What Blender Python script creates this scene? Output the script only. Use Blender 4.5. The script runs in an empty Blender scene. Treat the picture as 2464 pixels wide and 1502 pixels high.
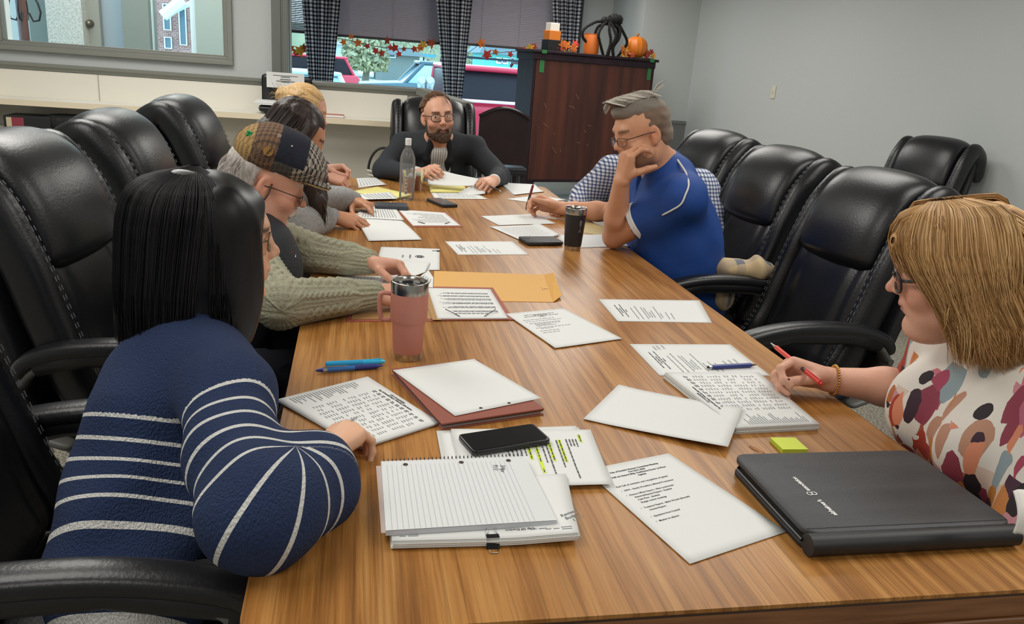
import bpy, bmesh, math, random
import numpy as np
from mathutils import Vector, Matrix, Euler, noise as mnoise
SC = bpy.context.scene
COL = SC.collection
PI = math.pi
random.seed(11)

# ------------------------------------------------------------------ camera (solved from the letter sheets on the table)
FPX, PITCH, ROLL, YAW, CZ = 1932.25, math.radians(17.2096), math.radians(4.3784), math.radians(-11.77), 1.4255
def _cam_axes():
    c, s = math.cos(YAW), math.sin(YAW)
    R = np.array([[c, -s, 0], [s, c, 0], [0, 0, 1.]])
    f = R @ np.array([0, math.cos(PITCH), -math.sin(PITCH)])
    u = R @ np.array([0, math.sin(PITCH), math.cos(PITCH)])
    x = R @ np.array([1., 0, 0])
    return math.cos(ROLL)*x + math.sin(ROLL)*u, -math.sin(ROLL)*x + math.cos(ROLL)*u, f
CX, CU, CF = _cam_axes()
CAMP = np.array([0, 0, CZ])
def _ray(px, py): return CF + (px-1232)/FPX*CX - (py-751)/FPX*CU
# a spot measured in the photograph -> metres in the room, on a known level / wall / distance
def atz(px, py, z=0.75): d = _ray(px, py); return CAMP + d*((z-CZ)/d[2])
def aty(px, py, y): d = _ray(px, py); return CAMP + d*(y/d[1])
def atx(px, py, x): d = _ray(px, py); return CAMP + d*(x/d[0])
def atd(px, py, dep): return CAMP + _ray(px, py)*dep
cam_d = bpy.data.cameras.new('camera'); cam = bpy.data.objects.new('camera', cam_d); COL.objects.link(cam)
cam.matrix_world = Matrix(((CX[0], CU[0], -CF[0], 0), (CX[1], CU[1], -CF[1], 0), (CX[2], CU[2], -CF[2], CZ), (0, 0, 0, 1)))
cam_d.sensor_fit = 'HORIZONTAL'; cam_d.sensor_width = 36; cam_d.lens = 36*FPX/2464; cam_d.clip_start = 0.02; cam_d.clip_end = 300
SC.camera = cam

# ------------------------------------------------------------------ world, lights, exposure
def lin(h):
    if isinstance(h, str):
        h = h.lstrip('#'); c = [int(h[i:i+2], 16)/255 for i in (0, 2, 4)]
    else: c = [v/255 for v in h]
    return tuple((v/12.92 if v <= .04045 else ((v+.055)/1.055)**2.4) for v in c) + (1.,)
W = bpy.data.worlds.new('overcast_sky'); SC.world = W; W.use_nodes = True
_b = W.node_tree.nodes['Background']; _b.inputs[0].default_value = (0.50, 0.82, 1.0, 1); _b.inputs[1].default_value = 4.2
def area(name, loc, sx, sy, power, col=(1, 1, 1), rot=(0, 0, 0)):
    l = bpy.data.lights.new(name, 'AREA'); l.shape = 'RECTANGLE'; l.size = sx; l.size_y = sy; l.energy = power; l.color = col
    o = bpy.data.objects.new(name, l); o.location = loc; o.rotation_euler = rot; COL.objects.link(o); return o
# ceiling troffers of the meeting room
for lx in (-1.1, 2.1):
    for ly in (-1.2, 1.4, 4.0, 6.6, 8.7):
        area('ceiling_troffer', (lx, ly, 2.66), 1.2, 1.5, {-1.2: 27, 1.4: 32, 4.0: 38, 6.6: 46, 8.7: 46}[ly]*(1.35 if lx < 0 and ly > 3 else .82 if lx > 0 and ly > 3 else 1), (1.0, 0.97, 0.915))
area('lobby_troffer', (-2.2, 7.4, 2.60), 0.6, 1.0, 12, (0.95, 0.97, 1.0))
SC.view_settings.view_transform = 'Standard'; SC.view_settings.look = 'None'; SC.view_settings.gamma = 1.0
SC.view_settings.use_curve_mapping = False
SC.view_settings.exposure = 0.0

# ------------------------------------------------------------------ materials
MATS = {}
def mat(name, col='#808080', rough=.6, metal=0., bump=None, var=None, **kw):
    """bump=(scale, strength[, stretch xyz]); var=(colour2, scale[, stretch xyz]) mixes a second colour by noise."""
    if name in MATS: return MATS[name]
    m = bpy.data.materials.new(name); m.use_nodes = True; MATS[name] = m
    nt = m.node_tree; b = nt.nodes['Principled BSDF']
    b.inputs['Base Color'].default_value = lin(col); b.inputs['Roughness'].default_value = rough; b.inputs['Metallic'].default_value = metal
    for k, v in kw.items(): b.inputs[k.replace('_', ' ')].default_value = v
    if bump or var:
        tc = nt.nodes.new('ShaderNodeTexCoord')
    def nz(spec, st):
        mp = nt.nodes.new('ShaderNodeMapping'); nt.links.new(tc.outputs['Object'], mp.inputs[0])
        mp.inputs['Scale'].default_value = st
        n = nt.nodes.new('ShaderNodeTexNoise'); n.inputs['Scale'].default_value = spec; n.inputs['Detail'].default_value = 4
        nt.links.new(mp.outputs[0], n.inputs['Vector']); return n
    if bump:
        n = nz(bump[0], bump[2] if len(bump) > 2 else (1, 1, 1))
        bp = nt.nodes.new('ShaderNodeBump'); bp.inputs['Strength'].default_value = bump[1]; bp.inputs['Distance'].default_value = .01
        nt.links.new(n.outputs[0], bp.inputs['Height']); nt.links.new(bp.outputs[0], b.inputs['Normal'])
    if var:
        n = nz(var[1], var[2] if len(var) > 2 else (1, 1, 1))
        r = nt.nodes.new('ShaderNodeValToRGB'); r.color_ramp.elements[0].position = .35; r.color_ramp.elements[1].position = .65
        r.color_ramp.elements[0].color = lin(col); r.color_ramp.elements[1].color = lin(var[0])
        nt.links.new(n.outputs[0], r.inputs[0]); nt.links.new(r.outputs[0], b.inputs['Base Color'])
    return m
def nodes(m):
    nt = m.node_tree
    def N(t, **kw):
        n = nt.nodes.new('ShaderNode'+t)
        for k, v in kw.items():
            if k.startswith('i_'):
                key = k[2:]; key = int(key) if key.isdigit() else key.replace('_', ' ')
                n.inputs[key].default_value = v
            else: setattr(n, k, v)
        return n
    def L(a, b): nt.links.new(a, b)
    return nt, N, L, nt.nodes['Principled BSDF']

# ------------------------------------------------------------------ object helpers
def tag(o, label=None, cat=None, group=None, kind=None):
    if label: o['label'] = label
    if cat: o['category'] = cat
    if group: o['group'] = group
    if kind: o['kind'] = kind
    return o
def thing(name, label, cat, loc=(0, 0, 0), rz=0, group=None, rot=None):
    o = bpy.data.objects.new(name, None); COL.objects.link(o); o.empty_display_size = .05
    o.location = loc; o.rotation_euler = rot if rot else (0, 0, rz)
    return tag(o, label, cat, group)
def link(name, me, m, parent=None, world=False):
    o = bpy.data.objects.new(name, me); COL.objects.link(o)
    if m is not None and not me.materials:
        for mm in (m if isinstance(m, (list, tuple)) else [m]): me.materials.append(mm)
    if parent is not None:
        o.parent = parent
        if world:
            p = parent; off = Vector((0, 0, 0))
            while p is not None: off += p.location; p = p.parent
            o.location = -off
    return o
def npmesh(name, V, F, smooth=True):
    V = np.asarray(V, dtype=np.float32); me = bpy.data.meshes.new(name)
    if isinstance(F, np.ndarray) and F.ndim == 2:
        k = F.shape[1]; n = len(F)
        me.vertices.add(len(V)); me.vertices.foreach_set('co', V.ravel())
        me.loops.add(n*k); me.loops.foreach_set('vertex_index', F.astype(np.int32).ravel())
        me.polygons.add(n); me.polygons.foreach_set('loop_start', np.arange(0, n*k, k, dtype=np.int32))
        me.polygons.foreach_set('use_smooth', np.full(n, smooth)); me.update(calc_edges=True); me.validate()
    else:
        me.from_pydata([tuple(map(float, v)) for v in V], [], [tuple(map(int, f)) for f in F]); me.update()
        if smooth: me.polygons.foreach_set('use_smooth', [True]*len(me.polygons))
    return me
def fattr(me, name, vals, dim=1):
    a = me.attributes.new(name, 'FLOAT' if dim == 1 else 'FLOAT_COLOR', 'POINT')
    a.data.foreach_set('value' if dim == 1 else 'color', np.asarray(vals, dtype=np.float32).ravel())
class MB:
    """collects shapes in one bmesh"""
    def __init__(s): s.bm = bmesh.new()
    def _mv(s, vs, M):
        bmesh.ops.transform(s.bm, matrix=M, verts=vs)
    def box(s, c, d, rot=(0, 0, 0), bev=0, seg=2):
        r = bmesh.ops.create_cube(s.bm, size=1); vs = r['verts']
        s._mv(vs, Matrix.LocRotScale(Vector(c), Euler(rot), Vector(d)))
        if bev:
            es = list({e for v in vs for e in v.link_edges})
            bmesh.ops.bevel(s.bm, geom=es, offset=bev, segments=seg, affect='EDGES', profile=.5)
        return s
    def cyl(s, a, b, r1, r2=None, seg=16, cap=True):
        a, b = Vector(a), Vector(b); d = b-a
        if r2 is None: r2 = r1
        r = bmesh.ops.create_cone(s.bm, cap_ends=cap, segments=seg, radius1=r1, radius2=r2, depth=d.length)
        s._mv(r['verts'], Matrix.Translation((a+b)/2) @ d.to_track_quat('Z', 'Y').to_matrix().to_4x4()); return s
    def ball(s, c, r, sc=(1, 1, 1), rot=(0, 0, 0), seg=16):
        q = bmesh.ops.create_uvsphere(s.bm, u_segments=seg, v_segments=max(6, seg*2//3), radius=r)
        s._mv(q['verts'], Matrix.LocRotScale(Vector(c), Euler(rot), Vector(sc))); return s
    def tube(s, pts, r, seg=8, closed=False):
        P = [Vector(p) for p in pts]; n = len(P); rs = r if isinstance(r, (list, tuple)) else [r]*n
        rings = []; up = None
        for i in range(n):
            t = (P[(i+1) % n if closed else min(i+1, n-1)]-P[(i-1) % n if closed else max(i-1, 0)]).normalized()
            if up is None: up = t.orthogonal().normalized()
            up = (up-t*up.dot(t)); up = up.normalized() if up.length > 1e-6 else t.orthogonal().normalized()
            sd = t.cross(up)
            rings.append([s.bm.verts.new(P[i]+(up*math.cos(2*PI*k/seg)+sd*math.sin(2*PI*k/seg))*rs[i]) for k in range(seg)])
        for i in range(n if closed else n-1):
            A, B = rings[i], rings[(i+1) % n]
            for k in range(seg): s.bm.faces.new((A[k], A[(k+1) % seg], B[(k+1) % seg], B[k]))
        if not closed:
            s.bm.faces.new(rings[0][::-1]); s.bm.faces.new(rings[-1])
        return s
    def lathe(s, prof, c=(0, 0, 0), seg=32, cap=True):
        c = Vector(c); rings = []
        for (r, z) in prof: rings.append([s.bm.verts.new(c+Vector((r*math.cos(2*PI*k/seg), r*math.sin(2*PI*k/seg), z))) for k in range(seg)])
        for A, B in zip(rings, rings[1:]):
            for k in range(seg): s.bm.faces.new((A[k], A[(k+1) % seg], B[(k+1) % seg], B[k]))
        if cap: s.bm.faces.new(rings[0][::-1]); s.bm.faces.new(rings[-1])
        return s
    def prism(s, poly, z0, z1, M=None, bev=0):
        """poly in xy, extruded z0..z1, then moved by M"""
        A = [s.bm.verts.new((x, y, z0)) for x, y in poly]; B = [s.bm.verts.new((x, y, z1)) for x, y in poly]
        n = len(poly); fs = [s.bm.faces.new(A[::-1]), s.bm.faces.new(B)]
        for k in range(n): fs.append(s.bm.faces.new((A[k], A[(k+1) % n], B[(k+1) % n], B[k])))
        bmesh.ops.recalc_face_normals(s.bm, faces=fs)
        if bev:
            es = list({e for f in (fs[0], fs[1]) for e in f.edges}); 
            r = bmesh.ops.bevel(s.bm, geom=es, offset=bev, segments=2, affect='EDGES', profile=.5)
        if M is not None:
            vs = list({v for v in A+B if v.is_valid}) if not bev else list({v for f in s.bm.faces for v in f.verts})
            s._mv(vs, M)
        return s
    def face(s, pts): s.bm.faces.new([s.bm.verts.new(p) for p in pts]); return s
    def grid(s, fn, nu, nv, wrap=False):
        g = [[s.bm.verts.new(fn(i/(nu-1 if not wrap else nu), j/(nv-1))) for j in range(nv)] for i in range(nu)]
        for i in range(nu if wrap else nu-1):
            for j in range(nv-1):
                A, B = g[i], g[(i+1) % nu]; s.bm.faces.new((A[j], B[j], B[j+1], A[j+1]))
        return s
    def build(s, name, m, parent=None, smooth=False, world=False, sub=0, auto=None, bevel=0):
        me = bpy.data.meshes.new(name); bmesh.ops.recalc_face_normals(s.bm, faces=s.bm.faces)
        s.bm.to_mesh(me); s.bm.free()
        if smooth or auto:
            me.polygons.foreach_set('use_smooth', [True]*len(me.polygons))
            if auto: me.set_sharp_from_angle(angle=math.radians(auto))
        o = link(name, me, m, parent, world)
        if bevel: b = o.modifiers.new('bevel', 'BEVEL'); b.width = bevel; b.segments = 2; b.limit_method = 'ANGLE'
        if sub: q = o.modifiers.new('sub', 'SUBSURF'); q.levels = sub; q.render_levels = sub
        return o
def struct(o): o['kind'] = 'structure'; return o
def dup(root, loc, rz, label=None, group=None):
    r = root.copy(); COL.objects.link(r); r.location = loc; r.rotation_euler = (0, 0, rz)
    if label: r['label'] = label
    if group: r['group'] = group
    for ch in list(root.children):
        c = ch.copy(); COL.objects.link(c); c.parent = r
        for g in list(ch.children):
            d = g.copy(); COL.objects.link(d); d.parent = c
    return r
TEXTS = []
def bake_text():
    """lettering curves -> plain meshes, all in one go"""
    dg = bpy.context.evaluated_depsgraph_get(); dg.update()
    for o in TEXTS:
        me = bpy.data.meshes.new_from_object(o.evaluated_get(dg)); n = bpy.data.objects.new('lettering', me); COL.objects.link(n); n.parent = o.parent; n.matrix_local = o.matrix_local.copy()
        nm = o.name; bpy.data.objects.remove(o); n.name = nm
def text(name, body, size, m, parent, loc, rz=0, rot=None, align='LEFT', bold=0., shear=0, world=False, ext=0.0001):
    cu = bpy.data.curves.new(name, 'FONT'); cu.body = body; cu.size = size; cu.align_x = align; cu.offset = bold; cu.shear = shear; cu.extrude = ext
    cu.resolution_u = 2
    o = link(name, cu, m, parent); o.location = loc; o.rotation_euler = rot if rot else (0, 0, rz); TEXTS.append(o)
    return o
# ------------------------------------------------------------------ setting
WALL = mat('painted_wall', '#bdc2c1', .75, bump=(60, .04))
TRIMG = mat('grey_trim_paint', '#84867f', .45)
WHITE = mat('white_shelf_paint', '#e9e8e0', .5, var=('#e2dfd4', 3))
CARPET = mat('speckled_carpet', '#96918e', .95, bump=(350, .8))
def carpet():
    nt, N, L, b = nodes(CARPET)
    tc = N('TexCoord'); n = N('TexNoise', i_Scale=110., i_Detail=6.); n2 = N('TexNoise', i_Scale=5.)
    for q in (n, n2): L(tc.outputs['Object'], q.inputs['Vector'])
    r = N('ValToRGB'); e = r.color_ramp.elements
    e[0].position = .36; e[0].color = lin('#7d776e'); e[1].position = .62; e[1].color = lin('#cfc7ba')
    x = e.new(.5); x.color = lin('#aca497')
    mx = N('MixRGB', blend_type='MULTIPLY', i_Fac=.25); L(n.outputs[0], r.inputs[0]); L(r.outputs[0], mx.inputs[1]); L(n2.outputs['Color'], mx.inputs[2]); L(mx.outputs[0], b.inputs['Base Color'])
carpet()
XR, YB, YW, YP = 4.0, 9.6, 10.87, 5.95
def box_struct(name, lo, hi, m, **kw):
    c = [(a+b)/2 for a, b in zip(lo, hi)]; d = [b-a for a, b in zip(lo, hi)]
    return struct(MB().box(c, d).build(name, m, **kw))
box_struct('floor', (-5, -3.2, -.12), (4.2, 11, 0), CARPET)
box_struct('ceiling', (-5, -3.2, 2.7), (4.2, 11, 2.8), mat('ceiling_tile', '#d9d8d2', .9, bump=(90, .3)))
box_struct('wall_right', (XR, -3.2, 0), (XR+.2, 11, 2.7), WALL)
box_struct('wall_front', (-5, -3.3, 0), (4.2, -3.1, 2.7), WALL)
box_struct('wall_left', (-3.1, -3.2, 0), (-2.95, 6.0, 2.7), WALL)
# back wall: pier beside the bay, the bay's side and end, partition with the lobby window
box_struct('wall_back', (3.31, YB, 0), (XR, 11, 2.7), WALL)
mb = MB()
mb.box(((2.88+3.31)/2, 10.92, 1.35), (.43, .1, 2.7)); mb.box((1.0, 10.92, 2.62), (3.8, .1, .16)); mb.box((1.0, 10.92, .12), (3.8, .1, .24))
struct(mb.build('wall_bay', WALL))
mb = MB()
wx0, wx1, wz0, wz1 = -2.22, -.87, 1.325, 2.30
mb.box(((-3.0+wx0)/2, YP+.07, 1.35), (wx0+3.0, .14, 2.7)); mb.box(((wx1-.56)/2, YP+.07, 1.35), (-.56-wx1, .14, 2.7))
mb.box(((wx0+wx1)/2, YP+.07, wz0/2), (wx1-wx0, .14, wz0)); mb.box(((wx0+wx1)/2, YP+.07, (wz1+2.7)/2), (wx1-wx0, .14, 2.7-wz1))
struct(mb.build('wall_partition', WALL))
box_struct('wall_knee', (-.46, YP, 0), (.47, YP+.12, 1.19), WHITE)
mb = MB(); mb.box((-.67, 8.45, 1.35), (.1, 4.95, 2.7), (0, 0, .07)); struct(mb.build('wall_lobby', mat('lobby_paint', '#8f9791', .7)))
# end post of the partition, in four stepped faces
mb = MB()
mb.box((-.548, YP-.015, 1.35), (.028, .05, 2.7)); mb.box((-.520, YP+.01, 1.35), (.04, .1, 2.7))
mb.box((-.493, YP-.005, 1.35), (.014, .07, 2.7)); mb.box((-.470, YP+.02, 1.35), (.035, .16, 2.7))
struct(mb.build('trim_1', mat('post_paint', '#6d726b', .4), bevel=.004))
# ledge moulding along the partition and the knee wall, with the sloping return at its end
mb = MB()
prof = [(0, 1.150), (-.022, 1.153), (-.03, 1.172), (-.05, 1.180), (-.055, 1.197), (.14, 1.202), (.14, 1.150)]
A = Matrix(((0, 0, 1, -3.0), (1, 0, 0, YP), (0, 1, 0, 0), (0, 0, 0, 1)))
mb.prism(prof, 0, 3.47, A)
mb.box((.60, 5.74, 1.155), (.48, .10, .045), (0, .12, -.93))
struct(mb.build('trim_2', TRIMG))
# chair rail and grey wainscot beside the cabinet, baseboards
mb = MB(); mb.box((3.66, YB-.008, .43), (.68, .016, .86)); mb.box((3.66, YB-.015, .875), (.68, .03, .035)); struct(mb.build('trim_3', mat('wainscot_paint', '#787a79', .5)))
mb = MB(); mb.box((XR-.01, 3, .05), (.02, 13, .10)); struct(mb.build('baseboard_right', mat('baseboard_paint', '#b3b6b4', .5), bevel=.004))
mb = MB(); mb.box((3.66, YB-.022, .05), (.68, .02, .10)); struct(mb.build('baseboard_back', MATS['baseboard_paint']))

GLASS = bpy.data.materials.new('window_glass'); GLASS.use_nodes = True; MATS['window_glass'] = GLASS
def pane(m, tint=(1, 1, 1, 1), rough=0., milk=0.):
    nt = m.node_tree; nt.nodes.clear()
    o = nt.nodes.new('ShaderNodeOutputMaterial'); t = nt.nodes.new('ShaderNodeBsdfTransparent'); g = nt.nodes.new('ShaderNodeBsdfGlossy'); mx = nt.nodes.new('ShaderNodeMixShader'); fr = nt.nodes.new('ShaderNodeFresnel')
    fr.inputs[0].default_value = 1.35; t.inputs[0].default_value = tint; g.inputs['Roughness'].default_value = rough
    nt.links.new(fr.outputs[0], mx.inputs[0]); nt.links.new(t.outputs[0], mx.inputs[1]); nt.links.new(g.outputs[0], mx.inputs[2]); nt.links.new(mx.outputs[0], o.inputs[0])
    if milk:
        df = nt.nodes.new('ShaderNodeBsdfDiffuse'); m2 = nt.nodes.new('ShaderNodeMixShader'); m2.inputs[0].default_value = milk; nt.links.new(mx.outputs[0], m2.inputs[1]); nt.links.new(df.outputs[0], m2.inputs[2]); nt.links.new(m2.outputs[0], o.inputs[0])
pane(GLASS, (.97, .99, .99, 1))
CLEAR = bpy.data.materials.new('clear_plastic'); CLEAR.use_nodes = True; pane(CLEAR, (.93, .95, .95, 1), rough=.05, milk=.10)
# window_1: stepped frame of the lobby window
w1 = MB()
for dx, y0, dy in ((.030, YP-.035, .05), (.060, YP-.018, .05), (.085, YP-.006, .05)):
    for k in range(4):
        pass
fo, fi = .055, 0.0
def ring(mb, x0, x1, z0, z1, wdt, y0, y1):
    mb.box(((x0+x1)/2, (y0+y1)/2, z0+wdt/2), (x1-x0, y1-y0, wdt)); mb.box(((x0+x1)/2, (y0+y1)/2, z1-wdt/2), (x1-x0, y1-y0, wdt))
    mb.box((x0+wdt/2, (y0+y1)/2, (z0+z1)/2), (wdt, y1-y0, z1-z0-2*wdt)); mb.box((x1-wdt/2, (y0+y1)/2, (z0+z1)/2), (wdt, y1-y0, z1-z0-2*wdt))
ring(w1, wx0-.055, wx1+.055, wz0-.055, wz1+.055, .030, YP-.04, YP+.02)
ring(w1, wx0-.026, wx1+.026, wz0-.026, wz1+.026, .020, YP-.028, YP+.02)
ring(w1, wx0-.008, wx1+.008, wz0-.008, wz1+.008, .014, YP-.012, YP+.05)
win1 = struct(w1.build('window_1', TRIMG, bevel=.003))
MB().box(((wx0+wx1)/2, YP+.03, (wz0+wz1)/2), (wx1-wx0, .006, wz1-wz0)).build('pane', GLASS, win1)
# window_2: the storefront window of the bay
w2 = MB(); FR = mat('storefront_frame', '#3c3f40', .5)
ring(w2, -.88, 2.90, .22, 2.56, .06, 10.84, 10.92)
for x in (-.38, 1.16): w2.box((x, 10.88, 1.39), (.07, .08, 2.3))
win2 = struct(w2.build('window_2', FR))
for x0, x1 in ((-.82, -.42), (-.34, 1.12), (1.20, 2.84)):
    MB().box(((x0+x1)/2, 10.885, 1.39), (x1-x0, .006, 2.22)).build('pane', GLASS, win2)

# ------------------------------------------------------------------ the lobby seen through window_1
LG = mat('lobby_grey', '#b4bab9', .7); LT = mat('lobby_rough_plaster', '#c9c6bd', .9, bump=(160, 1.), var=('#a9a59b', 60)); LD = mat('lobby_door_grey', '#a4b2bb', .5); LO = mat('lobby_olive_paint', '#6f746c', .6)
def lob(px0, px1, y, name, m, y2=None, z=(0, 2.7)):
    a, b = aty(px0, 50, y)[0], aty(px1, 50, y)[0]
    return MB().box(((a+b)/2, y+(y2 or .1)/2, sum(z)/2), (b-a, y2 or .1, z[1]-z[0])).build(name, m)
struct(lob(-260, 80, 8.3, 'wall_lobby_back', LG)); struct(lob(70, 120, 8.2, 'wall_lobby_side', LO))
struct(lob(112, 198, 7.9, 'column_lobby', LT, .4)); struct(lob(196, 240, 8.05, 'door_1', mat('lobby_jamb', '#8f8f86', .5), .08))
kn = thing('door_knob', 'round brass door knob on the grey lobby door jamb', 'door knob', tuple(aty(217, 57, 8.05)))
MB().ball((0, -.05, 0), .028).build('knob', mat('old_brass', '#6f6a5c', .35, .8), kn, smooth=True); MB().cyl((0, 0, 0), (0, -.05, 0), .014).cyl((0, .0, 0), (0, -.008, 0), .035).build('rosette', MATS['old_brass'], kn)
struct(lob(232, 298, 8.15, 'door_2', LD)); struct(lob(294, 358, 7.9, 'wall_lobby_pier', LO, .3))
struct(lob(470, 560, 7.9, 'wall_lobby_end', mat('lobby_sage', '#8d968f', .7), .3))
a, b = aty(352, 50, 8.0)[0], aty(472, 50, 8.0)[0]
mb = MB(); ring(mb, a, b, 0, 2.5, .05, 8.0, 8.05); d3 = struct(mb.build('door_3', mat('white_door_frame', '#c7d4d6', .5)))
MB().box(((a+b)/2, 8.02, 1.25), (b-a-.1, .006, 2.4)).build('pane', GLASS, d3)
cr = thing('coat_rack', 'dark wooden coat rack with curved metal hooks in the lobby', 'coat rack', (aty(60, 50, 7.3)[0], 7.3, 0))
dark_wood = mat('dark_red_wood', '#5a3630', .45, var=('#46251f', 6, (8, 8, 1)))
MB().cyl((0, 0, .0), (-.02, 0, 1.75), .042, .036).build('post', dark_wood, cr, auto=40); MB().cyl((0, 0, 0), (0, 0, .04), .22, .2, 28).build('base', dark_wood, cr)
hk = mat('dark_metal', '#2f2f31', .35, .9)
for k, ang in enumerate((0.15, 1.7, 3.2, 4.7)):
    c, s = math.cos(ang), math.sin(ang); rr = [.035, .06, .10, .115, .10, .085]; zz = [1.52, 1.46, 1.47, 1.53, 1.60, 1.63]
    MB().tube([(c*r, s*r, z) for r, z in zip(rr, zz)], .008).ball((c*.083, s*.083, 1.635), .013).build('hook', hk, cr, smooth=True)

# ------------------------------------------------------------------ the street outside
GZ = -.35
ASPH = mat('pale_wet_asphalt', '#c9cfcf', .6, var=('#aeb6b8', .8)); GRASS = mat('autumn_grass', '#8d9a6a', .9, var=('#b8a873', 1.2))
struct(MB().box((0, 75, GZ-.05), (140, 128, .1)).build('ground', ASPH))
tag(MB().box((0, 50, GZ+.03), (130, 8, .06)).build('lawn', GRASS), 'strip of thin autumn grass beyond the parked cars', 'grass', kind='stuff')
TW = .61
def rot_box(mb, P, o, d, **kw):  mb.box((P[0]+o[0], P[1]+o[1], P[2]+o[2]), d, **kw)
def brick_mat():
    m = mat('red_brick', '#9a6a62', .85); nt, N, L, b = nodes(m)
    tc = N('TexCoord'); mp = N('Mapping'); mp.inputs['Rotation'].default_value = (PI/2, 0, 0)
    t = N('TexBrick', i_Scale=6.); t.inputs['Color1'].default_value = lin('#a8766c'); t.inputs['Color2'].default_value = lin('#8c5a55'); t.inputs['Mortar'].default_value = lin('#c4aea6')
    L(tc.outputs['Object'], mp.inputs[0]); L(mp.outputs[0], t.inputs['Vector']); L(t.outputs[0], b.inputs['Base Color'])
    return m
def house(name, label, x0, x1, y, z1, m, wins, roof=None, dep=6, wm=None):
    t = thing(name, label, 'building', ((x0+x1)/2, y, GZ)); h = z1-GZ; w = x1-x0
    MB().box((0, dep/2, h/2), (w, dep, h)).build('wall', m, t)
    if roof: 
        pr = [(-w/2-.4, 0), (w/2+.4, 0), (w/2-.6, roof[1]), (-w/2+.6, roof[1])]
        MB().prism(pr, -.4, dep+.4, Matrix(((1, 0, 0, 0), (0, 0, 1, 0), (0, 1, 0, h), (0, 0, 0, 1)))).build('roof', roof[0], t)
    wf = mat('white_window_trim', '#e4ecee', .5); wg = wm or mat('far_window_glass', '#566b78', .15)
    for (px0, pz0, px1, pz1) in wins:
        a, b = aty(px0, pz0, y), aty(px1, pz1, y); xa, xb, za, zb = a[0]-t.location[0], b[0]-t.location[0], b[2]-GZ, a[2]-GZ
        mb = MB(); ring(mb, xa, xb, za, zb, .12*(xb-xa), -.08, .03); f = mb.build('window', wf, t)
        MB().box(((xa+xb)/2, -.01, (za+zb)/2), (xb-xa, .04, zb-za)).build('glass', wg, f)
        if xb-xa > .8: MB().box(((xa+xb)/2, -.05, (za+zb)/2), (.06*(xb-xa), .06, zb-za)).build('mullion', wf, f)
    return t
yb = 20
hb = house('brick_building', 'red brick building with tall white framed windows seen through the lobby door', aty(330, 50, yb)[0], aty(500, 50, yb)[0], yb, 9, brick_mat(),
      [(357, 0, 377, 112), (392, 8, 414, 74), (396, 88, 416, 118), (430, 20, 452, 110)])
MB().tube([tuple(aty(392, 38, yb-.6)-np.array(hb.location)), tuple(aty(440, 0, yb-.6)-np.array(hb.location))], .12, 6).tube([tuple(aty(395, 40, yb-.4)-np.array(hb.location)), tuple(aty(470, 2, yb-.4)-np.array(hb.location))], .05, 6).build('canopy_strut', mat('white_window_trim'), hb)
def p2(px, py, y): return tuple(aty(px, py, y))
house('teal_house', 'teal house with white window frames far across the street', aty(1165, 130, 60)[0], aty(1340, 130, 60)[0], 60, aty(1230, 133, 60)[2], mat('teal_siding', '#5fb9b4', .7), [(1194, 138, 1222, 155), (1228, 138, 1238, 156), (1246, 139, 1272, 155), (1290, 139, 1320, 155)], (mat('grey_roof', '#6f7c84', .7), 2.2), wm=mat('dark_house_glass', '#4f6876', .2))
house('shed', 'pale grey shed with a wide door beside bare trees', aty(802, 130, 58)[0], aty(862, 130, 58)[0], 58, aty(830, 108, 58)[2], mat('pale_siding', '#b9c4c4', .7), [], (mat('shed_roof', '#a7b0b0', .7), .25))
house('garage', 'low grey garage behind the white sedan', aty(905, 130, 57)[0], aty(1010, 130, 57)[0], 57, aty(950, 132, 57)[2], mat('grey_siding', '#6f7573', .7), [(935, 124, 952, 140)], (mat('grey_roof'), .5))
sg = thing('street_sign', 'blue roadside sign board beside a small white panel', 'sign', (aty(1020, 134, 66)[0], 66, GZ))
o = np.array(sg.location); a, b = aty(1008, 129, 66)-o, aty(1047, 139, 66)-o
MB().box(((a[0]+b[0])/2, 0, (a[2]+b[2])/2), (b[0]-a[0], .08, a[2]-b[2])).build('board', mat('sign_blue', '#4b93b9', .5), sg)
c = aty(998, 132, 66)-o; MB().box((c[0], 0, c[2]), (.45, .08, .42)).build('panel', mat('sign_white', '#dfe8ea', .5), sg)
MB().cyl((0, .06, 0), (0, .06, a[2]), .06).build('post', hk, sg)
LEAFG = mat('olive_foliage', '#858b74', .8, var=('#a69f7e', 3)); BARK = mat('grey_bark', '#77716a', .9)
def tree(px, y, top, spread, seed, label, fm=LEAFG):
    rnd = random.Random(seed); x = aty(px, 130, y)[0]; h = aty(px, top, y)[2]-GZ
    t = thing('tree', label, 'tree', (x, y, GZ+.07), group='trees across the street')
    mb = MB(); mb.tube([(0, 0, 0), (.1, 0, h*.4), (0, 0, h*.8)], [.22, .16, .05])
    for k in range(7):
        a = rnd.uniform(0, 6.28); z = h*rnd.uniform(.3, .6); mb.tube([(0, 0, z), (math.cos(a)*spread*.5, math.sin(a)*spread*.5, z+h*.2)], [.08, .03], 5)
    mb.build('trunk', BARK, t)
    V = []; F = []
    for k in range(1500):
        a = rnd.uniform(0, 6.28); r = spread*math.sqrt(rnd.random()); z = h*rnd.uniform(.28, 1.0); r *= 1-.5*abs(z/h-.6)
        c = Vector((math.cos(a)*r, math.sin(a)*r, z)); s = rnd.uniform(.08, .24); q = Euler((rnd.uniform(0, 6), rnd.uniform(0, 6), 0)).to_matrix()
        i = len(V); V += [tuple(c+q@Vector(p)*s) for p in ((-1, 0, 0), (0, -.6, 0), (1, 0, 0), (0, .6, 0))]; F.append((i, i+1, i+2, i+3))
    link('foliage', npmesh('foliage', V, np.array(F), False), fm, t)
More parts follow.
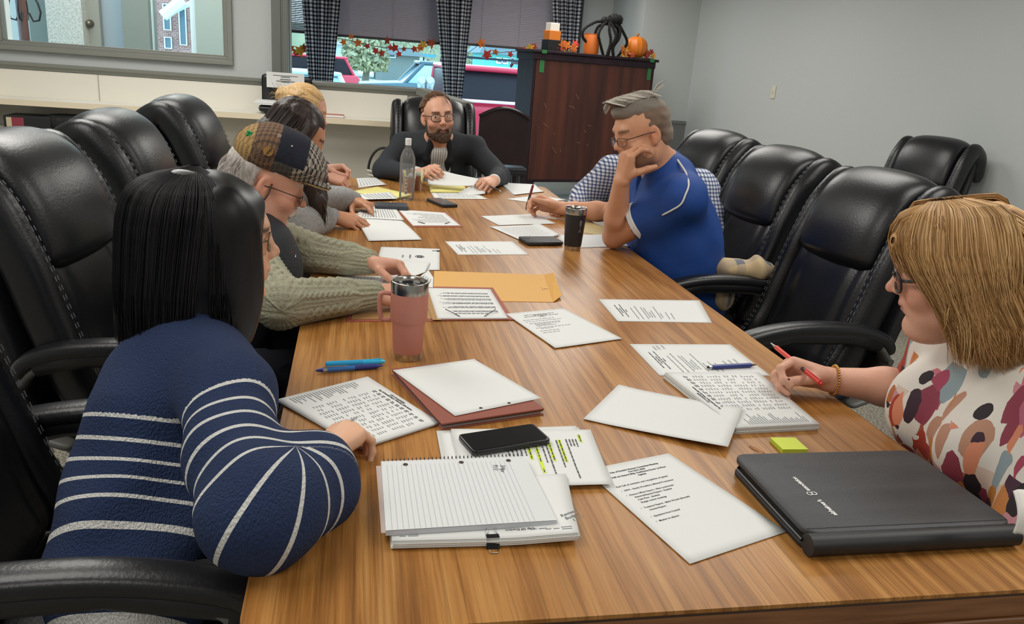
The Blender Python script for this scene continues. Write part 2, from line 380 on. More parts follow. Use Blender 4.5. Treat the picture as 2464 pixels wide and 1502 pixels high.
for i, (px, y, top, sp, lb) in enumerate([(835, 68, 78, 3.5, 'olive tree behind the pale shed'), (893, 92, 56, 5, 'bushy olive tree between the shed and the white sedan'), (965, 104, 66, 5.5, 'tall olive tree behind the garage'), (1030, 116, 76, 6, 'olive tree beside the second curtain'),
        (1150, 76, 84, 3, 'thin tree left of the teal house'), (880, 50, 96, 1.4, 'young bare tree on the lawn')]):
    tree(px, y, top, sp, i, lb)
tag(MB().box((0, 134, 2.2), (150, 1, 5.2)).build('tree_line', mat('far_tree_mass', '#7d8670', .9, var=('#9a987c', .4)), None), 'hazy band of distant trees along the horizon', 'trees', kind='stuff')

TYRE = mat('tyre_rubber', '#26282b', .8); RIM = mat('wheel_rim', '#aab2b6', .3, .7); CARG = mat('car_glass', '#2c262c', .35, Specular_IOR_Level=.08); 
def car(name, label, cat, loc, rz, L_, Wd, H, prof, cabin, paint, group='cars parked outside', scale=1, glass=CARG, rack=False):
    """length along x; prof: body side outline, cabin: greenhouse outline (x,z) in metres"""
    t = thing(name, label, cat, loc, rz, group)
    M = Matrix(((1, 0, 0, 0), (0, 0, 1, 0), (0, 1, 0, 0), (0, 0, 0, 1)))
    MB().prism(prof, -Wd/2, Wd/2, M, bev=.07).build('body', paint, t, auto=50)
    MB().prism(cabin, -Wd/2+.1, Wd/2-.1, M, bev=.05).build('cabin_glass', glass, t, auto=50)
    zc = max(z for x, z in cabin); xs = [x for x, z in cabin if z > zc-.05]
    MB().box(((min(xs)+max(xs))/2, 0, zc+.02), (max(xs)-min(xs)+.25, Wd-.16, .09), bev=.04).build('roof', paint, t, auto=50)
    for p in ((min(x for x, z in cabin)+.05, min(xs)), (max(x for x, z in cabin)-.05, max(xs))):
        for sgn in (-1, 1):
            MB().tube([(p[0], sgn*(Wd/2-.1), min(z for x, z in cabin)), (p[1], sgn*(Wd/2-.13), zc+.02)], .055, 6).build('pillar', paint, t)
    for x in (-L_*.31, L_*.31):
        for sgn in (-1, 1):
            w = MB().cyl((x, sgn*(Wd/2-.2), .33), (x, sgn*(Wd/2+.02), .33), .33, seg=24).build('wheel', TYRE, t, auto=40)
            MB().cyl((x, sgn*(Wd/2), .33), (x, sgn*(Wd/2+.03), .33), .21, seg=16).build('rim', RIM, w)
    for sgn in (-1, 1): MB().box((-L_/2+.03, sgn*(Wd/2-.25), .78), (.08, .38, .15), bev=.03).build('headlight', mat('lamp_glass', '#dfe9ee', .1), t)
    return t
SUVP = [(-2.3, .25), (-2.3, .75), (-2.15, .95), (-.95, 1.05), (2.2, 1.05), (2.3, .9), (2.3, .25)]
SUVC = [(-1.05, 1.0), (-.45, 1.55), (1.75, 1.58), (2.15, 1.0)]
SEDP = [(-2.3, .22), (-2.3, .65), (-2.1, .8), (-1.0, .92), (1.5, .95), (2.25, .9), (2.3, .6), (2.3, .22)]
SEDC = [(-1.1, .9), (-.35, 1.38), (.75, 1.4), (1.65, .92)]
BLUEP = mat('slate_blue_car_paint', '#42606d', .2, coat_weight=.0) if False else mat('slate_blue_car_paint', '#42606d', .22)
# blue SUV side on, nose to the left
P = aty(1050, 175, 24); car('suv', 'slate blue SUV parked side on behind the parking meters', 'car', (P[0], 24, -.36), .03, 4.6, 1.9, 1.6, SUVP, SUVC, BLUEP, glass=mat('pale_car_glass', '#a9c6d0', .1))
P = aty(968, 160, 76); car('sedan', 'white sedan parked at the edge of the grass', 'car', (P[0], 76, GZ-.08), PI-.05, 4.6, 1.8, 1.4, SEDP, SEDC, mat('white_car_paint', '#e9eef0', .25), glass=mat('pale_car_glass'))
P = aty(1000, 150, 81); car('sedan', 'pale sedan half hidden behind the white one', 'car', (P[0]+.3, 81, GZ+.1), PI, 4.6, 1.8, 1.4, SEDP, SEDC, mat('silver_car_paint', '#bccdd2', .3), glass=mat('pale_car_glass'))
P = aty(722, 175, 18); car('sedan', 'silver car parked nose in left of the first curtain', 'car', (P[0]-.2, 18.5, GZ-.15), -PI/2+.35, 4.6, 1.8, 1.4, SEDP, SEDC, mat('silver_car_paint'), glass=mat('pale_car_glass'))
P = aty(715, 150, 30); car('suv', 'red car parked beyond the silver one', 'car', (P[0]-.3, 30, GZ-.1), .3, 4.6, 1.9, 1.6, SUVP, SUVC, mat('red_car_paint', '#c8304a', .25))
# red SUV from behind: tail towards the window
PT = aty(1206, 166, 14.0); rs = car('suv', 'red SUV with roof rails parked tail first against the window', 'car', (PT[0], 16.4, PT[2]-1.63), PI*1.5, 4.6, 1.95, 1.6, SUVP, SUVC, MATS['red_car_paint'])
rp = mat('black_roof_rail', '#22303a', .4)
for sgn in (-1, 1): MB().tube([(-.6, sgn*.72, 1.68), (-.4, sgn*.72, 1.75), (1.6, sgn*.72, 1.75), (1.8, sgn*.72, 1.68)], .035, 6).build('roof_rail', rp, rs)
MB().box((.1, 0, 1.78), (.07, 1.6, .04)).build('cross_bar', rp, rs); MB().box((1.2, 0, 1.78), (.07, 1.6, .04)).build('cross_bar', rp, rs)
for sgn in (-1, 1): MB().box((2.24, sgn*.86, .92), (.14, .2, .42), bev=.04).build('tail_light', mat('tail_light_red', '#e58a9c', .15), rs)
MB().box((2.27, 0, 1.07), (.10, 1.7, .05), bev=.02).build('tailgate_trim', mat('pink_chrome', '#f0c8d4', .2), rs)
for k, px in enumerate((1015, 1034)):
    P = aty(px, 197, 13.5)
    pm = thing('parking_meter', ('left' if k == 0 else 'right')+' one of two round topped parking meters outside', 'parking meter', (P[0], 13.5, GZ))
    h = P[2]-GZ; pmm = mat('meter_grey', '#a5aeb2', .35, .3)
    MB().ball((0, 0, h), .085, (1, .7, 1)).cyl((0, 0, h-.17), (0, 0, h-.02), .05, .075).build('head', pmm, pm, smooth=True); MB().cyl((0, 0, 0), (0, 0, h-.15), .03).build('post', pmm, pm)
    MB().cyl((0, -.05, h+.02), (0, -.075, h+.02), .05, seg=20).build('dial', mat('meter_dial', '#e3e9ea', .3), pm)
# ------------------------------------------------------------------ conference table
def wood_top():
    m = mat('table_laminate', '#a9754a', .33); nt, N, L, b = nodes(m)
    tc = N('TexCoord'); mp = N('Mapping'); mp.inputs['Scale'].default_value = (26, .9, 1)
    n = N('TexNoise', i_Scale=2.2, i_Detail=9., i_Roughness=.62, i_Distortion=.35)
    mp2 = N('Mapping'); mp2.inputs['Scale'].default_value = (150, 2.2, 1); n2 = N('TexNoise', i_Scale=1.4, i_Detail=4.)
    mp3 = N('Mapping'); mp3.inputs['Scale'].default_value = (5, .3, 1); n3 = N('TexNoise', i_Scale=1.)
    for q, z in ((mp, n), (mp2, n2), (mp3, n3)): L(tc.outputs['Object'], q.inputs[0]); L(q.outputs[0], z.inputs['Vector'])
    r = N('ValToRGB'); e = r.color_ramp.elements; e[0].position = .30; e[0].color = lin('#86572a'); e[1].position = .72; e[1].color = lin('#bd8d50')
    for p, c in ((.42, '#986630'), (.52, '#aa763d')): x = e.new(p); x.color = lin(c)
    r2 = N('ValToRGB'); e = r2.color_ramp.elements; e[0].position = .34; e[0].color = (.62, .60, .58, 1); e[1].position = .5; e[1].color = (1, 1, 1, 1)
    r3 = N('ValToRGB'); e = r3.color_ramp.elements; e[0].position = .3; e[0].color = (.84, .82, .8, 1); e[1].position = .7; e[1].color = (1.08, 1.08, 1.08, 1)
    m1 = N('MixRGB', blend_type='MULTIPLY', i_Fac=.75); m2 = N('MixRGB', blend_type='MULTIPLY', i_Fac=1.)
    L(n.outputs[0], r.inputs[0]); L(n2.outputs[0], r2.inputs[0]); L(n3.outputs[0], r3.inputs[0])
    L(r.outputs[0], m1.inputs[1]); L(r2.outputs[0], m1.inputs[2]); L(m1.outputs[0], m2.inputs[1]); L(r3.outputs[0], m2.inputs[2]); L(m2.outputs[0], b.inputs['Base Color']); b.inputs['Specular IOR Level'].default_value = .36
    return m
TOPM = wood_top(); EDGE = mat('table_edge_wood', '#8a5c38', .35, var=('#6e4627', 3, (2, 30, 30))); SEAM = mat('dark_edge_seam', '#3a281c', .5)
TX0, TX1, TY0, TY1 = -.13, 1.085, .838, 4.57
tb = thing('conference_table', 'long wood grain conference table covered with papers', 'table', (.4775, 2.70, 0))
def rrect(w, h, r, n=5):
    P = []
    for cx, cy, a0 in ((w/2-r, h/2-r, 0), (-w/2+r, h/2-r, PI/2), (-w/2+r, -h/2+r, PI), (w/2-r, -h/2+r, 1.5*PI)):
        for k in range(n+1): a = a0+k*PI/2/n; P.append((cx+r*math.cos(a), cy+r*math.sin(a)))
    return P
tw, tl = TX1-TX0, TY1-TY0
MB().prism(rrect(tw, tl, .035), .7435, .75).build('table_top', TOPM, tb)
MB().prism(rrect(tw+.002, tl+.002, .036), .7405, .7437).build('edge_seam', SEAM, tb)
MB().prism(rrect(tw, tl, .035), .705, .7407).build('edge_band', EDGE, tb)
MB().prism(rrect(tw+.012, tl+.012, .04), .66, .7035).build('apron', EDGE, tb, bevel=.003)
for x in (-.3, .3):
    for y in (-1.35, 1.35): MB().box((x, y, .345), (.12, .5, .63)).box((x, y, .02), (.2, .6, .04)).build('leg', EDGE, tb, bevel=.005)

# ------------------------------------------------------------------ black leather executive chair
LEA = mat('black_leather', '#18191c', .33, bump=(140, .07)); LEAD = mat('black_leather_side', '#1b1c1f', .5, bump=(200, .1))
FRM = mat('grey_plastic_frame', '#62625d', .45); BLK = mat('black_plastic', '#161719', .45); THR = mat('grey_thread', '#6f7176', .7)
def loft(path, hw, th, exp=3.2, seg=28, xo=0., disp=None, endcap=.35):
    """cushion swept along path [(y,z)] in the chair's middle plane; hw/th half width and half thickness per station"""
    n = len(path); V = []; F = []
    for i, (y, z) in enumerate(path):
        a = Vector(path[max(i-1, 0)]); b = Vector(path[min(i+1, n-1)]); t = (b-a).normalized(); nr = Vector((t[1], -t[0]))
        for k in range(seg):
            an = 2*PI*k/seg; c, s = math.cos(an), math.sin(an)
            u = math.copysign(abs(c)**(2/exp), c); v = math.copysign(abs(s)**(2/exp), s)
            q = th[i]*v
            if disp: q += disp(u, i/(n-1), v)
            V.append((xo+hw[i]*u, y+nr[0]*q, z+nr[1]*q))
    for i in range(n-1):
        for k in range(seg): F.append((i*seg+k, i*seg+(k+1) % seg, (i+1)*seg+(k+1) % seg, (i+1)*seg+k))
    F.append(tuple(range(seg))[::-1]); F.append(tuple((n-1)*seg+k for k in range(seg)))
    return V, F
def spl(pts, n):
    """Catmull-Rom through pts (tuples)"""
    P = [np.array(p, float) for p in pts]; P = [2*P[0]-P[1]]+P+[2*P[-1]-P[-2]]; out = []
    m = len(P)-3
    for j in range(n):
        t = j/(n-1)*m; i = min(int(t), m-1); f = t-i; a, b, c, d = P[i:i+4]
        out.append(tuple(.5*((2*b)+(c-a)*f+(2*a-5*b+4*c-d)*f*f+(3*b-a-3*c+d)*f**3)))
    return out
def part(name, VF, m, parent, sub=1):
    o = link(name, npmesh(name, VF[0], VF[1]), m, parent)
    if sub: q = o.modifiers.new('sub', 'SUBSURF'); q.levels = sub; q.render_levels = sub
    return o
def make_chair(label, loc, rz):
    t = thing('office_chair', label, 'chair', loc, rz, 'black executive chairs around the table')
    # seat
    ps = spl([(-.24, .405), (-.1, .41), (.1, .425), (.24, .415), (.28, .38)], 14)
    part('seat', loft(ps, [.19]+[.25]*12+[.22], [.03]+[.06]*12+[.03], 4), LEA, t)
    # back shell (outer), main cushion, headrest, two side bolsters
    pb = spl([(-.19, .44), (-.225, .56), (-.262, .72), (-.315, .90), (-.375, 1.03), (-.43, 1.095)], 16)
    part('back_shell', loft([(y-.05, z) for y, z in pb], [.20, .24]+[.275]*4+[.28]*4+[.27, .26, .25, .245, .24, .2], [.012]+[.03]*14+[.012], 3.6), LEAD, t)
    def pleat(u, v, s):
        if s < 0 or abs(u) > .97: return 0
        return .013*abs(math.sin(u*9.4))**.6*(1 if v < .9 else .4)-.004
    pc = spl([(-.135, .47), (-.17, .56), (-.20, .66), (-.235, .78), (-.27, .86), (-.30, .91)], 16)
    part('back_cushion', loft(pc, [.16]+[.205]*14+[.2], [.01]+[.045]*14+[.02], 5, 56, disp=pleat), LEA, t)
    ph = spl([(-.238, .835), (-.243, .90), (-.268, .99), (-.318, 1.075), (-.39, 1.105), (-.455, 1.06), (-.475, .98)], 22)
    part('headrest', loft(ph, [.165, .185]+[.198]*18+[.19, .17], [.02, .04]+[.06]*18+[.04, .015], 3.4, disp=lambda u, v, s: .010*(1-u*u)), LEA, t)
    for sg in (-1, 1):
        pp = spl([(-.10, .46), (-.165, .60), (-.21, .74), (-.255, .88), (-.305, 1.0), (-.365, 1.085), (-.43, 1.085), (-.475, 1.01), (-.47, .9)], 24)
        def fold(u, v, s): return .006*math.sin(v*40)*(.3+.7*(v > .55))
        bo = part('side_bolster', loft(pp, [.03]+[.042]*22+[.03], [.03]+[.058]*22+[.02], 2.3, 14, xo=sg*.232, disp=fold), LEA, t)
        pt = spl([(-.05, .50), (-.105, .60), (-.15, .74), (-.195, .88), (-.25, 1.02), (-.33, 1.13)], 60)
        st = MB()
        for i in range(0, 58, 2):
            for dx in (-.006, .006):
                a = (sg*.232+dx, pt[i][0]+.004, pt[i][1]); b = (sg*.232+dx, pt[i+1][0]+.004, pt[i+1][1]); st.tube([a, b], .0011, 4)
        st.build('stitching', THR, bo)
    # arms
    for sg in (-1, 1):
        x = sg*.285
        pa = spl([(.14, .41), (.24, .46), (.30, .56), (.265, .64), (.10, .672), (-.10, .665), (-.22, .63), (-.275, .55), (-.25, .46), (-.15, .42)], 34)
        ar = part('arm', loft(pa, [.026]*34, [.012]*34, 3, 12, xo=x), FRM, t)
        pd = spl([(.335, .585), (.305, .655), (.12, .695), (-.10, .688), (-.23, .655), (-.27, .60)], 18)
        part('arm_pad', loft(pd, [.02]+[.034]*16+[.024], [.012]+[.022]*16+[.01], 2.6, 14, xo=x), LEA, ar)
        MB().tube([(x, .33-.03, .61), (x, .29, .642), (x, .12, .677), (x, -.10, .67), (x, -.22, .64)], .031, 8).build('pad_welt', BLK, ar, smooth=True)
        b = MB()
        for y, z in ((-.262, .58), (-.235, .48)): b.cyl((x-.03, y, z), (x+.03, y, z), .011, seg=12)
        b.build('bolt', mat('frame_bolt', '#5d5c58', .3, .4), ar)
    # base
    MB().cyl((0, 0, .1), (0, 0, .3), .032).cyl((0, 0, .3), (0, 0, .35), .022).box((0, 0, .345), (.22, .28, .03)).build('gas_lift', BLK, t)
    for k in range(5):
        a = 2*PI*k/5+.3; c, s = math.cos(a), math.sin(a)
        lg = MB().tube([(0, 0, .135), (c*.12, s*.12, .13), (c*.30, s*.30, .082)], [.035, .03, .02]).build('base_leg', BLK, t, smooth=True)
        q = MB()
        for d in (-.022, .022): q.cyl((c*.31-s*(d-.008), s*.31+c*(d-.008), .028), (c*.31-s*(d+.008), s*.31+c*(d+.008), .028), .028, seg=14)
        q.cyl((c*.305, s*.305, .03), (c*.305, s*.305, .085), .011); q.build('caster', BLK, lg)
    return t
ch0 = make_chair('black leather chair under the woman in the navy striped sweater', (-.46, 1.33, 0), -PI/2+.02)
def chair(label, x, y, rz, z=0):
    c = dup(ch0, (x, y, z), rz, label); return c
chair('black leather chair with wide headrest behind the man in the flat cap', -.50, 2.26, -PI/2-.12)
chair('black leather chair turned slightly, behind the woman with long dark hair', -.47, 3.09, -PI/2-.05)
chair('black leather chair behind the blonde woman with the hair bun, nearest the white shelves', -.44, 4.08, -PI/2-.1)
chair('empty black leather chair between the polo shirt man and the woman in the floral top', 1.44, 2.47, PI/2+.10)
chair('black leather chair holding the man in the blue polo shirt', 1.47, 3.20, PI/2+.10)
chair('black leather chair behind the person in the checked shirt, only its top edge showing', 1.52, 3.98, PI/2+.15)
chair('empty black leather chair standing alone against the right wall', 3.40, 4.62, PI/2+.35, .045)
chair('black leather chair at the far head of the table behind the bearded man', .50, 5.02, PI)
chair('black leather chair under the woman in the floral top', 1.55, 1.02, PI/2)
# raise of the stand-alone chair: its casters stay on the floor because its gas lift is extended
lone = [o for o in bpy.data.objects if o.get('label', '').startswith('empty black leather chair standing alone')][0]; lone.location.z = 0

# ------------------------------------------------------------------ dark wood visitor chair by the window
vc = thing('visitor_chair', 'dark wooden high backed chair with an arched top, in front of the red SUV window', 'chair', (1.37, 7.55, 0))
DW = mat('near_black_wood', '#1d1214', .35, var=('#281518', 5)); 
pts = [(-.245, .50), (.225, .50), (.225, .93)]+[(.225-.47*k/14, .93+.085*math.sin(PI*k/14)) for k in range(1, 14)]+[(-.245, .93)]
MX = Matrix(((1, 0, 0, 0), (0, 0, -1, .02), (0, 1, 0, 0), (0, 0, 0, 1)))
MB().prism(pts, 0, .035, MX, bev=.006).build('backrest', DW, vc)
MB().tube([(x*1.02, -.02, z+.004) for x, z in pts[2:]], .016, 8).build('top_rail', mat('polished_black_wood', '#251a1c', .18), vc, smooth=True)
MB().box((0, .2, .44), (.48, .46, .07), bev=.015).build('seat', mat('dark_seat_pad', '#16161c', .5), vc)
for x in (-.21, .20):
    for y in (.02, .4): MB().box((x, y, .21), (.04, .04, .42)).build('leg', DW, vc)

# ------------------------------------------------------------------ tall cabinet seen from its raw back
def cab_mat():
    m = mat('cabinet_raw_back', '#4a241d', .5); nt, N, L, b = nodes(m)
    tc = N('TexCoord'); mp = N('Mapping'); mp.inputs['Scale'].default_value = (5.5, 1, .35); n = N('TexNoise', i_Scale=1.6, i_Detail=7.)
    mp2 = N('Mapping'); mp2.inputs['Scale'].default_value = (1, 1, .22); v = N('TexVoronoi', i_Scale=14.)
    L(tc.outputs['Object'], mp.inputs[0]); L(mp.outputs[0], n.inputs['Vector'])
    r = N('ValToRGB'); e = r.color_ramp.elements; e[0].position = .33; e[0].color = lin('#371a17'); e[1].position = .68; e[1].color = lin('#5e3022')
    L(n.outputs[0], r.inputs[0]); L(r.outputs[0], b.inputs['Base Color']); return m
cb = thing('cabinet', 'tall dark red wooden cabinet with Halloween decorations on top', 'cabinet', (1.84, 8.60, 0), .275)
CW, CD, CH = 1.50, .36, 1.56
DRW = mat('cabinet_side_wood', '#30222a', .5, var=('#281c24', 4, (3, 3, .6)), Specular_IOR_Level=.25)
MB().box((CW/2, .012, (CH+.2)/2), (CW-.02, .02, CH-.2)).build('back_panel', cab_mat(), cb)
MB().box((-.01, CD/2, CH/2), (.03, CD, CH)).build('side_panel', DRW, cb); MB().box((CW+.0, CD/2, CH/2), (.03, CD, CH)).build('side_panel', DRW, cb)
MB().box((CW/2, CD/2, CH-.0), (CW+.10, CD+.06, .03)).box((CW/2-.01, CD/2, CH-.05), (CW+.06, CD+.03, .07)).build('cornice', DRW, cb, bevel=.008)
MB().box((.05, .02, .1), (.09, .04, .2)).build('foot', DRW, cb); MB().box((CW-.05, .02, .1), (.09, .04, .2)).build('foot', DRW, cb)
MB().box((CW/2, CD/2, .21), (CW, CD, .03)).build('bottom_panel', DRW, cb)
GT = mat('green_tape', '#2f7a44', .5); 
for x, w in ((.075, .055), (CW-.05, .05)): MB().box((x, -.002, CH-.115), (w, .004, .19)).box((x, .0, CH-.0), (w, .08, .036)).build('masking_tape', GT, cb)
sc = MB(); rnd = random.Random(4); SCR = mat('scratched_wood', '#8d6450', .7)
for k in range(16):
    x, z = rnd.uniform(.1, 1.35), rnd.uniform(.45, 1.35); a = rnd.uniform(-.6, .6); l = rnd.uniform(.02, .09)
    sc.box((x, .0005, z), (l, .002, .006), (0, a if k % 3 else a+1.2, 0))
sc.build('scratches', SCR, cb)

# ------------------------------------------------------------------ white shelf unit along the partition
sh = thing('shelf_unit', 'long white open shelf unit under the lobby window', 'shelf', (-.9, 5.8, 0))
x0, x1 = -2.30+.9, .36+.9
WHB = mat('shelf_back_white', '#e6e2d6', .55); WED = mat('shelf_pale_edge', '#e9dcc0', .5)
MB().box(((x0+x1)/2, .14, .575), (x1-x0, .02, 1.15)).build('back_panel', WHB, sh)
ct = MB().box(((x0+x1)/2, -.01, .968), (x1-x0, .30, .028)).build('counter', WHITE, sh, bevel=.002)
MB().box(((x0+x1)/2, -.163, .966), (x1-x0, .008, .036)).build('edge_strip', WED, ct)
MB().box((x0-.01, .0, .56), (.02, .3, 1.16)).build('end_panel', WHITE, sh)
div = aty(345, 300, 5.66)[0]+.9
MB().box((div, -.0, .50), (.02, .28, .9)).build('divider', WHITE, sh)
for z in (.79, .60, .33): MB().box(((x0+div)/2, -.01, z), (div-x0, .29, .02)).build('shelf', WHITE, sh)
MB().box(((x0+div)/2, -.01, .07), (div-x0, .28, .14)).build('plinth', WHITE, sh)
sx = aty(836, 200, 5.92)[0]; 
MB().box((aty(238, 210, 5.93)[0]+.9, .128, 1.065), (.004, .006, .17)).build('panel_seam', mat('seam_grey', '#a9a697', .8), sh)
MB().box((x1-.01, 0, .48), (.02, .28, .96)).build('end_panel', WHITE, sh)
# things on the shelf
def boxthing(name, label, cat, px, w, d, h, m, zb, y=5.72, group=None, bev=.006):
    P = aty(px[0], px[1], y); t = thing(name, label, cat, (P[0], y, zb), 0, group); return t, MB().box((w/2, 0, h/2), (w, d, h), bev=bev)
t, mb = boxthing('binder', 'black binder box with a red and cream label lying on the top left shelf', 'binder', (22, 275), .27, .2, .085, None, .80)
mb.build('box', mat('black_board', '#1d1e20', .5), t); MB().box((.07, -.101, .045), (.095, .003, .058)).build('label_card', mat('crimson_label', '#8f3846', .5), t); MB().box((.033, -.1015, .045), (.03, .004, .058)).build('cream_label', mat('cream_label', '#cdbf9b', .5), t)
P = aty(160, 275, 5.70); bg = thing('bag', 'crumpled black fabric bag beside the black binder on the shelf', 'bag', (P[0], 5.72, .80))
BAGM = mat('black_crumpled_cloth', '#131416', .7, bump=(30, .8))
def lump(sx, sy, sz, seed, amp=.15, nu=28, nv=18, fr=3.):
    def f(u, v):
        a = 2*PI*u; b = PI*v; d = Vector((math.sin(b)*math.cos(a), math.sin(b)*math.sin(a), math.cos(b)))
        e = .55
        q = Vector([math.copysign(abs(c)**e, c) for c in d]); k = 1+amp*mnoise.noise(d*fr+Vector((seed, 0, 0)))+amp*.6*mnoise.noise(d*fr*2.7+Vector((seed, 3, 0)))
        return (q[0]*sx*k, q[1]*sy*k, sz+q[2]*sz*k)
    return MB().grid(f, nu, nv, wrap=True)
lump(.135, .09, .05, 2, .12).build('cloth', BAGM, bg, smooth=True)
for i, (a, w, h, lb) in enumerate(((20, .1, .085, 'left of three dark books on the second shelf'), (58, .09, .095, 'middle of three dark books on the second shelf'), (90, .12, .09, 'right of three dark books on the second shelf'))):
    t, mb = boxthing('book', lb, 'book', (a, 340), w, .2, h, None, .61, group='dark books on the second shelf'); mb.build('cover', mat('dark_book_cover', '#262a2c', .6), t); MB().box((w/2, -.101, h*.3), (w*.8, .002, .01)).build('spine_band', mat('dull_band', '#565a5a', .6), t)
t, mb = boxthing('book', 'dark red book behind the first black chair on the shelf', 'book', (165, 350), .13, .2, .09, None, .61); mb.build('cover', mat('maroon_cover', '#4a1f2c', .6), t); MB().box((.065, -.101, .05), (.1, .002, .012)).build('spine_band', MATS['dull_band'], t)
P = aty(255, 405, 5.7); t = thing('cable_bundle', 'tangle of red cables heaped on the second shelf', 'cable', (P[0], 5.70, .61))
rnd = random.Random(3); mb = MB()
for k in range(5):
    c = (rnd.uniform(-.03, .05), rnd.uniform(-.04, .04), .02+.02*k); r = rnd.uniform(.04, .08)
    mb.tube([(c[0]+r*math.cos(a/3.)*1.3, c[1]+r*.6*math.sin(a/3.), max(.006, c[2]+.02*math.sin(a/2.+k))) for a in range(19)], .006, 6, closed=True)
mb.build('cable', mat('red_cable', '#b23a2c', .45), t, smooth=True)
for i, (z, h, c, lb) in enumerate(((.34, .07, '#c9ccd0', 'stack of pale paper on the third shelf'), (.41, .055, '#7d8186', 'grey flat box on top of the pale paper'))):
    t, mb = boxthing('paper_stack' if i == 0 else 'flat_box', lb, 'paper' if i == 0 else 'box', (245, 480), .30, .22, h, None, z); mb.build('sheets' if i == 0 else 'box', mat('pale_stack' if i == 0 else 'grey_card', c, .6), t)
    if i: MB().box((.15, 0, h+.004), (.305, .225, .008)).build('lid', mat('grey_card_lid', '#6b6f74', .6), t)
    else: MB().box((.15, -.111, h*.5), (.3, .002, .004)).build('page_line', mat('pale_line', '#a9adb2', .7), t)
# black case with paper standing on the counter, tray and notebook
P = aty(690, 270, 5.80); t = thing('document_case', 'open black document case with paper inside standing on the counter', 'case', (P[0], 5.78, .982))
MB().box((0, .07, .125), (.33, .03, .25), bev=.02).build('lid', mat('black_case', '#1b1c1f', .45), t); cs = MB().box((0, -.03, .035), (.34, .17, .045), bev=.018).build('body', MATS['black_case'], t)
MB().tube([(-.17, -.118, .04), (.17, -.118, .04)], .004, 6).build('zip', mat('zip_grey', '#8b8e92', .35, .6), cs)
t2 = thing('paper', 'white printed paper leaning upright on the black document case', 'paper', (P[0]-.005, 5.79, 1.145))
MB().box((0, 0, .055), (.245, .004, .10), (.08, 0, 0)).build('sheet', mat('white_paper', '#e4e5e3', .6), t2)
INK = mat('printed_ink', '#55585c', .7)
mb = MB()
for z, w in ((.085, .16), (.077, .06), (.062, .07), (.05, .12), (.046, .05)): mb.box((.0, -.0055+(.055-z)*.08*0, z), (w, .002, .003), (.08, 0, 0))
mb.build('printed_text', INK, t2)
t3 = thing('paper', 'white folded papers lying on the black document case', 'paper', (P[0]-.02, 5.74, 1.042))
MB().box((0, 0, .012), (.35, .19, .014), (.05, 0, 0)).build('sheets', MATS['white_paper'], t3)
P = aty(812, 278, 5.75); t4 = thing('notebook', 'dusty pink notebook lying on the counter edge', 'notebook', (P[0]-.02, 5.75, .982)); MB().box((0, 0, .01), (.13, .1, .02), bev=.003).build('cover', mat('pink_cover', '#b5776f', .6), t4); MB().box((0, -.0505, .01), (.125, .002, .012)).build('pages', MATS['white_paper'], t4)
# basket on a low stool beside the bearded man
P = aty(915, 415, 5.4); bk = thing('basket', 'white wire basket with a tall dark handle left of the bearded man', 'basket', (P[0]+.02, 5.42, .575))
BWM = mat('basket_white', '#cfcabb', .6); mb = MB(); rr = []
for k in range(4):
    z = .02+.028*k; mb.tube([((.085+.005*k)*math.cos(a*PI/12), (.06+.004*k)*math.sin(a*PI/12), z) for a in range(24)], .009, 6, closed=True)
mb.build('wall', BWM, bk, smooth=True); MB().cyl((0, 0, 0), (0, 0, .012), .075, seg=24).build('bottom', BWM, bk)
MB().tube([(.098*math.cos(a*PI/14), 0, .1+.155*math.sin(a*PI/14)) for a in range(15)], .0085, 8).build('handle', mat('dark_cane', '#2e2b2a', .5), bk, smooth=True)
sl = thing('stool', 'low white side table under the wire basket', 'stool', (P[0]+.02, 5.42, 0)); MB().box((0, 0, .56), (.3, .24, .03)).build('seat', WHITE, sl)
for x in (-.12, .12):
    for y in (-.09, .09): MB().box((x, y, .273), (.025, .025, .546)).build('leg', WHITE, sl)

# ------------------------------------------------------------------ blinds, curtains, leaf garland
BLN = mat('mauve_blind_slat', '#a39aa2', .55); 
def blind(label, px0, px1, zb, y=10.76, n=44, tilt=1.15):
    a, b = aty(px0, 60, y)[0], aty(px1, 60, y)[0]; t = thing('window_blind', label, 'blind', ((a+b)/2, y, zb), 0, 'window blinds'); w = b-a
    mb = MB()
    for k in range(n): mb.box((0, 0, .03+k*.0205), (w, .025, .0012), (tilt, 0, 0))
    mb.build('slats', BLN, t); MB().box((0, 0, .008), (w, .03, .03), bev=.004).build('bottom_rail', mat('dark_blind_rail', '#3b383d', .5), t); MB().box((0, 0, .03+n*.0205+.02), (w, .04, .04)).build('head_rail', MATS['dark_blind_rail'], t)
    for x in (-w*.28, w*.05, w*.33): MB().cyl((x, -.018, .02), (x, -.018, .03+n*.0205), .0025, seg=6).build('cord', mat('blind_cord', '#a69ea4', .7), t)
    return t
blind('narrow window blind at the far left of the storefront window', 660, 752, aty(715, 78, 10.76)[2], tilt=.75)
blind('wide lowered window blind between the first two curtains', 768, 1088, aty(930, 96, 10.76)[2])
blind('wide lowered window blind left of the cabinet', 1098, 1372, aty(1200, 114, 10.76)[2])
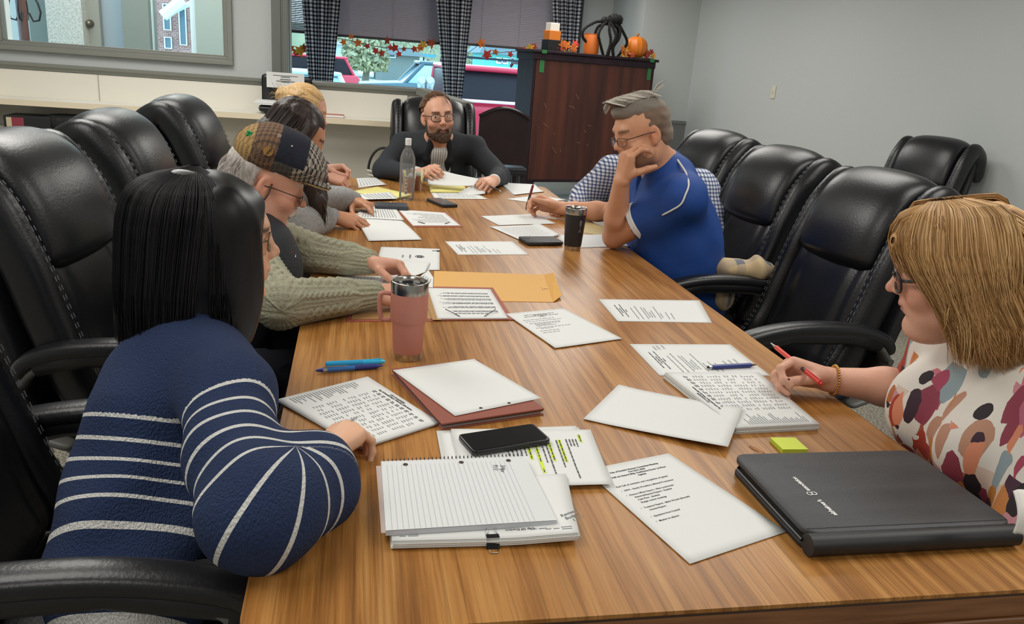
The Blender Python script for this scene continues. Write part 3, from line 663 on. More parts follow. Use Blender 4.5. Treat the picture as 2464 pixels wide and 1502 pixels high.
def gingham():
    m = mat('black_gingham_cloth', '#ffffff', .85); nt, N, L, b = nodes(m)
    u = N('Attribute', attribute_name='gu'); v = N('Attribute', attribute_name='gv'); out = []
    for q in (u, v):
        s = N('Math', operation='FRACT'); L(q.outputs['Fac'], s.inputs[0]); g = N('Math', operation='GREATER_THAN'); g.inputs[1].default_value = .54; L(s.outputs[0], g.inputs[0]); out.append(g)
    ad = N('Math', operation='ADD'); L(out[0].outputs[0], ad.inputs[0]); L(out[1].outputs[0], ad.inputs[1]); d = N('Math', operation='MULTIPLY'); d.inputs[1].default_value = .5; L(ad.outputs[0], d.inputs[0])
    r = N('ValToRGB'); r.color_ramp.interpolation = 'CONSTANT'; e = r.color_ramp.elements; e[0].color = lin('#e6e7ea'); e[1].position = .9; e[1].color = lin('#17191f'); x = e.new(.4); x.color = lin('#7d808b')
    L(d.outputs[0], r.inputs[0]); L(r.outputs[0], b.inputs['Base Color'])
    tr = N('BsdfTranslucent'); L(r.outputs[0], tr.inputs[0]); ms = N('MixShader', i_Fac=.5); L(b.outputs[0], ms.inputs[1]); L(tr.outputs[0], ms.inputs[2]); L(ms.outputs[0], nt.nodes['Material Output'].inputs[0]); return m
GING = gingham()
def curtain(label, tl, tr, bl, br, y=10.5, seed=0):
    A, B, C, D = [aty(p[0], p[1], y) for p in (tl, tr, bl, br)]; nu, nv = 72, 30; V = []; gu = []; gv = []
    up = (A[2]-C[2]); ext = (2.45-A[2])/up
    for j in range(nv):
        s = -ext+(1+ext)*j/(nv-1); sc_ = max(s, 0)
        for i in range(nu):
            u = i/(nu-1); P = (A+(B-A)*u)*(1-s)+(C+(D-C)*u)*s
            if s < 0: P[0] = (A+(B-A)*u)[0]
            fo = .045*math.sin(u*2*PI*3.5+seed+.8*sc_)*(.5+.5*(1-abs(2*u-1)**4)); V.append((P[0], y+fo, P[2])); gu.append(u*10); gv.append(P[2]/.045)
    F = np.array([(j*nu+i, j*nu+i+1, (j+1)*nu+i+1, (j+1)*nu+i) for j in range(nv-1) for i in range(nu-1)])
    me = npmesh('curtain', V, F); fattr(me, 'gu', gu); fattr(me, 'gv', gv)
    o = link('curtain', me, GING); tag(o, label, 'curtain', 'gingham curtains of the storefront window'); so = o.modifiers.new('thick', 'SOLIDIFY'); so.thickness = .003; return o
curtain('black and white gingham curtain at the left, ending at the ledge', (726, 0), (820, 0), (744, 215), (800, 215), seed=0)
curtain('black and white gingham curtain in the middle above the bearded man', (1050, 0), (1137, 0), (1072, 262), (1108, 262), seed=1)
curtain('black and white gingham curtain at the right behind the cabinet top', (1330, 0), (1400, 0), (1336, 150), (1386, 150), seed=2)
def leafpoly(s, rnd):
    pts = []
    for k in range(15):
        a = 2*PI*k/15; r = s*(1 if k % 3 == 0 else (.55 if k % 3 == 1 else .6))*(1.2 if k == 0 else 1); pts.append((r*math.sin(a), r*math.cos(a)))
    return pts
LC = [mat('leaf_orange', '#d9772e', .6), mat('leaf_red', '#c23a33', .6), mat('leaf_gold', '#d9a63a', .6), mat('leaf_rust', '#a4472e', .6)]
def leaf(parent, c, s, rnd, flat=False):
    e = Euler((rnd.uniform(-.7, .7)+(0 if flat else PI/2), rnd.uniform(-.5, .5), rnd.uniform(0, 6.28)) if flat else (PI/2+rnd.uniform(-.5, .5), rnd.uniform(0, 6.28), rnd.uniform(-.5, .5)))
    R = e.to_matrix(); V = [tuple(Vector(c))]; 
    for k, (x, y) in enumerate(leafpoly(s, rnd)): V.append(tuple(Vector(c)+R@Vector((x, y, (.12 if k % 2 else -.08)*s))))
    F = [(0, 1+k, 1+(k+1) % 15) for k in range(15)]
    o = link('leaf', npmesh('leaf', V, np.array(F), False), LC[rnd.randrange(4)], parent); q = o.modifiers.new('thick', 'SOLIDIFY'); q.thickness = .0015; return o
def garland(label, pts, y, seed, extra):
    P = [aty(a, b, y) for a, b in pts]; o = thing('leaf_garland', label, 'garland', tuple(P[0])); rnd = random.Random(seed); Q = [tuple(p-P[0]) for p in P]
    MB().tube(Q, .004, 6).build('cord', mat('garland_cord', '#6d5a3a', .7), o)
    for e in (Q[0], Q[-1]): MB().tube([e, (e[0], 10.765-P[0][1], e[2]+.03)], .003, 5).build('tie', mat('garland_cord'), o)
    for q in extra: leaf(o, tuple(aty(q[0], q[1], y)-P[0]), q[2], rnd)
garland('string of red and orange autumn leaves hung across the middle window pane', [(800, 90), (840, 97), (905, 112), (960, 118), (1010, 116), (1058, 100)], 10.62, 5, [(826, 102, .05), (861, 103, .06), (884, 111, .045), (904, 123, .05), (918, 128, .055), (932, 98, .06), (940, 115, .05), (950, 115, .06), (960, 130, .045), (972, 118, .04), (997, 118, .05), (1010, 115, .06), (1018, 108, .065), (1038, 104, .07), (845, 88, .04)])
garland('string of gold autumn leaves hung in the right window pane beside the cabinet', [(1125, 128), (1158, 104), (1175, 130), (1220, 125), (1262, 121), (1290, 112)], 10.62, 7, [(1158, 104, .07), (1172, 132, .075), (1192, 125, .05), (1228, 131, .045), (1250, 122, .06), (1262, 121, .055), (1276, 116, .07), (1285, 112, .05)])
garland('short string of orange leaves in the narrow pane left of the first curtain', [(694, 112), (715, 122), (740, 112)], 10.62, 9, [(700, 116, .06), (722, 122, .08), (731, 115, .06), (712, 128, .05)])

# ------------------------------------------------------------------ Halloween things on the cabinet
def ctop(px, off=.12): # a spot on the cabinet top
    d = _ray(px, 128); n = np.array([-math.sin(.275), math.cos(.275)]); o = np.array([1.84, 8.6])+n*off
    t = o.dot(n)/(d[:2].dot(n)); P = CAMP+d*t; return (P[0], P[1], 1.576)
t = thing('candle_stack', 'block candle of black, orange and white cubes on the cabinet corner', 'candle', ctop(1325), .275)
for z, s, c, nm in ((.055, .155, '#1b1a1c', 'black_block'), (.155, .135, '#d97a28', 'orange_block'), (.24, .11, '#e8e2d6', 'white_block')): MB().box((0, 0, z), (s, s, .11 if z < .1 else .095 if z < .2 else .08), bev=.004).build(nm, mat('candle_'+nm, c, .5), t)
MB().cyl((0, 0, .28), (0, 0, .305), .003).build('wick', mat('wick', '#3a332c', .8), t)
def pumpkin(name, label, loc, r, h, c, stem=True):
    t = thing(name, label, 'pumpkin', loc)
    def f(u, v):
        a = 2*PI*u; b = PI*v; rr = r*math.sin(b)**.8*(1-.06*abs(math.cos(a*6))**.5*1.0) if 0 < v < 1 else 0
        return (rr*math.cos(a), rr*math.sin(a), h/2-h/2*math.cos(b))
    MB().grid(f, 72, 20, wrap=True).build('body', mat('pumpkin_orange', c, .4), t, smooth=True)
    if stem: MB().tube([(0, 0, h-.01), (.0, 0, h+.015), (.012, 0, h+.03)], [.02, .013, .015]).build('stem', mat('pumpkin_stem', '#a3682f', .7), t, smooth=True)
    return t
pumpkin('pumpkin', 'ribbed orange pumpkin at the right end of the cabinet top', ctop(1529), .128, .23, '#dc7a22')
P = ctop(1421); t = thing('pumpkin_can', 'orange cylinder decoration behind the spider legs', 'decoration', P)
MB().lathe([(.075, 0), (.082, .02), (.085, .19), (.08, .205)], seg=28).build('body', mat('orange_can', '#d5702a', .5), t, auto=40); MB().lathe([(.083, .2), (.083, .212)], seg=28).build('lid', mat('orange_lid', '#b85a20', .5), t)
P = ctop(1456, .1); t = thing('toy_spider', 'large furry black toy spider standing on the cabinet', 'toy', P, .3)
FUR = mat('black_fur', '#08080a', .9, bump=(120, 1.))
def furball(mb, c, r, n, rnd, sc=(1, 1, 1)):
    mb.ball(c, r, sc)
    for k in range(n):
        d = Vector((rnd.gauss(0, 1), rnd.gauss(0, 1), rnd.gauss(0, 1))).normalized(); a = Vector(c)+Vector((d[0]*sc[0], d[1]*sc[1], d[2]*sc[2]))*r; mb.cyl(a-d*.01, a+d*.014, .005, .0005, seg=4)
rnd = random.Random(8)
mb = MB(); furball(mb, (.09, .0, .375), .072, 160, rnd, (1.15, 1, .85)); furball(mb, (-.03, 0, .355), .05, 90, rnd, (1.2, 1, .85)); mb.build('body', FUR, t, smooth=True)
legs = [[(-.06, .02, .35), (-.16, .02, .33), (-.30, .0, .25), (-.31, .0, .17), (-.22, .02, .10), (-.16, .05, .0)], [(-.05, -.04, .34), (-.12, -.08, .30), (-.19, -.12, .21), (-.16, -.12, .12), (-.09, -.1, .0)],
        [(-.02, -.05, .34), (-.04, -.1, .25), (-.03, -.13, .14), (-.06, -.13, .0)], [(0, -.05, .34), (.02, -.1, .27), (.03, -.13, .2), (.0, -.13, .1), (.02, -.13, .0)],
        [(.06, -.04, .33), (.11, -.08, .28), (.09, -.1, .18), (.03, -.1, .09), (.06, -.08, .0)], [(.08, .04, .34), (.16, .04, .29), (.18, .05, .2), (.1, .05, .1), (.08, .06, .0)],
        [(.12, -.02, .34), (.18, -.04, .26), (.24, -.05, .16), (.2, -.05, .08), (.16, -.02, .0)], [(-.02, .05, .33), (-.07, .1, .28), (-.08, .12, .15), (-.04, .12, .0)]]
for L_ in legs:
    pts = spl(L_, 16); mb = MB(); mb.tube(pts, .015, 7)
    for p in pts:
        for k in range(7): d = Vector((rnd.gauss(0, 1), rnd.gauss(0, 1), rnd.gauss(0, 1))).normalized(); mb.cyl(Vector(p)+d*.01, Vector(p)+d*.024, .004, .0005, seg=4)
    mb.build('leg', FUR, t)
def leafpile(label, pxs, seed):
    P = np.array(ctop(pxs[len(pxs)//2], .06)); t = thing('leaf_pile', label, 'leaves', tuple(P)); rnd = random.Random(seed)
    for px in pxs:
        for k in range(3):
            q = np.array(ctop(px+rnd.uniform(-8, 8), rnd.uniform(.03, .1)))-P; leaf(t, (q[0], q[1], .02+rnd.uniform(0, .075)), rnd.uniform(.035, .06), rnd)
    Q0, Q1 = np.array(ctop(pxs[0], .06))-P, np.array(ctop(pxs[-1], .06))-P; MB().tube([(Q0[0], Q0[1], .006), (Q1[0], Q1[1], .006)], .005, 6).build('stem', mat('garland_cord'), t)
leafpile('bunch of orange and red cloth leaves beside the block candle', [1345, 1358, 1370, 1384], 21)
leafpile('row of orange cloth leaves around the ribbed pumpkin', [1495, 1508, 1522, 1540, 1552, 1574], 22)
# wall switch plate
P = atx(1862, 222, XR); t = thing('wall_plate', 'cream light switch plate on the right wall', 'switch', (XR-.001, P[1], P[2])); MB().box((-.004, 0, 0), (.008, .075, .12), bev=.003).build('plate', mat('ivory_plastic', '#d8d1bd', .4), t); MB().box((-.011, 0, 0), (.012, .012, .026)).build('toggle', mat('ivory_plastic'), t)
# ------------------------------------------------------------------ figures: smooth distance fields meshed into one continuous surface
V3 = lambda *a: np.array(a, float)
def unit(v): v = np.asarray(v, float); return v/np.linalg.norm(v)
def frame(fwd, up=(0, 0, 1), roll=0.):
    f = unit(fwd); x = unit(np.cross(f, up)); u = np.cross(x, f)
    if roll: x, u = math.cos(roll)*x+math.sin(roll)*u, -math.sin(roll)*x+math.cos(roll)*u
    return np.stack([x, f, u], 1)          # columns: right, forward, up
class Sdf:
    def __init__(s, lo, hi, h=.003):
        s.lo = np.array(lo, float); s.h = h; s.n = np.ceil((np.array(hi)-s.lo)/h).astype(int)+1
        s.D = np.full(s.n, .15, np.float32)
    def _grid(s, lo, hi, pad):
        a = np.maximum(0, np.floor((np.array(lo)-pad-s.lo)/s.h).astype(int)); b = np.minimum(s.n, np.ceil((np.array(hi)+pad-s.lo)/s.h).astype(int)+1)
        if (b <= a).any(): return None
        ax = [(s.lo[i]+s.h*np.arange(a[i], b[i])).astype(np.float32) for i in range(3)]
        return tuple(slice(a[i], b[i]) for i in range(3)), ax[0][:, None, None], ax[1][None, :, None], ax[2][None, None, :]
    def _mix(s, sl, d, k, sub):
        A = s.D[sl]
        if sub:
            h = np.maximum(k-np.abs(A+d), 0)/k; s.D[sl] = np.maximum(A, -d)+h*h*k*.25
        else:
            h = np.maximum(k-np.abs(A-d), 0)/k; s.D[sl] = np.minimum(A, d)-h*h*k*.25
    def cap(s, a, b, ra, rb=None, k=.012, sub=False, sq=None, disp=None):
        a, b = np.asarray(a, float), np.asarray(b, float); rb = ra if rb is None else rb; r = max(ra, rb)*(1 if sq is None else max(1, sq[1]))
        g = s._grid(np.minimum(a, b)-r, np.maximum(a, b)+r, k+.02)
        if g is None: return s
        sl, X, Y, Z = g; ba = b-a; L2 = max(ba@ba, 1e-12)
        px, py, pz = X-a[0], Y-a[1], Z-a[2]
        t = np.clip((px*ba[0]+py*ba[1]+pz*ba[2])/L2, 0, 1)
        qx, qy, qz = px-t*ba[0], py-t*ba[1], pz-t*ba[2]
        if sq is not None:
            n, f = np.asarray(sq[0]), sq[1]; dn = (qx*n[0]+qy*n[1]+qz*n[2])*(1/f-1); qx = qx+dn*n[0]; qy = qy+dn*n[1]; qz = qz+dn*n[2]
        rr = ra+(rb-ra)*t
        d = np.sqrt(qx*qx+qy*qy+qz*qz)-rr
        if sq is not None: d = d*min(1., sq[1])
        if disp is not None: d = d-disp(t*math.sqrt(L2), qx, qy, qz, rr)
        s._mix(sl, d.astype(np.float32), k, sub); return s
    def chain(s, pts, rad, k=.015, **kw):
        for i in range(len(pts)-1): s.cap(pts[i], pts[i+1], rad[i], rad[i+1], k, **kw)
        return s
    def ell(s, c, r, R=None, k=.012, sub=False, clip=None):
        c = np.asarray(c, float); r = np.asarray(r, float); m = r.max(); g = s._grid(c-m, c+m, k+.02)
        if g is None: return s
        sl, X, Y, Z = g; p = [X-c[0], Y-c[1], Z-c[2]]
        if R is not None: p = [p[0]*R[0, i]+p[1]*R[1, i]+p[2]*R[2, i] for i in range(3)]
        k0 = np.sqrt((p[0]/r[0])**2+(p[1]/r[1])**2+(p[2]/r[2])**2); k1 = np.sqrt((p[0]/r[0]**2)**2+(p[1]/r[1]**2)**2+(p[2]/r[2]**2)**2)+1e-9
        d = k0*(k0-1)/k1
        if clip is not None:
            for (n, o) in clip: d = np.maximum(d, p[0]*n[0]+p[1]*n[1]+p[2]*n[2]-o)
        s._mix(sl, d.astype(np.float32), k, sub); return s
    def box(s, c, hf, R=None, rnd=.01, k=.01, sub=False):
        c = np.asarray(c, float); hf = np.asarray(hf, float); m = np.linalg.norm(hf)+rnd; g = s._grid(c-m, c+m, k+.01)
        if g is None: return s
        sl, X, Y, Z = g; p = [X-c[0], Y-c[1], Z-c[2]]
        if R is not None: p = [p[0]*R[0, i]+p[1]*R[1, i]+p[2]*R[2, i] for i in range(3)]
        q = [np.abs(p[i])-(hf[i]-rnd) for i in range(3)]
        d = np.sqrt(sum(np.maximum(v, 0)**2 for v in q))+np.minimum(np.maximum(np.maximum(q[0], q[1]), q[2]), 0)-rnd
        s._mix(sl, d.astype(np.float32), k, sub); return s
    def cut(s, p, n, k=.004):
        """remove the side of the plane that n points to"""
        ax = [(s.lo[i]+s.h*np.arange(s.n[i])).astype(np.float32) for i in range(3)]
        d = (ax[0][:, None, None]-p[0])*n[0]+(ax[1][None, :, None]-p[1])*n[1]+(ax[2][None, None, :]-p[2])*n[2]
        s.D = np.maximum(s.D, d.astype(np.float32)); return s
    def wrinkle(s, amp, freq, seed=0, stretch=(1, 1, 1)):
        rnd = np.random.RandomState(seed); ax = [(s.lo[i]+s.h*np.arange(s.n[i])).astype(np.float32) for i in range(3)]
        m = np.abs(s.D) < .03; idx = np.nonzero(m); P = np.stack([ax[i][idx[i]] for i in range(3)], 1); acc = np.zeros(len(P), np.float32)
        W_ = P+.02*np.sin(P[:, [1, 2, 0]]*17+seed)
        for j in range(9):
            d = rnd.normal(size=3)*np.array(stretch); d = d/np.linalg.norm(d)*freq*rnd.uniform(.6, 1.7); acc += np.sin(W_@d+rnd.uniform(0, 6.28))
        s.D[idx] += (amp*acc/3).astype(np.float32); return s
    def mesh(s):
        D = s.D; S = D < 0; nx, ny, nz = s.n
        act = np.zeros((nx-1, ny-1, nz-1), np.uint8); offs = [(i, j, k) for i in (0, 1) for j in (0, 1) for k in (0, 1)]
        for (i, j, k) in offs: act += S[i:nx-1+i, j:ny-1+j, k:nz-1+k]
        idx = np.nonzero((act > 0) & (act < 8)); n = len(idx[0]); ids = np.full(act.shape, -1, np.int32); ids[idx] = np.arange(n)
        c = {o: D[idx[0]+o[0], idx[1]+o[1], idx[2]+o[2]] for o in offs}; P = np.zeros((n, 3), np.float32); cnt = np.zeros(n, np.float32)
        for a in offs:
            for ax in range(3):
                if a[ax]: continue
                b = list(a); b[ax] = 1; b = tuple(b); da, db = c[a], c[b]; m = (da < 0) != (db < 0)
                t = np.where(m, da/np.where(m, da-db, 1), 0)
                for q in range(3): P[:, q] += np.where(m, a[q]+(t if q == ax else 0), 0)
                cnt += m
        P /= cnt[:, None]; V = (np.stack(idx, 1)+P)*s.h+s.lo; Fs = []
        for ax in range(3):
            o1, o2 = [(1, 2), (2, 0), (0, 1)][ax]
            sa = [slice(None)]*3; sb = [slice(None)]*3; sa[ax] = slice(0, -1); sb[ax] = slice(1, None)
            e = S[tuple(sa)] != S[tuple(sb)]; q = np.array(np.nonzero(e)); ok = np.ones(q.shape[1], bool)
            for o in (o1, o2): ok &= (q[o] > 0) & (q[o] < s.n[o]-1)
            q = q[:, ok]; fl = S[tuple(q)]
            def cell(d1, d2):
                r = q.copy(); r[o1] -= d1; r[o2] -= d2; return ids[tuple(r)]
            A = np.stack([cell(0, 0), cell(1, 0), cell(1, 1), cell(0, 1)], 1); A[~fl] = A[~fl][:, ::-1]; Fs.append(A)
        F = np.concatenate(Fs); F = F[(F >= 0).all(1)]
        return V, F
SKINM = {}
def attr_mat(name, rough=.5, bump=None, spec=.4, **kw):
    m = mat(name, '#808080', rough, bump=bump, **kw); nt, N, L, b = nodes(m)
    a = N('Attribute', attribute_name='Col'); L(a.outputs['Color'], b.inputs['Base Color']); b.inputs['Specular IOR Level'].default_value = spec; return m
SKIN = attr_mat('skin', .46, bump=(260, .10), spec=.35)
def chainparam(P, pts, rad):
    """arc length along the chain and signed distance to it"""
    best = np.full(len(P), 9.); arc = np.zeros(len(P)); s0 = 0
    for i in range(len(pts)-1):
        a, b = np.asarray(pts[i]), np.asarray(pts[i+1]); ba = b-a; l = np.linalg.norm(ba); t = np.clip((P-a)@ba/(l*l), 0, 1)
        d = np.linalg.norm(P-a-t[:, None]*ba, axis=1)-(rad[i]+(rad[i+1]-rad[i])*t); m = d < best; best[m] = d[m]; tt = (P-a)@ba/(l*l) if i in (0, len(pts)-2) else t
        arc[m] = (s0+l*np.clip(tt, -9 if i == 0 else 0, 9 if i == len(pts)-2 else 1))[m]; s0 += l
    return arc, best
def softparam(P, pts, sig):
    """smooth position along a bent limb: fans out round the bends"""
    Q = np.array(spl([tuple(p) for p in pts], 70)); s = np.concatenate([[0], np.cumsum(np.linalg.norm(np.diff(Q, axis=0), axis=1))]); out = np.zeros(len(P))
    for i in range(0, len(P), 20000):
        d2 = ((P[i:i+20000, None, :]-Q[None])**2).sum(2); w = np.exp(-(d2-d2.min(1, keepdims=True))/(sig*sig)); out[i:i+20000] = (w*s).sum(1)/w.sum(1)
    return out
def bendparam(P, a, e, w, inner, R):
    """position along an arm bent at e: parallel rings on both limbs, fanning round the crook between them"""
    u, f = unit(e-a), unit(w-e); K = e+unit(unit(a-e)+unit(w-e))*inner; o = -(f-u*(f@u)); o = unit(o); q = P-K; pu, pf = q@u, q@f; phi = math.acos(np.clip(u@f, -1, 1))
    th = np.clip(np.arctan2(pu, q@o), 0, phi); bendparam.w = np.where((pu >= 0) & (pf <= 0), np.maximum(np.linalg.norm(q, axis=1)/R, .45), 1.); return np.where(pu < 0, pu, np.where(pf > 0, R*phi+pf, R*th))
def onmesh(V, px, py, lift=.001):
    d = _ray(px, py); d = d/np.linalg.norm(d); q = V-CAMP; t = q@d; e = np.linalg.norm(q-t[:, None]*d, axis=1); m = e < .005
    if not m.any(): m = e < e.min()+.003
    i = np.nonzero(m)[0]; k = i[np.argmin(t[i])]; return V[k]-d*lift
class Head:
    def __init__(s, o, fwd, up=(0, 0, 1), roll=0., sc=1.): s.o = np.asarray(o, float); s.R = frame(fwd, up, roll); s.s = sc
    def w(s, *v): return s.o+s.R@(s.s*np.array(v, float))
    def inv(s, P): return (P-s.o)@s.R/s.s
    def skin(s, S, fem=False, gaze=-.4, jaw=1., chin=0., cheek=1., nose=1., full=1.):
        q = s.s; R = s.R
        E = lambda c, r, k=.02, **kw: S.ell(s.w(*c), np.array(r)*q, R, k*q, **kw)
        C = lambda a, b, ra, rb=None, k=.012, **kw: S.cap(s.w(*a), s.w(*b), ra*q, (ra if rb is None else rb)*q, k*q, **kw)
        E((0, -.018, .045), (.076, .094, .084)); E((0, .030, .030), (.066, .062, .062), .03)
        E((0, .030, -.035), (.0605*full, .062, .078), .03); E((0, .030, -.082), (.050*jaw*full, .052, .038), .03)
        for x in (-1, 1): E((x*.040*full, .058, -.030), (.026*cheek, .026, .026), .02); E((x*.047*jaw*full, -.002, -.072), (.014, .022, .026), .03)
        E((0, .078, -.106-chin), (.020*jaw, .015, .015), .02)
        C((-.034, .083, .032), (.034, .083, .032), .009, k=.02); 
        for x in (-1, 1):
            E((x*.031, .101, .012), (.019, .016, .011), .012, sub=True)
            S.ell(s.w(x*.031, .074, .008), np.array((.0158,)*3)*q, R, .005*q, clip=[((0, -.35, -1), -gaze*.016)])
            C((x*.015, .086, .004), (x*.024, .083, .0), .005, k=.01)
        C((0, .088, .024), (0, .104*nose+.004*(1-nose), -.016), .0068, .0085, k=.016); E((0, .108*nose, -.024), (.0105, .0115, .010), .010)
        for x in (-1, 1): E((x*.0115, .099, -.028), (.0075, .010, .0075), .007); E((x*.006, .104, -.0355), (.003, .005, .003), .004, sub=True)
        E((0, .084, -.052), (.024, .014, .018), .015)
        C((-.019, .0865, -.061), (-.004, .0955, -.058), .0038, .0052, k=.006); C((.019, .0865, -.061), (.004, .0955, -.058), .0038, .0052, k=.006)
        C((-.016, .0865, -.070), (.016, .0865, -.070), .0058 if fem else .005, k=.008); C((0, .091, -.070), (0, .091, -.070), .0056, k=.008)
        C((-.020, .0955, -.0645), (.020, .0955, -.0645), .0022, k=.004, sub=True)
        E((0, .094, -.085), (.016, .006, .006), .01, sub=True)
        for x in (-1, 1):
            r_ = s.R@np.array(Euler((-.15, 0, x*.35)).to_matrix())
            S.ell(s.w(x*.078, -.012, -.004), np.array((.009, .019, .031))*q, r_, .008*q)
            S.ell(s.w(x*.087, -.006, .002), np.array((.006, .011, .018))*q, r_, .005*q, sub=True); S.ell(s.w(x*.074, -.006, -.03), np.array((.008, .01, .012))*q, r_, .008*q)
        return s
    def neck(s, S, base, r=.056, k=.03): S.cap(s.w(0, -.020, -.055), base, r*s.s, r*1.08*s.s, k); return s
    def eyes(s, parent, iris='#5a4636', look=(0, -.4)):
        for x in (-1, 1):
            o = s.w(x*.031, .0745, .008); V = []; 
            mb = MB().ball((0, 0, 0), .0142*s.s, seg=20); me = mb.build('eyeball', mat('eye_white', '#e6ddd6', .2), parent); me.location = Vector(o)-me.parent.location
            d = s.R@unit((look[0], 1, look[1])); 
            ib = MB().ball(tuple(d*.0092*s.s), .0066*s.s, seg=14); ib.build('iris', mat('iris_'+iris.strip('#'), iris, .15), me, smooth=True)
            me.data.polygons.foreach_set('use_smooth', [True]*len(me.data.polygons))
def skin_cols(V, head=None, base='#c99a80', lip='#b56a5e', brow='#4a3a30', blush=.25, stub=None, browz=.0, excl=()):
    b = np.array(lin(base)[:3]); C = np.tile(b, (len(V), 1))
    if head is not None:
        P = head.inv(V); x, y, z = P[:, 0], P[:, 1], P[:, 2]; near = (np.abs(x) < .11) & (np.abs(y) < .14) & (z > -.13) & (z < .15)
        if excl:
            for a, b_, r in HSEG[-19:] if excl == 1 else HSEG[-38:]: ba = b_-a; t = np.clip((V-a)@ba/(ba@ba+1e-9), 0, 1); near &= np.linalg.norm(V-a-t[:, None]*ba, axis=1) > r+.012
        def put(mask, col, f=1.):
            f = np.clip(mask*f, 0, 1)*near; C[:] = C*(1-f[:, None])+f[:, None]*np.array(lin(col)[:3])
        red = np.array(lin(base)[:3])*np.array([1.05, .62, .55])
        f = (np.exp(-(((np.abs(x)-.045)/.024)**2+((z+.03)/.025)**2))*(y > .02)+np.exp(-((x/.014)**2+((z+.024)/.014)**2))*(y > .08)*.9+np.exp(-(((np.abs(x)-.08)/.012)**2+((z+.0)/.03)**2))*.9)*blush*near
        C = C*(1-f[:, None])+f[:, None]*red
        if stub: 
            m = np.clip((-.028-z-.25*np.maximum(.06-y, 0))/.016, 0, 1)*np.clip((y+.01)/.02, 0, 1)*(1-np.exp(-((x/.03)**2+((z+.045)/.008)**2))*0); put(m, stub[0], stub[1])
        put(((np.abs(x) < .022) & (y > .078))*np.exp(-((z+.064)/.0095)**4), lip, .85)
        bz = .030+browz+.10*(np.abs(x)-.03)-2.5*np.maximum(np.abs(x)-.035, 0)**1.3*.3
        put(np.exp(-((z-bz)/.0052)**4)*(np.abs(x) > .012)*(np.abs(x) < .052)*(y > .05), brow, .85)
    return np.concatenate([C, np.ones((len(V), 1))], 1)
HSEG = []
FL = [(.042, .026, .021), (.046, .029, .022), (.042, .027, .021), (.034, .021, .018)]
def hand(S, w, F, U, side, flex, spread=(.12, .03, -.05, -.14), thumb=None, sc=1., cup=0.):
    """wrist, finger direction, back-of-hand normal; side +1 right hand. Returns fingertip positions"""
    F = unit(F); U = unit(np.asarray(U)-F*np.dot(U, F)); T = np.cross(U, F)*side; w = np.asarray(w, float); tips = []
    L_ = lambda t, f, u: w+sc*(T*t+F*f+U*u)
    tof = (.031, .0105, -.010, -.028); fof = (.090, .095, .089, .079); uof = (.002, .006, .004, -.002)
    for i in range(4):
        kn = L_(tof[i], fof[i], uof[i]-cup*abs(i-1)*.004); HSEG.append((w, kn, .016*sc))
        S.cap(L_(tof[i]*.62, .006, 0), kn, .0145*sc, .0115*sc, .014*sc)
        S.cap(L_(tof[i]*.7, .03, -.006), L_(tof[i]*.95, fof[i]-.012, uof[i]-.007), .011*sc, .0105*sc, .014*sc)
        a = 0; p = kn; r0 = (.0098, .0102, .0096, .0085)[i]*sc
        for j in range(3):
            a += flex[i][j]; d = math.cos(a)*(F*math.cos(spread[i])+T*math.sin(spread[i]))-math.sin(a)*U; q = p+unit(d)*FL[i][j]*sc
            HSEG.append((p, q, r0)); S.cap(p, q, r0*(1-.10*j), r0*(1-.10*(j+1)), .004*sc); S.cap(p, p, r0*(1.06-.10*j), k=.003*sc); p = q
        tips.append(p)
    th = thumb or [(.75, .6, -.3), (.45, .85, -.2), (.3, .95, -.1)]
    p = L_(.018, .020, -.008); rr = (.0165, .0125, .0108, .0085)
    S.ell(L_(.022, .040, -.012), np.array((.016, .03, .014))*sc, np.stack([T, F, U], 1), .014*sc)
    for j, (d, l) in enumerate(zip(th, (.042, .034, .028))):
        v = unit(T*d[0]+F*d[1]+U*d[2]); q = p+v*l*sc; HSEG.append((p, q, rr[j]*sc)); S.cap(p, q, rr[j]*sc, rr[j+1]*sc, .010*sc if j == 0 else .004*sc); p = q
    tips.append(p); return tips
SEAT = .488      # top of the chair seats: figures rest on it
def put(name, S, m, parent, cols=None, post=None):
    if S.lo[2] < SEAT and name not in ('brim_lining', 'sleeve_band'): S.cut((0, 0, SEAT), (0, 0, -1))
    V, F = S.mesh(); me = npmesh(name, V, F)
    if cols is not None: fattr(me, 'Col', cols(V) if callable(cols) else np.tile(lin(cols), (len(V), 1)), 4)
    if post: post(me, V)
    return link(name, me, m, parent, world=True)
def strands(name, paths, radius, m, parent, cols=None, seg=3, seed=0):
    """many fine locks; paths: list of (n,3) arrays"""
    V = []; F = []; C = []; base = 0; rnd = np.random.RandomState(seed)
    for P in paths:
        P = np.asarray(P); n = len(P); t = np.gradient(P, axis=0); t /= np.linalg.norm(t, axis=1)[:, None]+1e-9
        ref = np.array([.3, .9, .1]) if abs(t[0][2]) > .9 else np.array([0, 0, 1.]); a = np.cross(t, ref); a /= np.linalg.norm(a, axis=1)[:, None]+1e-9; b = np.cross(t, a)
        w = radius*rnd.uniform(.6, 1.3)*np.minimum(1, np.minimum(np.arange(n)*.6+.5, (n-1-np.arange(n))*.45+.12))
        for k in range(seg):
            an = 2*PI*k/seg; V.append(P+(a*math.cos(an)+b*math.sin(an))*w[:, None])
        i = np.arange(n-1)
        for k in range(seg):
            k2 = (k+1) % seg; F.append(np.stack([base+k*n+i, base+k2*n+i, base+k2*n+i+1, base+k*n+i+1], 1))
        if cols is not None: c = np.array(lin(cols[rnd.randint(len(cols))])); C.append(np.tile(c, (n*seg, 1)))
        base += n*seg
    me = npmesh(name, np.concatenate(V), np.concatenate(F))
    if cols is not None: fattr(me, 'Col', np.concatenate(C), 4)
    return link(name, me, m, parent, world=True)
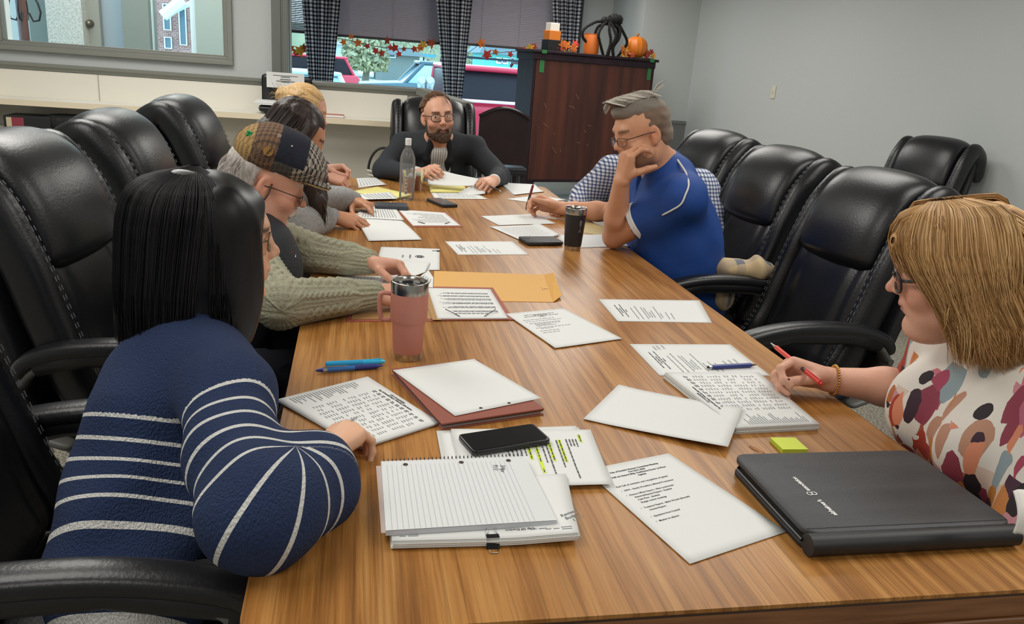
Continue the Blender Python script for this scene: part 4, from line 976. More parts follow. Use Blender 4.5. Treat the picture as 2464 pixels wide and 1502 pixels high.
HAIRM = attr_mat('hair', .42, spec=.35)
def hair_noise_mat(name, c1, c2, stretch, rough=.4, scale=1., spec=.5, bp=.35):
    m = mat(name, c1, rough, var=(c2, scale, stretch), bump=(scale, bp, stretch) if bp else None); m.node_tree.nodes['Principled BSDF'].inputs['Specular IOR Level'].default_value = spec; return m
def glasses(h, parent, fm, w=.026, hh=.019, y=.099, z=.004, r=.0014, rim='full', temple=True, x0=.0325, tilt=0., temple_m=None):
    g = None
    for x in (-1, 1):
        pts = []
        for k in range(28):
            a = 2*PI*k/28; c, s_ = math.cos(a), math.sin(a); px = w*math.copysign(abs(c)**.7, c); pz = hh*math.copysign(abs(s_)**.7, s_)
            pts.append(tuple(h.w(x*x0+px, y-.012*abs((x*x0+px)/.06)**2-tilt*(pz), z+pz)))
        mb = MB(); mb.tube(pts, r*h.s, 6, closed=True)
        if g is None: 
            mb.tube([tuple(h.w(-.008, y, z+.006)), tuple(h.w(0, y+.003, z+.008)), tuple(h.w(.008, y, z+.006))], r*1.1*h.s, 6)
            g = mb.build('eyeglasses', fm, parent, smooth=True, world=True); host = g
        else:
            o = mb.build('rim', fm, host, smooth=True, world=True)
        lm = MB(); lm.face(pts); lm.build('lens', MATS['window_glass'], host, world=True)
        if temple:
            e = x*(x0+w-.002); MB().tube([tuple(h.w(e, y-.012, z+.008)), tuple(h.w(x*.072, y-.03, z+.010)), tuple(h.w(x*.080, .02, z+.012)), tuple(h.w(x*.082, -.018, z+.010)), tuple(h.w(x*.080, -.032, z-.012))], r*1.25*h.s, 6).build('temple', temple_m or fm, host, smooth=True, world=True)
    return host
def lsmooth(o, n=6, f=.5):
    q = o.modifiers.new('smooth', 'SMOOTH'); q.iterations = n; q.factor = f; return o
# ------------------------------------------------------------------ person: woman in the navy striped sweater (near left)
def knit(name, c1, c2=None, scale=420, st=.5):
    return mat(name, c1, .85, bump=(scale, st, (1, 1, .45)), var=(c2 or c1, 240))
p1 = thing('person', 'woman with straight black bob and glasses in a navy sweater with white stripes, writing', 'person', (-.42, 1.36, 0))
h1 = Head((-.256, 1.560, 1.066), (.965, .25, -.02), roll=-.03)
nk = V3(-.304, 1.512, .902)
SH, EL, WR = V3(-.195, 1.285, .868), V3(-.112, 1.010, .805), V3(-.046, 1.212, .792)
SHL, ELL, WRL = V3(-.345, 1.655, .865), V3(-.33, 1.70, .64), V3(-.14, 1.56, .63)
HIP = V3(-.365, 1.28, .57)
S = Sdf((-.62, .9, .42), (.14, 1.85, 1.26), .003)
h1.skin(S, fem=True, gaze=-.9); h1.neck(S, nk+V3(.02, 0, -.01), .05)
S.chain([nk, (nk+HIP)/2, HIP], [.07, .10, .11], .05); S.chain([nk, SH, EL, WR], [.05, .045, .035, .024], .03); S.chain([nk, SHL, ELL, WRL], [.05, .045, .035, .024], .03)
hd = unit(V3(.50, .86, .06))
hand(S, WR+V3(.002, .006, 0), hd, V3(-.30, .0, 1), 1, [(.25, .95, .6), (.75, 1.0, .6), (.85, 1.0, .6), (.85, .95, .5)], thumb=[(.75, .55, -.5), (.15, .9, -.35), (-.15, 1, -.2)], sc=.95)
hand(S, WRL, unit(V3(.1, -.1, -.03)), V3(0, .3, 1), -1, [(.5, .6, .4)]*4, sc=.93)
put('body', S, SKIN, p1, lambda V: skin_cols(V, h1, '#dcab8c', '#bd6f68', '#3a2a26', .25)); h1.eyes(p1, '#3a2a20')
# sweater
S = Sdf((-.66, .86, .42), (.12, 1.90, 1.02), .003)
lf = unit(V3(SHL[0]-SH[0], SHL[1]-SH[1], 0))
tor = [nk+V3(-.015, -.01, -.035), nk+V3(-.03, -.07, -.13), nk+V3(-.05, -.15, -.26), HIP+V3(-.0, -.02, -.02)]; tr = [.085, .118, .126, .136]
S.chain(tor, tr, .05, sq=(lf, 1.30)); S.cap(SH, SHL, .075, .075, .05)
armR = [SH+V3(-.01, .01, -.005), (SH+EL)/2+V3(-.015, -.005, -.01), EL+V3(-.005, .0, .012), EL*.45+WR*.55+V3(.008, -.006, -.002), WR+V3(-.006, -.026, 0)]; ar_ = [.070, .073, .080, .080, .046]
armL = [SHL, ELL, WRL]; al_ = [.08, .07, .045]
S.chain(armR, ar_, .03); S.chain(armL, al_, .03)
S.wrinkle(.0035, 42, 3)
S.cap(WR+V3(-.012, -.035, 0), WR+V3(.002, .006, 0), .040, .036, .006)
S.cap(nk+V3(-.01, 0, -.015), nk+V3(.012, .004, .022), .076, .070, .02)
S.cap(nk+V3(.01, .004, .012), nk+V3(.03, .01, .11), .059, .062, .004, sub=True)

def w1post(me, V):
    _, dR = chainparam(V, armR, ar_); _, dL = chainparam(V, armL, al_); aR = bendparam(V, SH, EL, WR, .060, .075)+.225; aL = softparam(V, armL, .04); tv = softparam(V, [tor[0]]+tor[1:], .06)
    sc = np.full(len(V), -1.); arm = (dR < .014) & (aR > .0); arml = (dL < .01) & (aL > .02) & ~arm
    tor_s = np.where(tv > .135, (tv-.135)/.043, -1); sc = tor_s; wd = np.where(arm, bendparam.w, 1.); fattr(me, 'sw', .0078/(.041*wd))
    sc = np.where(arm & (aR > .045), (aR-.045)/.041, np.where(arm, -1, sc)); sc = np.where(arml & (aL > .075), (aL-.075)/.043, np.where(arml, -1, sc))
    fattr(me, 'sc', sc)
def stripes():
    m = mat('navy_knit', '#16294d', .9, bump=(330, .9, (1, 1, .5))); nt, N, L, b = nodes(m)
    a = N('Attribute', attribute_name='sc'); fr = N('Math', operation='FRACT'); L(a.outputs['Fac'], fr.inputs[0])
    lt = N('Math', operation='LESS_THAN'); sw = N('Attribute', attribute_name='sw'); L(sw.outputs['Fac'], lt.inputs[1]); L(fr.outputs[0], lt.inputs[0]); ge = N('Math', operation='GREATER_THAN'); ge.inputs[1].default_value = -.01; L(a.outputs['Fac'], ge.inputs[0])
    mu = N('Math', operation='MULTIPLY'); L(lt.outputs[0], mu.inputs[0]); L(ge.outputs[0], mu.inputs[1])
    le = N('Math', operation='LESS_THAN'); le.inputs[1].default_value = 9.4; L(a.outputs['Fac'], le.inputs[0]); m2 = N('Math', operation='MULTIPLY'); L(mu.outputs[0], m2.inputs[0]); L(le.outputs[0], m2.inputs[1])
    mx = N('MixRGB'); mx.inputs[1].default_value = lin('#1b3058'); mx.inputs[2].default_value = lin('#e4e4e0'); L(m2.outputs[0], mx.inputs[0]); L(mx.outputs[0], b.inputs['Base Color']); return m
put('sweater', S, stripes(), p1, post=w1post)
# trousers
S = Sdf((-.80, 1.05, .46), (.2, 1.75, .62), .006)
S.cap(HIP+V3(0, 0, -.0), V3(.02, 1.20, .565), .085, .072, .04); S.cap(HIP+V3(0, .12, 0), V3(.0, 1.46, .565), .085, .072, .04)
put('trousers', S, mat('dark_trousers', '#15171d', .8), p1)
# hair
S = Sdf((-.55, 1.35, .82), (-.02, 1.80, 1.28), .003)
S.ell(h1.w(0, -.030, .045), (.090, .126, .090), h1.R, .03)
S.ell(h1.w(0, -.060, -.045), (.098, .106, .130), h1.R, .04)
for x in (-1, 1): S.ell(h1.w(x*.066, .010, -.06), (.036, .070, .170), h1.R, .035)
S.ell(h1.w(0, -.062, -.15), (.104, .104, .07), h1.R, .04)
S.ell(h1.w(0, .130, -.03), (.055, .075, .110), h1.R, .02, sub=True)
S.cap(h1.w(0, .055, -.10), h1.w(0, .10, -.28), .045, .06, .02, sub=True)
S.cut(h1.w(0, 0, -.190), h1.R@V3(0, .10, -1))
S.wrinkle(.0012, 60, 6, (1, 1, .05))
BH = hair_noise_mat('black_hair', '#09080a', '#121115', (220, 220, 7), .36, 1., .4, 0)
hr = put('hair', S, BH, p1)
rnd = np.random.RandomState(2); paths = []
for k in range(2200):
    th = rnd.uniform(-2.9, 2.9); x0_, y0_ = math.sin(th), -math.cos(th)
    if y0_ > .55: continue
    top = np.array([x0_*.004, y0_*.012-.03, .1375]); a = np.array([x0_*.082, y0_*.112-.032, .092]); b = np.array([x0_*.101, y0_*.114-.052, -.06]); e = np.array([x0_*(.101+rnd.uniform(-.006, .006)), y0_*.106-.06+rnd.uniform(-.004, .004), -.182+rnd.uniform(-.02, .012)])
    if y0_ > .1: b[1] += .02; e[1] += .03
    f_ = rnd.uniform(1.02, 1.06); paths.append(np.array([h1.w(q[0]*f_*1.04, q[1]*f_, q[2]*(1.01 if q[2] > 0 else 1)) for q in spl([top, a, b, e], 14)]))
strands('hair_strands', paths, .0010, HAIRM, hr, ['#0c0b0d', '#151417', '#1f1d21'], seed=1)
glasses(h1, p1, mat('tortoise_frame', '#6e5a3f', .3), hh=.016, r=.0016)
MB().tube([tuple(nk+V3(.055*math.cos(a/3.), .055*math.sin(a/3.), .035+.012*math.cos(a/3.))) for a in range(19)], .0022, 6, closed=True).build('necklace', mat('black_cord', '#1a1918', .5), p1, world=True)
# ------------------------------------------------------------------ person: older man in the flat cap and cable knit sweater
p2 = thing('person', 'older man in a patchwork flat cap, dark vest and sage cable knit sweater, reading', 'person', (-.42, 2.34, 0))
h2 = Head((-.252, 2.442, 1.037), (.937, .13, -.33), roll=.05, sc=1.01)
nk = V3(-.335, 2.40, .930); HIP = V3(-.40, 2.36, .57)
SHR, ELR, WRR = V3(-.31, 2.215, .88), V3(-.178, 2.005, .805), V3(.050, 2.120, .800)
SHL, ELL, WRL = V3(-.36, 2.585, .88), V3(-.135, 2.540, .805), V3(.045, 2.452, .805)
S = Sdf((-.66, 1.93, .42), (.18, 2.70, 1.24), .003)
h2.skin(S, gaze=-.7, jaw=1.12, nose=1.06, full=1.06, chin=.004); h2.neck(S, nk, .064)
S.ell(h2.w(0, .045, -.120), (.045, .045, .03), h2.R, .03)
S.chain([nk, (nk+HIP)/2, HIP], [.08, .11, .12], .05)
for a, b, c in ((SHR, ELR, WRR), (SHL, ELL, WRL)): S.chain([nk, a, b, c], [.06, .05, .04, .029], .03)
tR = hand(S, WRR+V3(.008, .004, 0), V3(.97, .16, -.08), V3(-.1, -.45, 1), 1, [(.6, .9, .5)]*4, sc=1.02)
tL = hand(S, WRL+V3(.006, -.002, 0), V3(.93, -.34, -.05), V3(.05, .55, .9), -1, [(.75, .85, .45), (.8, .95, .5), (.85, 1.0, .5), (.8, 1.0, .5)], thumb=[(.55, .7, -.55), (.25, .85, -.55), (.0, .9, -.45)], sc=1.04)
put('body', S, SKIN, p2, lambda V: skin_cols(V, h2, '#cf9a82', '#b9746a', '#b8aca2', .35)); h2.eyes(p2, '#4c5a60')
def cables(lat):
    lat = unit(lat)
    def f(t, qx, qy, qz, rr):
        ph = np.arctan2(qz, qx*lat[0]+qy*lat[1]); out = .0012*np.cos(ph*26)
        for p0, wd, pit, sh in ((1.45, .024, .050, 0.), (.55, .013, .030, 1.), (2.4, .013, .030, 2.), (-.35, .02, .046, .5)):
            s = (ph-p0)*rr; h = 0
            for q in (0, PI):
                c = .45*wd*np.sin(2*PI*t/pit+sh+q); h = np.maximum(h, np.sqrt(np.maximum(0, 1-((s-c)/(.45*wd))**2))*(.75+.25*np.cos(2*PI*t/pit+sh+q)))
            out = np.where(np.abs(s) < wd, .0065*h-.001, out)
        return out
    return f
S = Sdf((-.66, 1.90, .42), (.12, 2.72, 1.0), .0025)
S.chain([nk+V3(-.01, 0, -.04), (nk+HIP)/2, HIP], [.10, .135, .15], .05, sq=((.1, .99, 0), 1.3)); S.cap(SHR, SHL, .085, k=.05)
for a, b, c, lat in ((SHR, ELR, WRR, (0, -1, 0)), (SHL, ELL, WRL, (.2, -1, 0))):
    mid = b*.32+c*.68; S.chain([a, b], [.078, .066], .03, disp=cables((.9, .1, 0))); S.cap(b, mid, .062, .050, .012, disp=cables(lat))
    S.cap(mid, c, .047, .0385, .006, disp=lambda t, qx, qy, qz, rr, l=unit(V3(*lat)): .002*np.cos(np.arctan2(qz, qx*l[0]+qy*l[1])*17))
S.wrinkle(.0015, 35, 4)
put('sweater', S, mat('sage_knit', '#9d9b83', .9, bump=(420, .6), var=('#aeac95', 130)), p2)
S = Sdf((-.72, 2.05, .42), (-.05, 2.72, 1.08), .003)   # vest with stand collar
S.chain([nk+V3(-.005, 0, -.05), (nk+HIP)/2+V3(.005, 0, 0), HIP+V3(.01, 0, 0)], [.112, .150, .160], .05, sq=((.1, .99, 0), 1.24)); S.cap(nk+V3(0, -.10, -.04), nk+V3(0, .10, -.04), .085, k=.05)
S.ell(nk+V3(.075, -.06, -.13), (.115, .15, .16), k=.05); S.cap(nk+V3(-.02, 0, -.03), nk+V3(.01, .003, .045), .098, .085, .03)
S.cap(nk+V3(.0, 0, .01), nk+V3(.06, .01, .12), .072, .085, .006, sub=True); S.cap(nk+V3(.10, .02, .04), nk+V3(.19, .02, -.14), .042, .012, .006, sub=True)
S.wrinkle(.003, 40, 7)
vv, _ = S.mesh()
vest = put('vest', S, mat('charcoal_vest', '#1e2228', .75, bump=(90, .3)), p2)
zp = [onmesh(vv, a, b) for a, b in ((664, 588), (680, 640), (702, 690), (722, 725))]; MB().tube([tuple(z) for z in spl([tuple(q) for q in zp], 14)], .0045, 6).build('zipper', mat('pale_zip', '#8b9296', .5), vest, smooth=True, world=True)
def decal(name, body, a, b, size, m, parent, V):
    """lettering that runs from photo spot a to b on the cloth"""
    A, B = onmesh(V, *a, .006), onmesh(V, *b, .006); x = unit(B-A); n = -unit((A+B)/2-CAMP); n = unit(n-x*(n@x)); y = np.cross(n, x)
    o = text(name, body, size, m, parent, (0, 0, 0)); off = Vector(A); p = parent
    while p is not None: off -= p.location; p = p.parent
    o.matrix_local = Matrix(((x[0], y[0], n[0], off[0]), (x[1], y[1], n[1], off[1]), (x[2], y[2], n[2], off[2]), (0, 0, 0, 1))); return o
decal('logo_script', 'Coors', (706, 613), (722, 563), .030, mat('logo_red', '#c8322c', .6), vest, vv); decal('logo_text', 'LIGHT', (716, 618), (728, 582), .020, mat('logo_white', '#dcdcd8', .6), vest, vv)
S = Sdf((-.72, 2.1, .85), (-.1, 2.75, 1.12), .004); S.cap(nk+V3(-.045, -.07, .025), nk+V3(-.05, .08, .03), .052, k=.02); S.cap(nk+V3(-.03, .06, .02), nk+V3(.02, .10, .01), .042, k=.02); S.cap(nk+V3(-.04, -.06, .02), nk+V3(.01, -.085, .0), .038, k=.02); S.cap(nk, nk+V3(.05, .01, .12), .067, k=.005, sub=True); S.wrinkle(.004, 45, 3)
put('hood', S, mat('grey_fleece', '#6f7274', .9, bump=(200, .4)), p2)
S = Sdf((-.70, 2.15, .46), (.15, 2.62, .62), .006)
for dy in (-.11, .11): S.cap(HIP+V3(0, dy, 0), V3(.0, 2.34+dy*1.2, .565), .085, .072, .04)
put('trousers', S, mat('dark_jeans', '#191d28', .85), p2)
# white hair round the back of the head, moustache
WHH = hair_noise_mat('white_hair', '#cfc8c2', '#a59c96', (160, 160, 30), .6, 1., .3)
S = Sdf((-.48, 2.25, .88), (-.05, 2.65, 1.24), .003); S.ell(h2.w(0, -.026, .040), (.082, .098, .086), h2.R, .02); S.ell(h2.w(0, -.07, -.02), (.062, .05, .06), h2.R, .02)
S.ell(h2.w(0, .066, -.012), (.115, .092, .066), h2.R, .01, sub=True); S.ell(h2.w(.085, -.008, .0), (.035, .034, .046), h2.R, .01, sub=True); S.ell(h2.w(-.085, -.008, .0), (.035, .034, .046), h2.R, .01, sub=True); S.cut(h2.w(0, 0, -.070), h2.R@V3(0, .35, -1)); S.wrinkle(.002, 120, 8)
hr = put('hair', S, WHH, p2)
rnd = np.random.RandomState(7); paths = []
for k in range(420):
    a = rnd.uniform(-1.9, 1.9); sx, sy = math.sin(a), -math.cos(a); z0 = rnd.uniform(-.04, .05); r0 = 1.0
    p = np.array([sx*.083, sy*.099-.026, z0]); q = p+np.array([sx*.008, sy*.008-.004, -.022]); r = p+np.array([sx*.010, sy*.012, -.04+rnd.uniform(-.01, .01)])
    if sy > -.5 and z0 < .065: continue
    paths.append(np.array([h2.w(*v) for v in spl([p, q, r], 6)]))
strands('hair_strands', paths, .0010, HAIRM, hr, ['#ded8d3', '#c4bcb6', '#b0a7a2'], seed=2)
S = Sdf((-.30, 2.30, .86), (.0, 2.62, 1.1), .0025)
for x in (-1, 1): S.cap(h2.w(0, .100, -.052), h2.w(x*.024, .088, -.066), .0105, .007, .008)
S.wrinkle(.0015, 220, 2); put('moustache', S, mat('white_moustache', '#d8cfc4', .8, bump=(300, .8)), p2)
# flat cap
S = Sdf((-.46, 2.22, .95), (.06, 2.68, 1.28), .0025)
S.ell(h2.w(0, .010, .098), (.102, .124, .078), h2.R, .02); S.ell(h2.w(0, .070, .084), (.094, .085, .05), h2.R, .03); S.ell(h2.w(0, -.038, .075), (.094, .080, .06), h2.R, .03)
S.ell(h2.w(0, .122, .050), (.074, .056, .010), h2.R, .012)
S.cut(h2.w(0, 0, .040), h2.R@V3(0, -.06, -1)); 
S.wrinkle(.0018, 45, 3)
def tweed():
    m = mat('patchwork_tweed', '#6b5a48', .95, bump=(300, .6)); nt, N, L, b = nodes(m)
    a = N('Attribute', attribute_name='Col'); a2 = N('Attribute', attribute_name='Col2'); co = N('Attribute', attribute_name='uvw')
    ch = N('TexChecker', i_Scale=110.); ch2 = N('TexChecker', i_Scale=220.); L(co.outputs['Vector'], ch.inputs['Vector']); L(co.outputs['Vector'], ch2.inputs['Vector'])
    mi = N('Math', operation='MULTIPLY_ADD'); mi.inputs[1].default_value = .7; L(ch.outputs['Fac'], mi.inputs[0]); q = N('Math', operation='MULTIPLY'); q.inputs[1].default_value = .3; L(ch2.outputs['Fac'], q.inputs[0]); L(q.outputs[0], mi.inputs[2])
    mx = N('MixRGB'); L(mi.outputs[0], mx.inputs[0]); L(a.outputs['Color'], mx.inputs[1]); L(a2.outputs['Color'], mx.inputs[2]); L(mx.outputs[0], b.inputs['Base Color']); return m
def cappost(me, V):
    P = h2.inv(V); x, y = P[:, 0], P[:, 1]; pal = [('#8a6a40', '#b59560'), ('#4a3c33', '#84644a'), ('#1a1e2c', '#1c2130'), ('#211f20', '#b5aca0'), ('#45413f', '#5b5551'), ('#5d5850', '#26241f'), ('#7a6448', '#34291f'), ('#2a2624', '#c2b6a4')]
    s = np.where(y < -.075, 0, np.where(x < .0, np.where(y > .05, 7, 5), np.where(y > .075, 3, np.where(y > -.01, np.where(P[:, 2] > .075, 2, np.where(y > .045, 7, 4)), 1))))
    s = np.where((np.abs(x) < .012), 6, s); s = np.where(y > .1, 3, s)
    A = np.array([lin(p[0]) for p in pal]); B = np.array([lin(p[1]) for p in pal]); fattr(me, 'Col', A[s], 4); fattr(me, 'Col2', B[s], 4)
    d = me.attributes.new('uvw', 'FLOAT_VECTOR', 'POINT'); rot = np.stack([x*.8+y*.6, -x*.6+y*.8, P[:, 2]*.1], 1).astype(np.float32); d.data.foreach_set('vector', rot.ravel())
capo = put('flat_cap', S, tweed(), p2, post=cappost)
S2 = Sdf((-.46, 2.22, .95), (.06, 2.68, 1.28), .003); S2.ell(h2.w(0, .120, .0435), (.072, .055, .0055), h2.R, .004); put('brim_lining', S2, mat('tan_brim_lining', '#b79a68', .7), capo)
cv, _ = S.mesh()
def pinat(px, py): o = onmesh(cv, px, py, .002); n = unit(CAMP-o); return o, n
o, n = pinat(649, 364); MB().cyl(tuple(o), tuple(o+n*.003), .0135, seg=20).build('cap_pin', mat('pin_gold', '#b8894e', .3, .6), capo, world=True); sb = MB()
for d in (-.006, 0, .006): sb.cyl(tuple(o+n*.003+CX*d+CU*(d-.007)), tuple(o+n*.0035+CX*(d+.004)+CU*(d+.006)), .0012, seg=5)
sb.build('pin_stripes', mat('pin_black', '#1d1a18', .4), capo, world=True)
o, n = pinat(597, 319); cl = MB()
for a in range(4): cl.ball(tuple(o+(CX*math.cos(a*PI/2+.4)+CU*math.sin(a*PI/2+.4))*.0055), .005, (1, 1, 1), seg=8)
cl.build('clover_pin', mat('clover_green', '#1f8f4e', .4), capo, world=True)
o, n = pinat(672, 324); MB().box(tuple(o), (.010, .004, .008), (.3, .3, .3)).build('cap_pin', mat('pin_silver', '#cfcfca', .3, .6), capo, world=True)
o, n = pinat(704, 349); MB().ball(tuple(o), .003, seg=8).build('cap_pin', MATS['pin_silver'], capo, world=True)
gl = glasses(h2, p2, mat('black_temple', '#1b1b1c', .3), hh=.015, w=.023, y=.108, z=-.012, r=.0012)
e0 = h2.w(.079, .010, .012); cord = [h2.w(.080, .008, .010), h2.w(.088, .004, -.03), h2.w(.080, -.02, -.075), h2.w(.066, -.055, -.10), h2.w(.03, -.085, -.105)]
MB().tube([tuple(q) for q in spl([tuple(c) for c in cord], 16)], .0022, 6).build('strap', mat('black_cord', '#1a1918', .5), gl, smooth=True, world=True)

# ------------------------------------------------------------------ person: woman with long dark hair, grey sweatshirt
p3 = thing('person', 'woman with long dark hair and glasses in a grey sweatshirt, pointing at a page', 'person', (-.42, 3.20, 0))
h3 = Head((-.213, 3.13, 1.108), (.85, .10, -.50), roll=.15, sc=.98)
nk = V3(-.325, 3.16, .965); HIP = V3(-.45, 3.20, .57)
SHR, ELR, WRR = V3(-.30, 2.985, .905), V3(-.205, 2.965, .80), V3(-.088, 3.205, .795)
SHL, ELL, WRL = V3(-.32, 3.35, .905), V3(-.16, 3.56, .80), V3(.000, 3.610, .795)
S = Sdf((-.64, 2.85, .42), (.18, 3.72, 1.28), .003)
h3.skin(S, fem=True, gaze=-.9); h3.neck(S, nk, .052); S.chain([nk, (nk+HIP)/2, HIP], [.07, .10, .11], .05)
for a, b, c in ((SHR, ELR, WRR), (SHL, ELL, WRL)): S.chain([nk, a, b, c], [.05, .042, .033, .025], .03)
hand(S, WRR+V3(.004, .004, .002), V3(.93, -.02, -.20), V3(.15, -.45, 1), 1, [(.35, .35, .2), (.4, .4, .25), (.4, .4, .25), (.4, .4, .25)], thumb=[(.55, .8, -.3), (.2, .95, -.2), (0, 1, -.15)], sc=.98)
hand(S, WRL+V3(.004, -.004, .002), V3(.60, -.76, -.12), V3(.1, .2, 1), -1, [(.12, .12, .1), (.7, .8, .4), (.9, .9, .5), (1., .9, .5)], thumb=[(.65, .6, -.45), (.45, .75, -.4), (.3, .85, -.3)], sc=1.0)
put('body', S, SKIN, p3, lambda V: skin_cols(V, h3, '#c08a6a', '#9a5a50', '#2b211d', .2)); h3.eyes(p3, '#2e2018')
S = Sdf((-.68, 2.82, .42), (.08, 3.74, 1.05), .0035)
S.chain([nk+V3(-.01, 0, -.04), (nk+HIP)/2, HIP], [.10, .135, .15], .05, sq=((.05, .99, 0), 1.28)); S.cap(SHR, SHL, .08, k=.05); S.cap(nk+V3(-.02, 0, -.03), nk+V3(.01, 0, .02), .085, .072, .02)
for a, b, c in ((SHR, ELR, WRR), (SHL, ELL, WRL)): S.chain([a, b, b*.3+c*.7, c], [.076, .064, .055, .036], .03)
S.cap(nk, nk+V3(.05, 0, .12), .058, k=.004, sub=True); S.wrinkle(.0055, 38, 12)
put('sweatshirt', S, mat('heather_grey_fleece', '#9c9c9a', .95, bump=(260, .4), var=('#8c8c8b', 90)), p3)
S = Sdf((-.70, 3.0, .46), (.15, 3.46, .62), .006)
for dy in (-.10, .10): S.cap(HIP+V3(0, dy, 0), V3(.0, 3.2+dy*1.2, .565), .085, .072, .04)
put('trousers', S, MATS['dark_trousers'], p3)
DKH = hair_noise_mat('dark_brown_hair', '#241b18', '#3a2c27', (150, 150, 9), .42, 1., .35)
S = Sdf((-.48, 2.92, .78), (.0, 3.36, 1.28), .003)
S.ell(h3.w(0, -.022, .045), (.086, .104, .090), h3.R, .02); S.ell(h3.w(0, -.07, -.05), (.085, .055, .11), h3.R, .03)
for x in (-1, 1): S.chain([h3.w(x*.078, .02, .05), h3.w(x*.087, .005, -.05), h3.w(x*.082, -.01, -.13)], [.022, .026, .022], .02)
S.ell(h3.w(0, .100, -.02), (.060, .055, .085), h3.R, .015, sub=True)
fr = [h3.w(.080, .03, -.02), V3(-.175, 3.05, .98), V3(-.130, 3.045, .88), V3(-.118, 3.04, .80)]
S.chain(fr, [.026, .036, .030, .012], .02); S.chain([h3.w(-.080, .03, -.02), V3(-.15, 3.22, .98), V3(-.12, 3.23, .86)], [.024, .032, .018], .02)
S.chain([h3.w(0, -.08, -.06), V3(-.39, 3.15, .96), V3(-.42, 3.15, .84)], [.07, .075, .04], .03)
S.wrinkle(.0018, 150, 4, (1, 1, .05)); hr = put('hair', S, DKH, p3); rnd = np.random.RandomState(3); paths = []
for k in range(260):
    a = rnd.uniform(-2.6, 2.6); sx, sy = math.sin(a), -math.cos(a)
    if sy > .5: continue
    paths.append(np.array([h3.w(*v) for v in spl([(sx*.015, sy*.03-.02, .135), (sx*.085, sy*.10-.022, .07), (sx*.095, sy*.095-.04, -.03), (sx*(.095+rnd.uniform(-.01, .012)), sy*.08-.06, -.13)], 9)]))
for k in range(90):
    o = rnd.normal(size=3)*.012; paths.append(np.array([np.array(v)+o+rnd.normal(size=3)*.004 for v in spl([tuple(q) for q in fr], 10)]))
strands('hair_strands', paths, .0012, HAIRM, hr, ['#1d1614', '#332722', '#463630'], seed=3)
glasses(h3, p3, mat('thin_silver_frame', '#a9a29a', .25, .8), hh=.017, y=.112, z=-.014, r=.0011)

# ------------------------------------------------------------------ person: blonde woman with a bun, mostly hidden
p4 = thing('person', 'blonde woman with a loose hair bun, half hidden, holding a white pen', 'person', (-.40, 4.15, 0))
h4 = Head((-.242, 4.165, 1.125), (.95, .02, -.30), sc=.98)
nk = V3(-.33, 4.15, .975); HIP = V3(-.42, 4.18, .57)
SHR, ELR, WRR = V3(-.30, 3.98, .915), V3(-.26, 4.02, .80), V3(-.15, 4.20, .805); SHL, ELL, WRL = V3(-.34, 4.34, .915), V3(-.22, 4.48, .82), V3(-.15, 4.30, .83)
S = Sdf((-.60, 3.88, .42), (.08, 4.60, 1.28), .0035)
h4.skin(S, fem=True, gaze=-.7); h4.neck(S, nk, .052); S.chain([nk, (nk+HIP)/2, HIP], [.07, .10, .11], .05)
for a, b, c in ((SHR, ELR, WRR), (SHL, ELL, WRL)): S.chain([nk, a, b, c], [.05, .042, .033, .025], .03)
hand(S, WRR, V3(.95, .1, -.18), V3(-.1, -.3, 1), 1, [(.7, .8, .4)]*4); hand(S, WRL, V3(.95, -.15, .12), V3(-.2, .45, .9), -1, [(.75, .9, .5)]*4, thumb=[(.5, .7, -.5), (.2, .9, -.45), (0, 1, -.3)])
put('body', S, SKIN, p4, lambda V: skin_cols(V, h4, '#dba791', '#c0786e', '#b08d62', .3)); h4.eyes(p4, '#58707c')
S = Sdf((-.62, 3.85, .42), (-.05, 4.62, 1.06), .005); S.chain([nk+V3(-.01, 0, -.04), (nk+HIP)/2, HIP], [.095, .13, .14], .05, sq=((.05, .99, 0), 1.25)); S.cap(SHR, SHL, .075, k=.05)
for a, b, c in ((SHR, ELR, WRR), (SHL, ELL, WRL)): S.chain([a, b, c+(b-c)*.18], [.07, .058, .045], .03)
S.wrinkle(.003, 40, 2); put('blouse', S, mat('plum_patterned_blouse', '#3a2f38', .8, var=('#5a4650', 30)), p4)
S = Sdf((-.66, 3.98, .46), (.12, 4.40, .62), .007)
for dy in (-.10, .10): S.cap(HIP+V3(0, dy, 0), V3(-.02, 4.18+dy*1.2, .565), .085, .072, .04)
put('trousers', S, MATS['dark_trousers'], p4)
BLH = hair_noise_mat('pale_blonde_hair', '#c9a878', '#a98655', (120, 120, 60), .5, 1., .35)
S = Sdf((-.46, 3.98, .95), (-.05, 4.36, 1.30), .003); S.ell(h4.w(0, -.022, .045), (.083, .102, .087), h4.R, .02); S.ell(h4.w(0, .095, -.035), (.062, .06, .085), h4.R, .02, sub=True); S.ell(h4.w(.0, -.122, .035), (.042, .036, .044), h4.R, .02)
for x in (-1, 1): S.chain([h4.w(x*.075, -.03, .0), h4.w(x*.07, -.05, -.09)], [.016, .008], .02)
S.wrinkle(.002, 130, 4, (1, .2, 1)); hr = put('hair', S, BLH, p4); rnd = np.random.RandomState(4); paths = []
for k in range(300):
    a = rnd.uniform(-1.6, 1.6); sx, cz = math.sin(a), math.cos(a)
    paths.append(np.array([h4.w(*v) for v in spl([(sx*.075, .055, .045+cz*.062), (sx*.085, -.01, .046+cz*.088), (sx*.07, -.085, .042+cz*.06), (sx*.02, -.125, .04+cz*.03)], 9)]))
for k in range(60):
    d = rnd.normal(size=3); d /= np.linalg.norm(d); c = h4.w(0, -.125, .035); paths.append(np.array([c+d*.036, c+d*.05+rnd.normal(size=3)*.01, c+d*.06+rnd.normal(size=3)*.018]))
strands('hair_strands', paths, .0011, HAIRM, hr, ['#e0c294', '#c9a673', '#b58f5c'], seed=4)
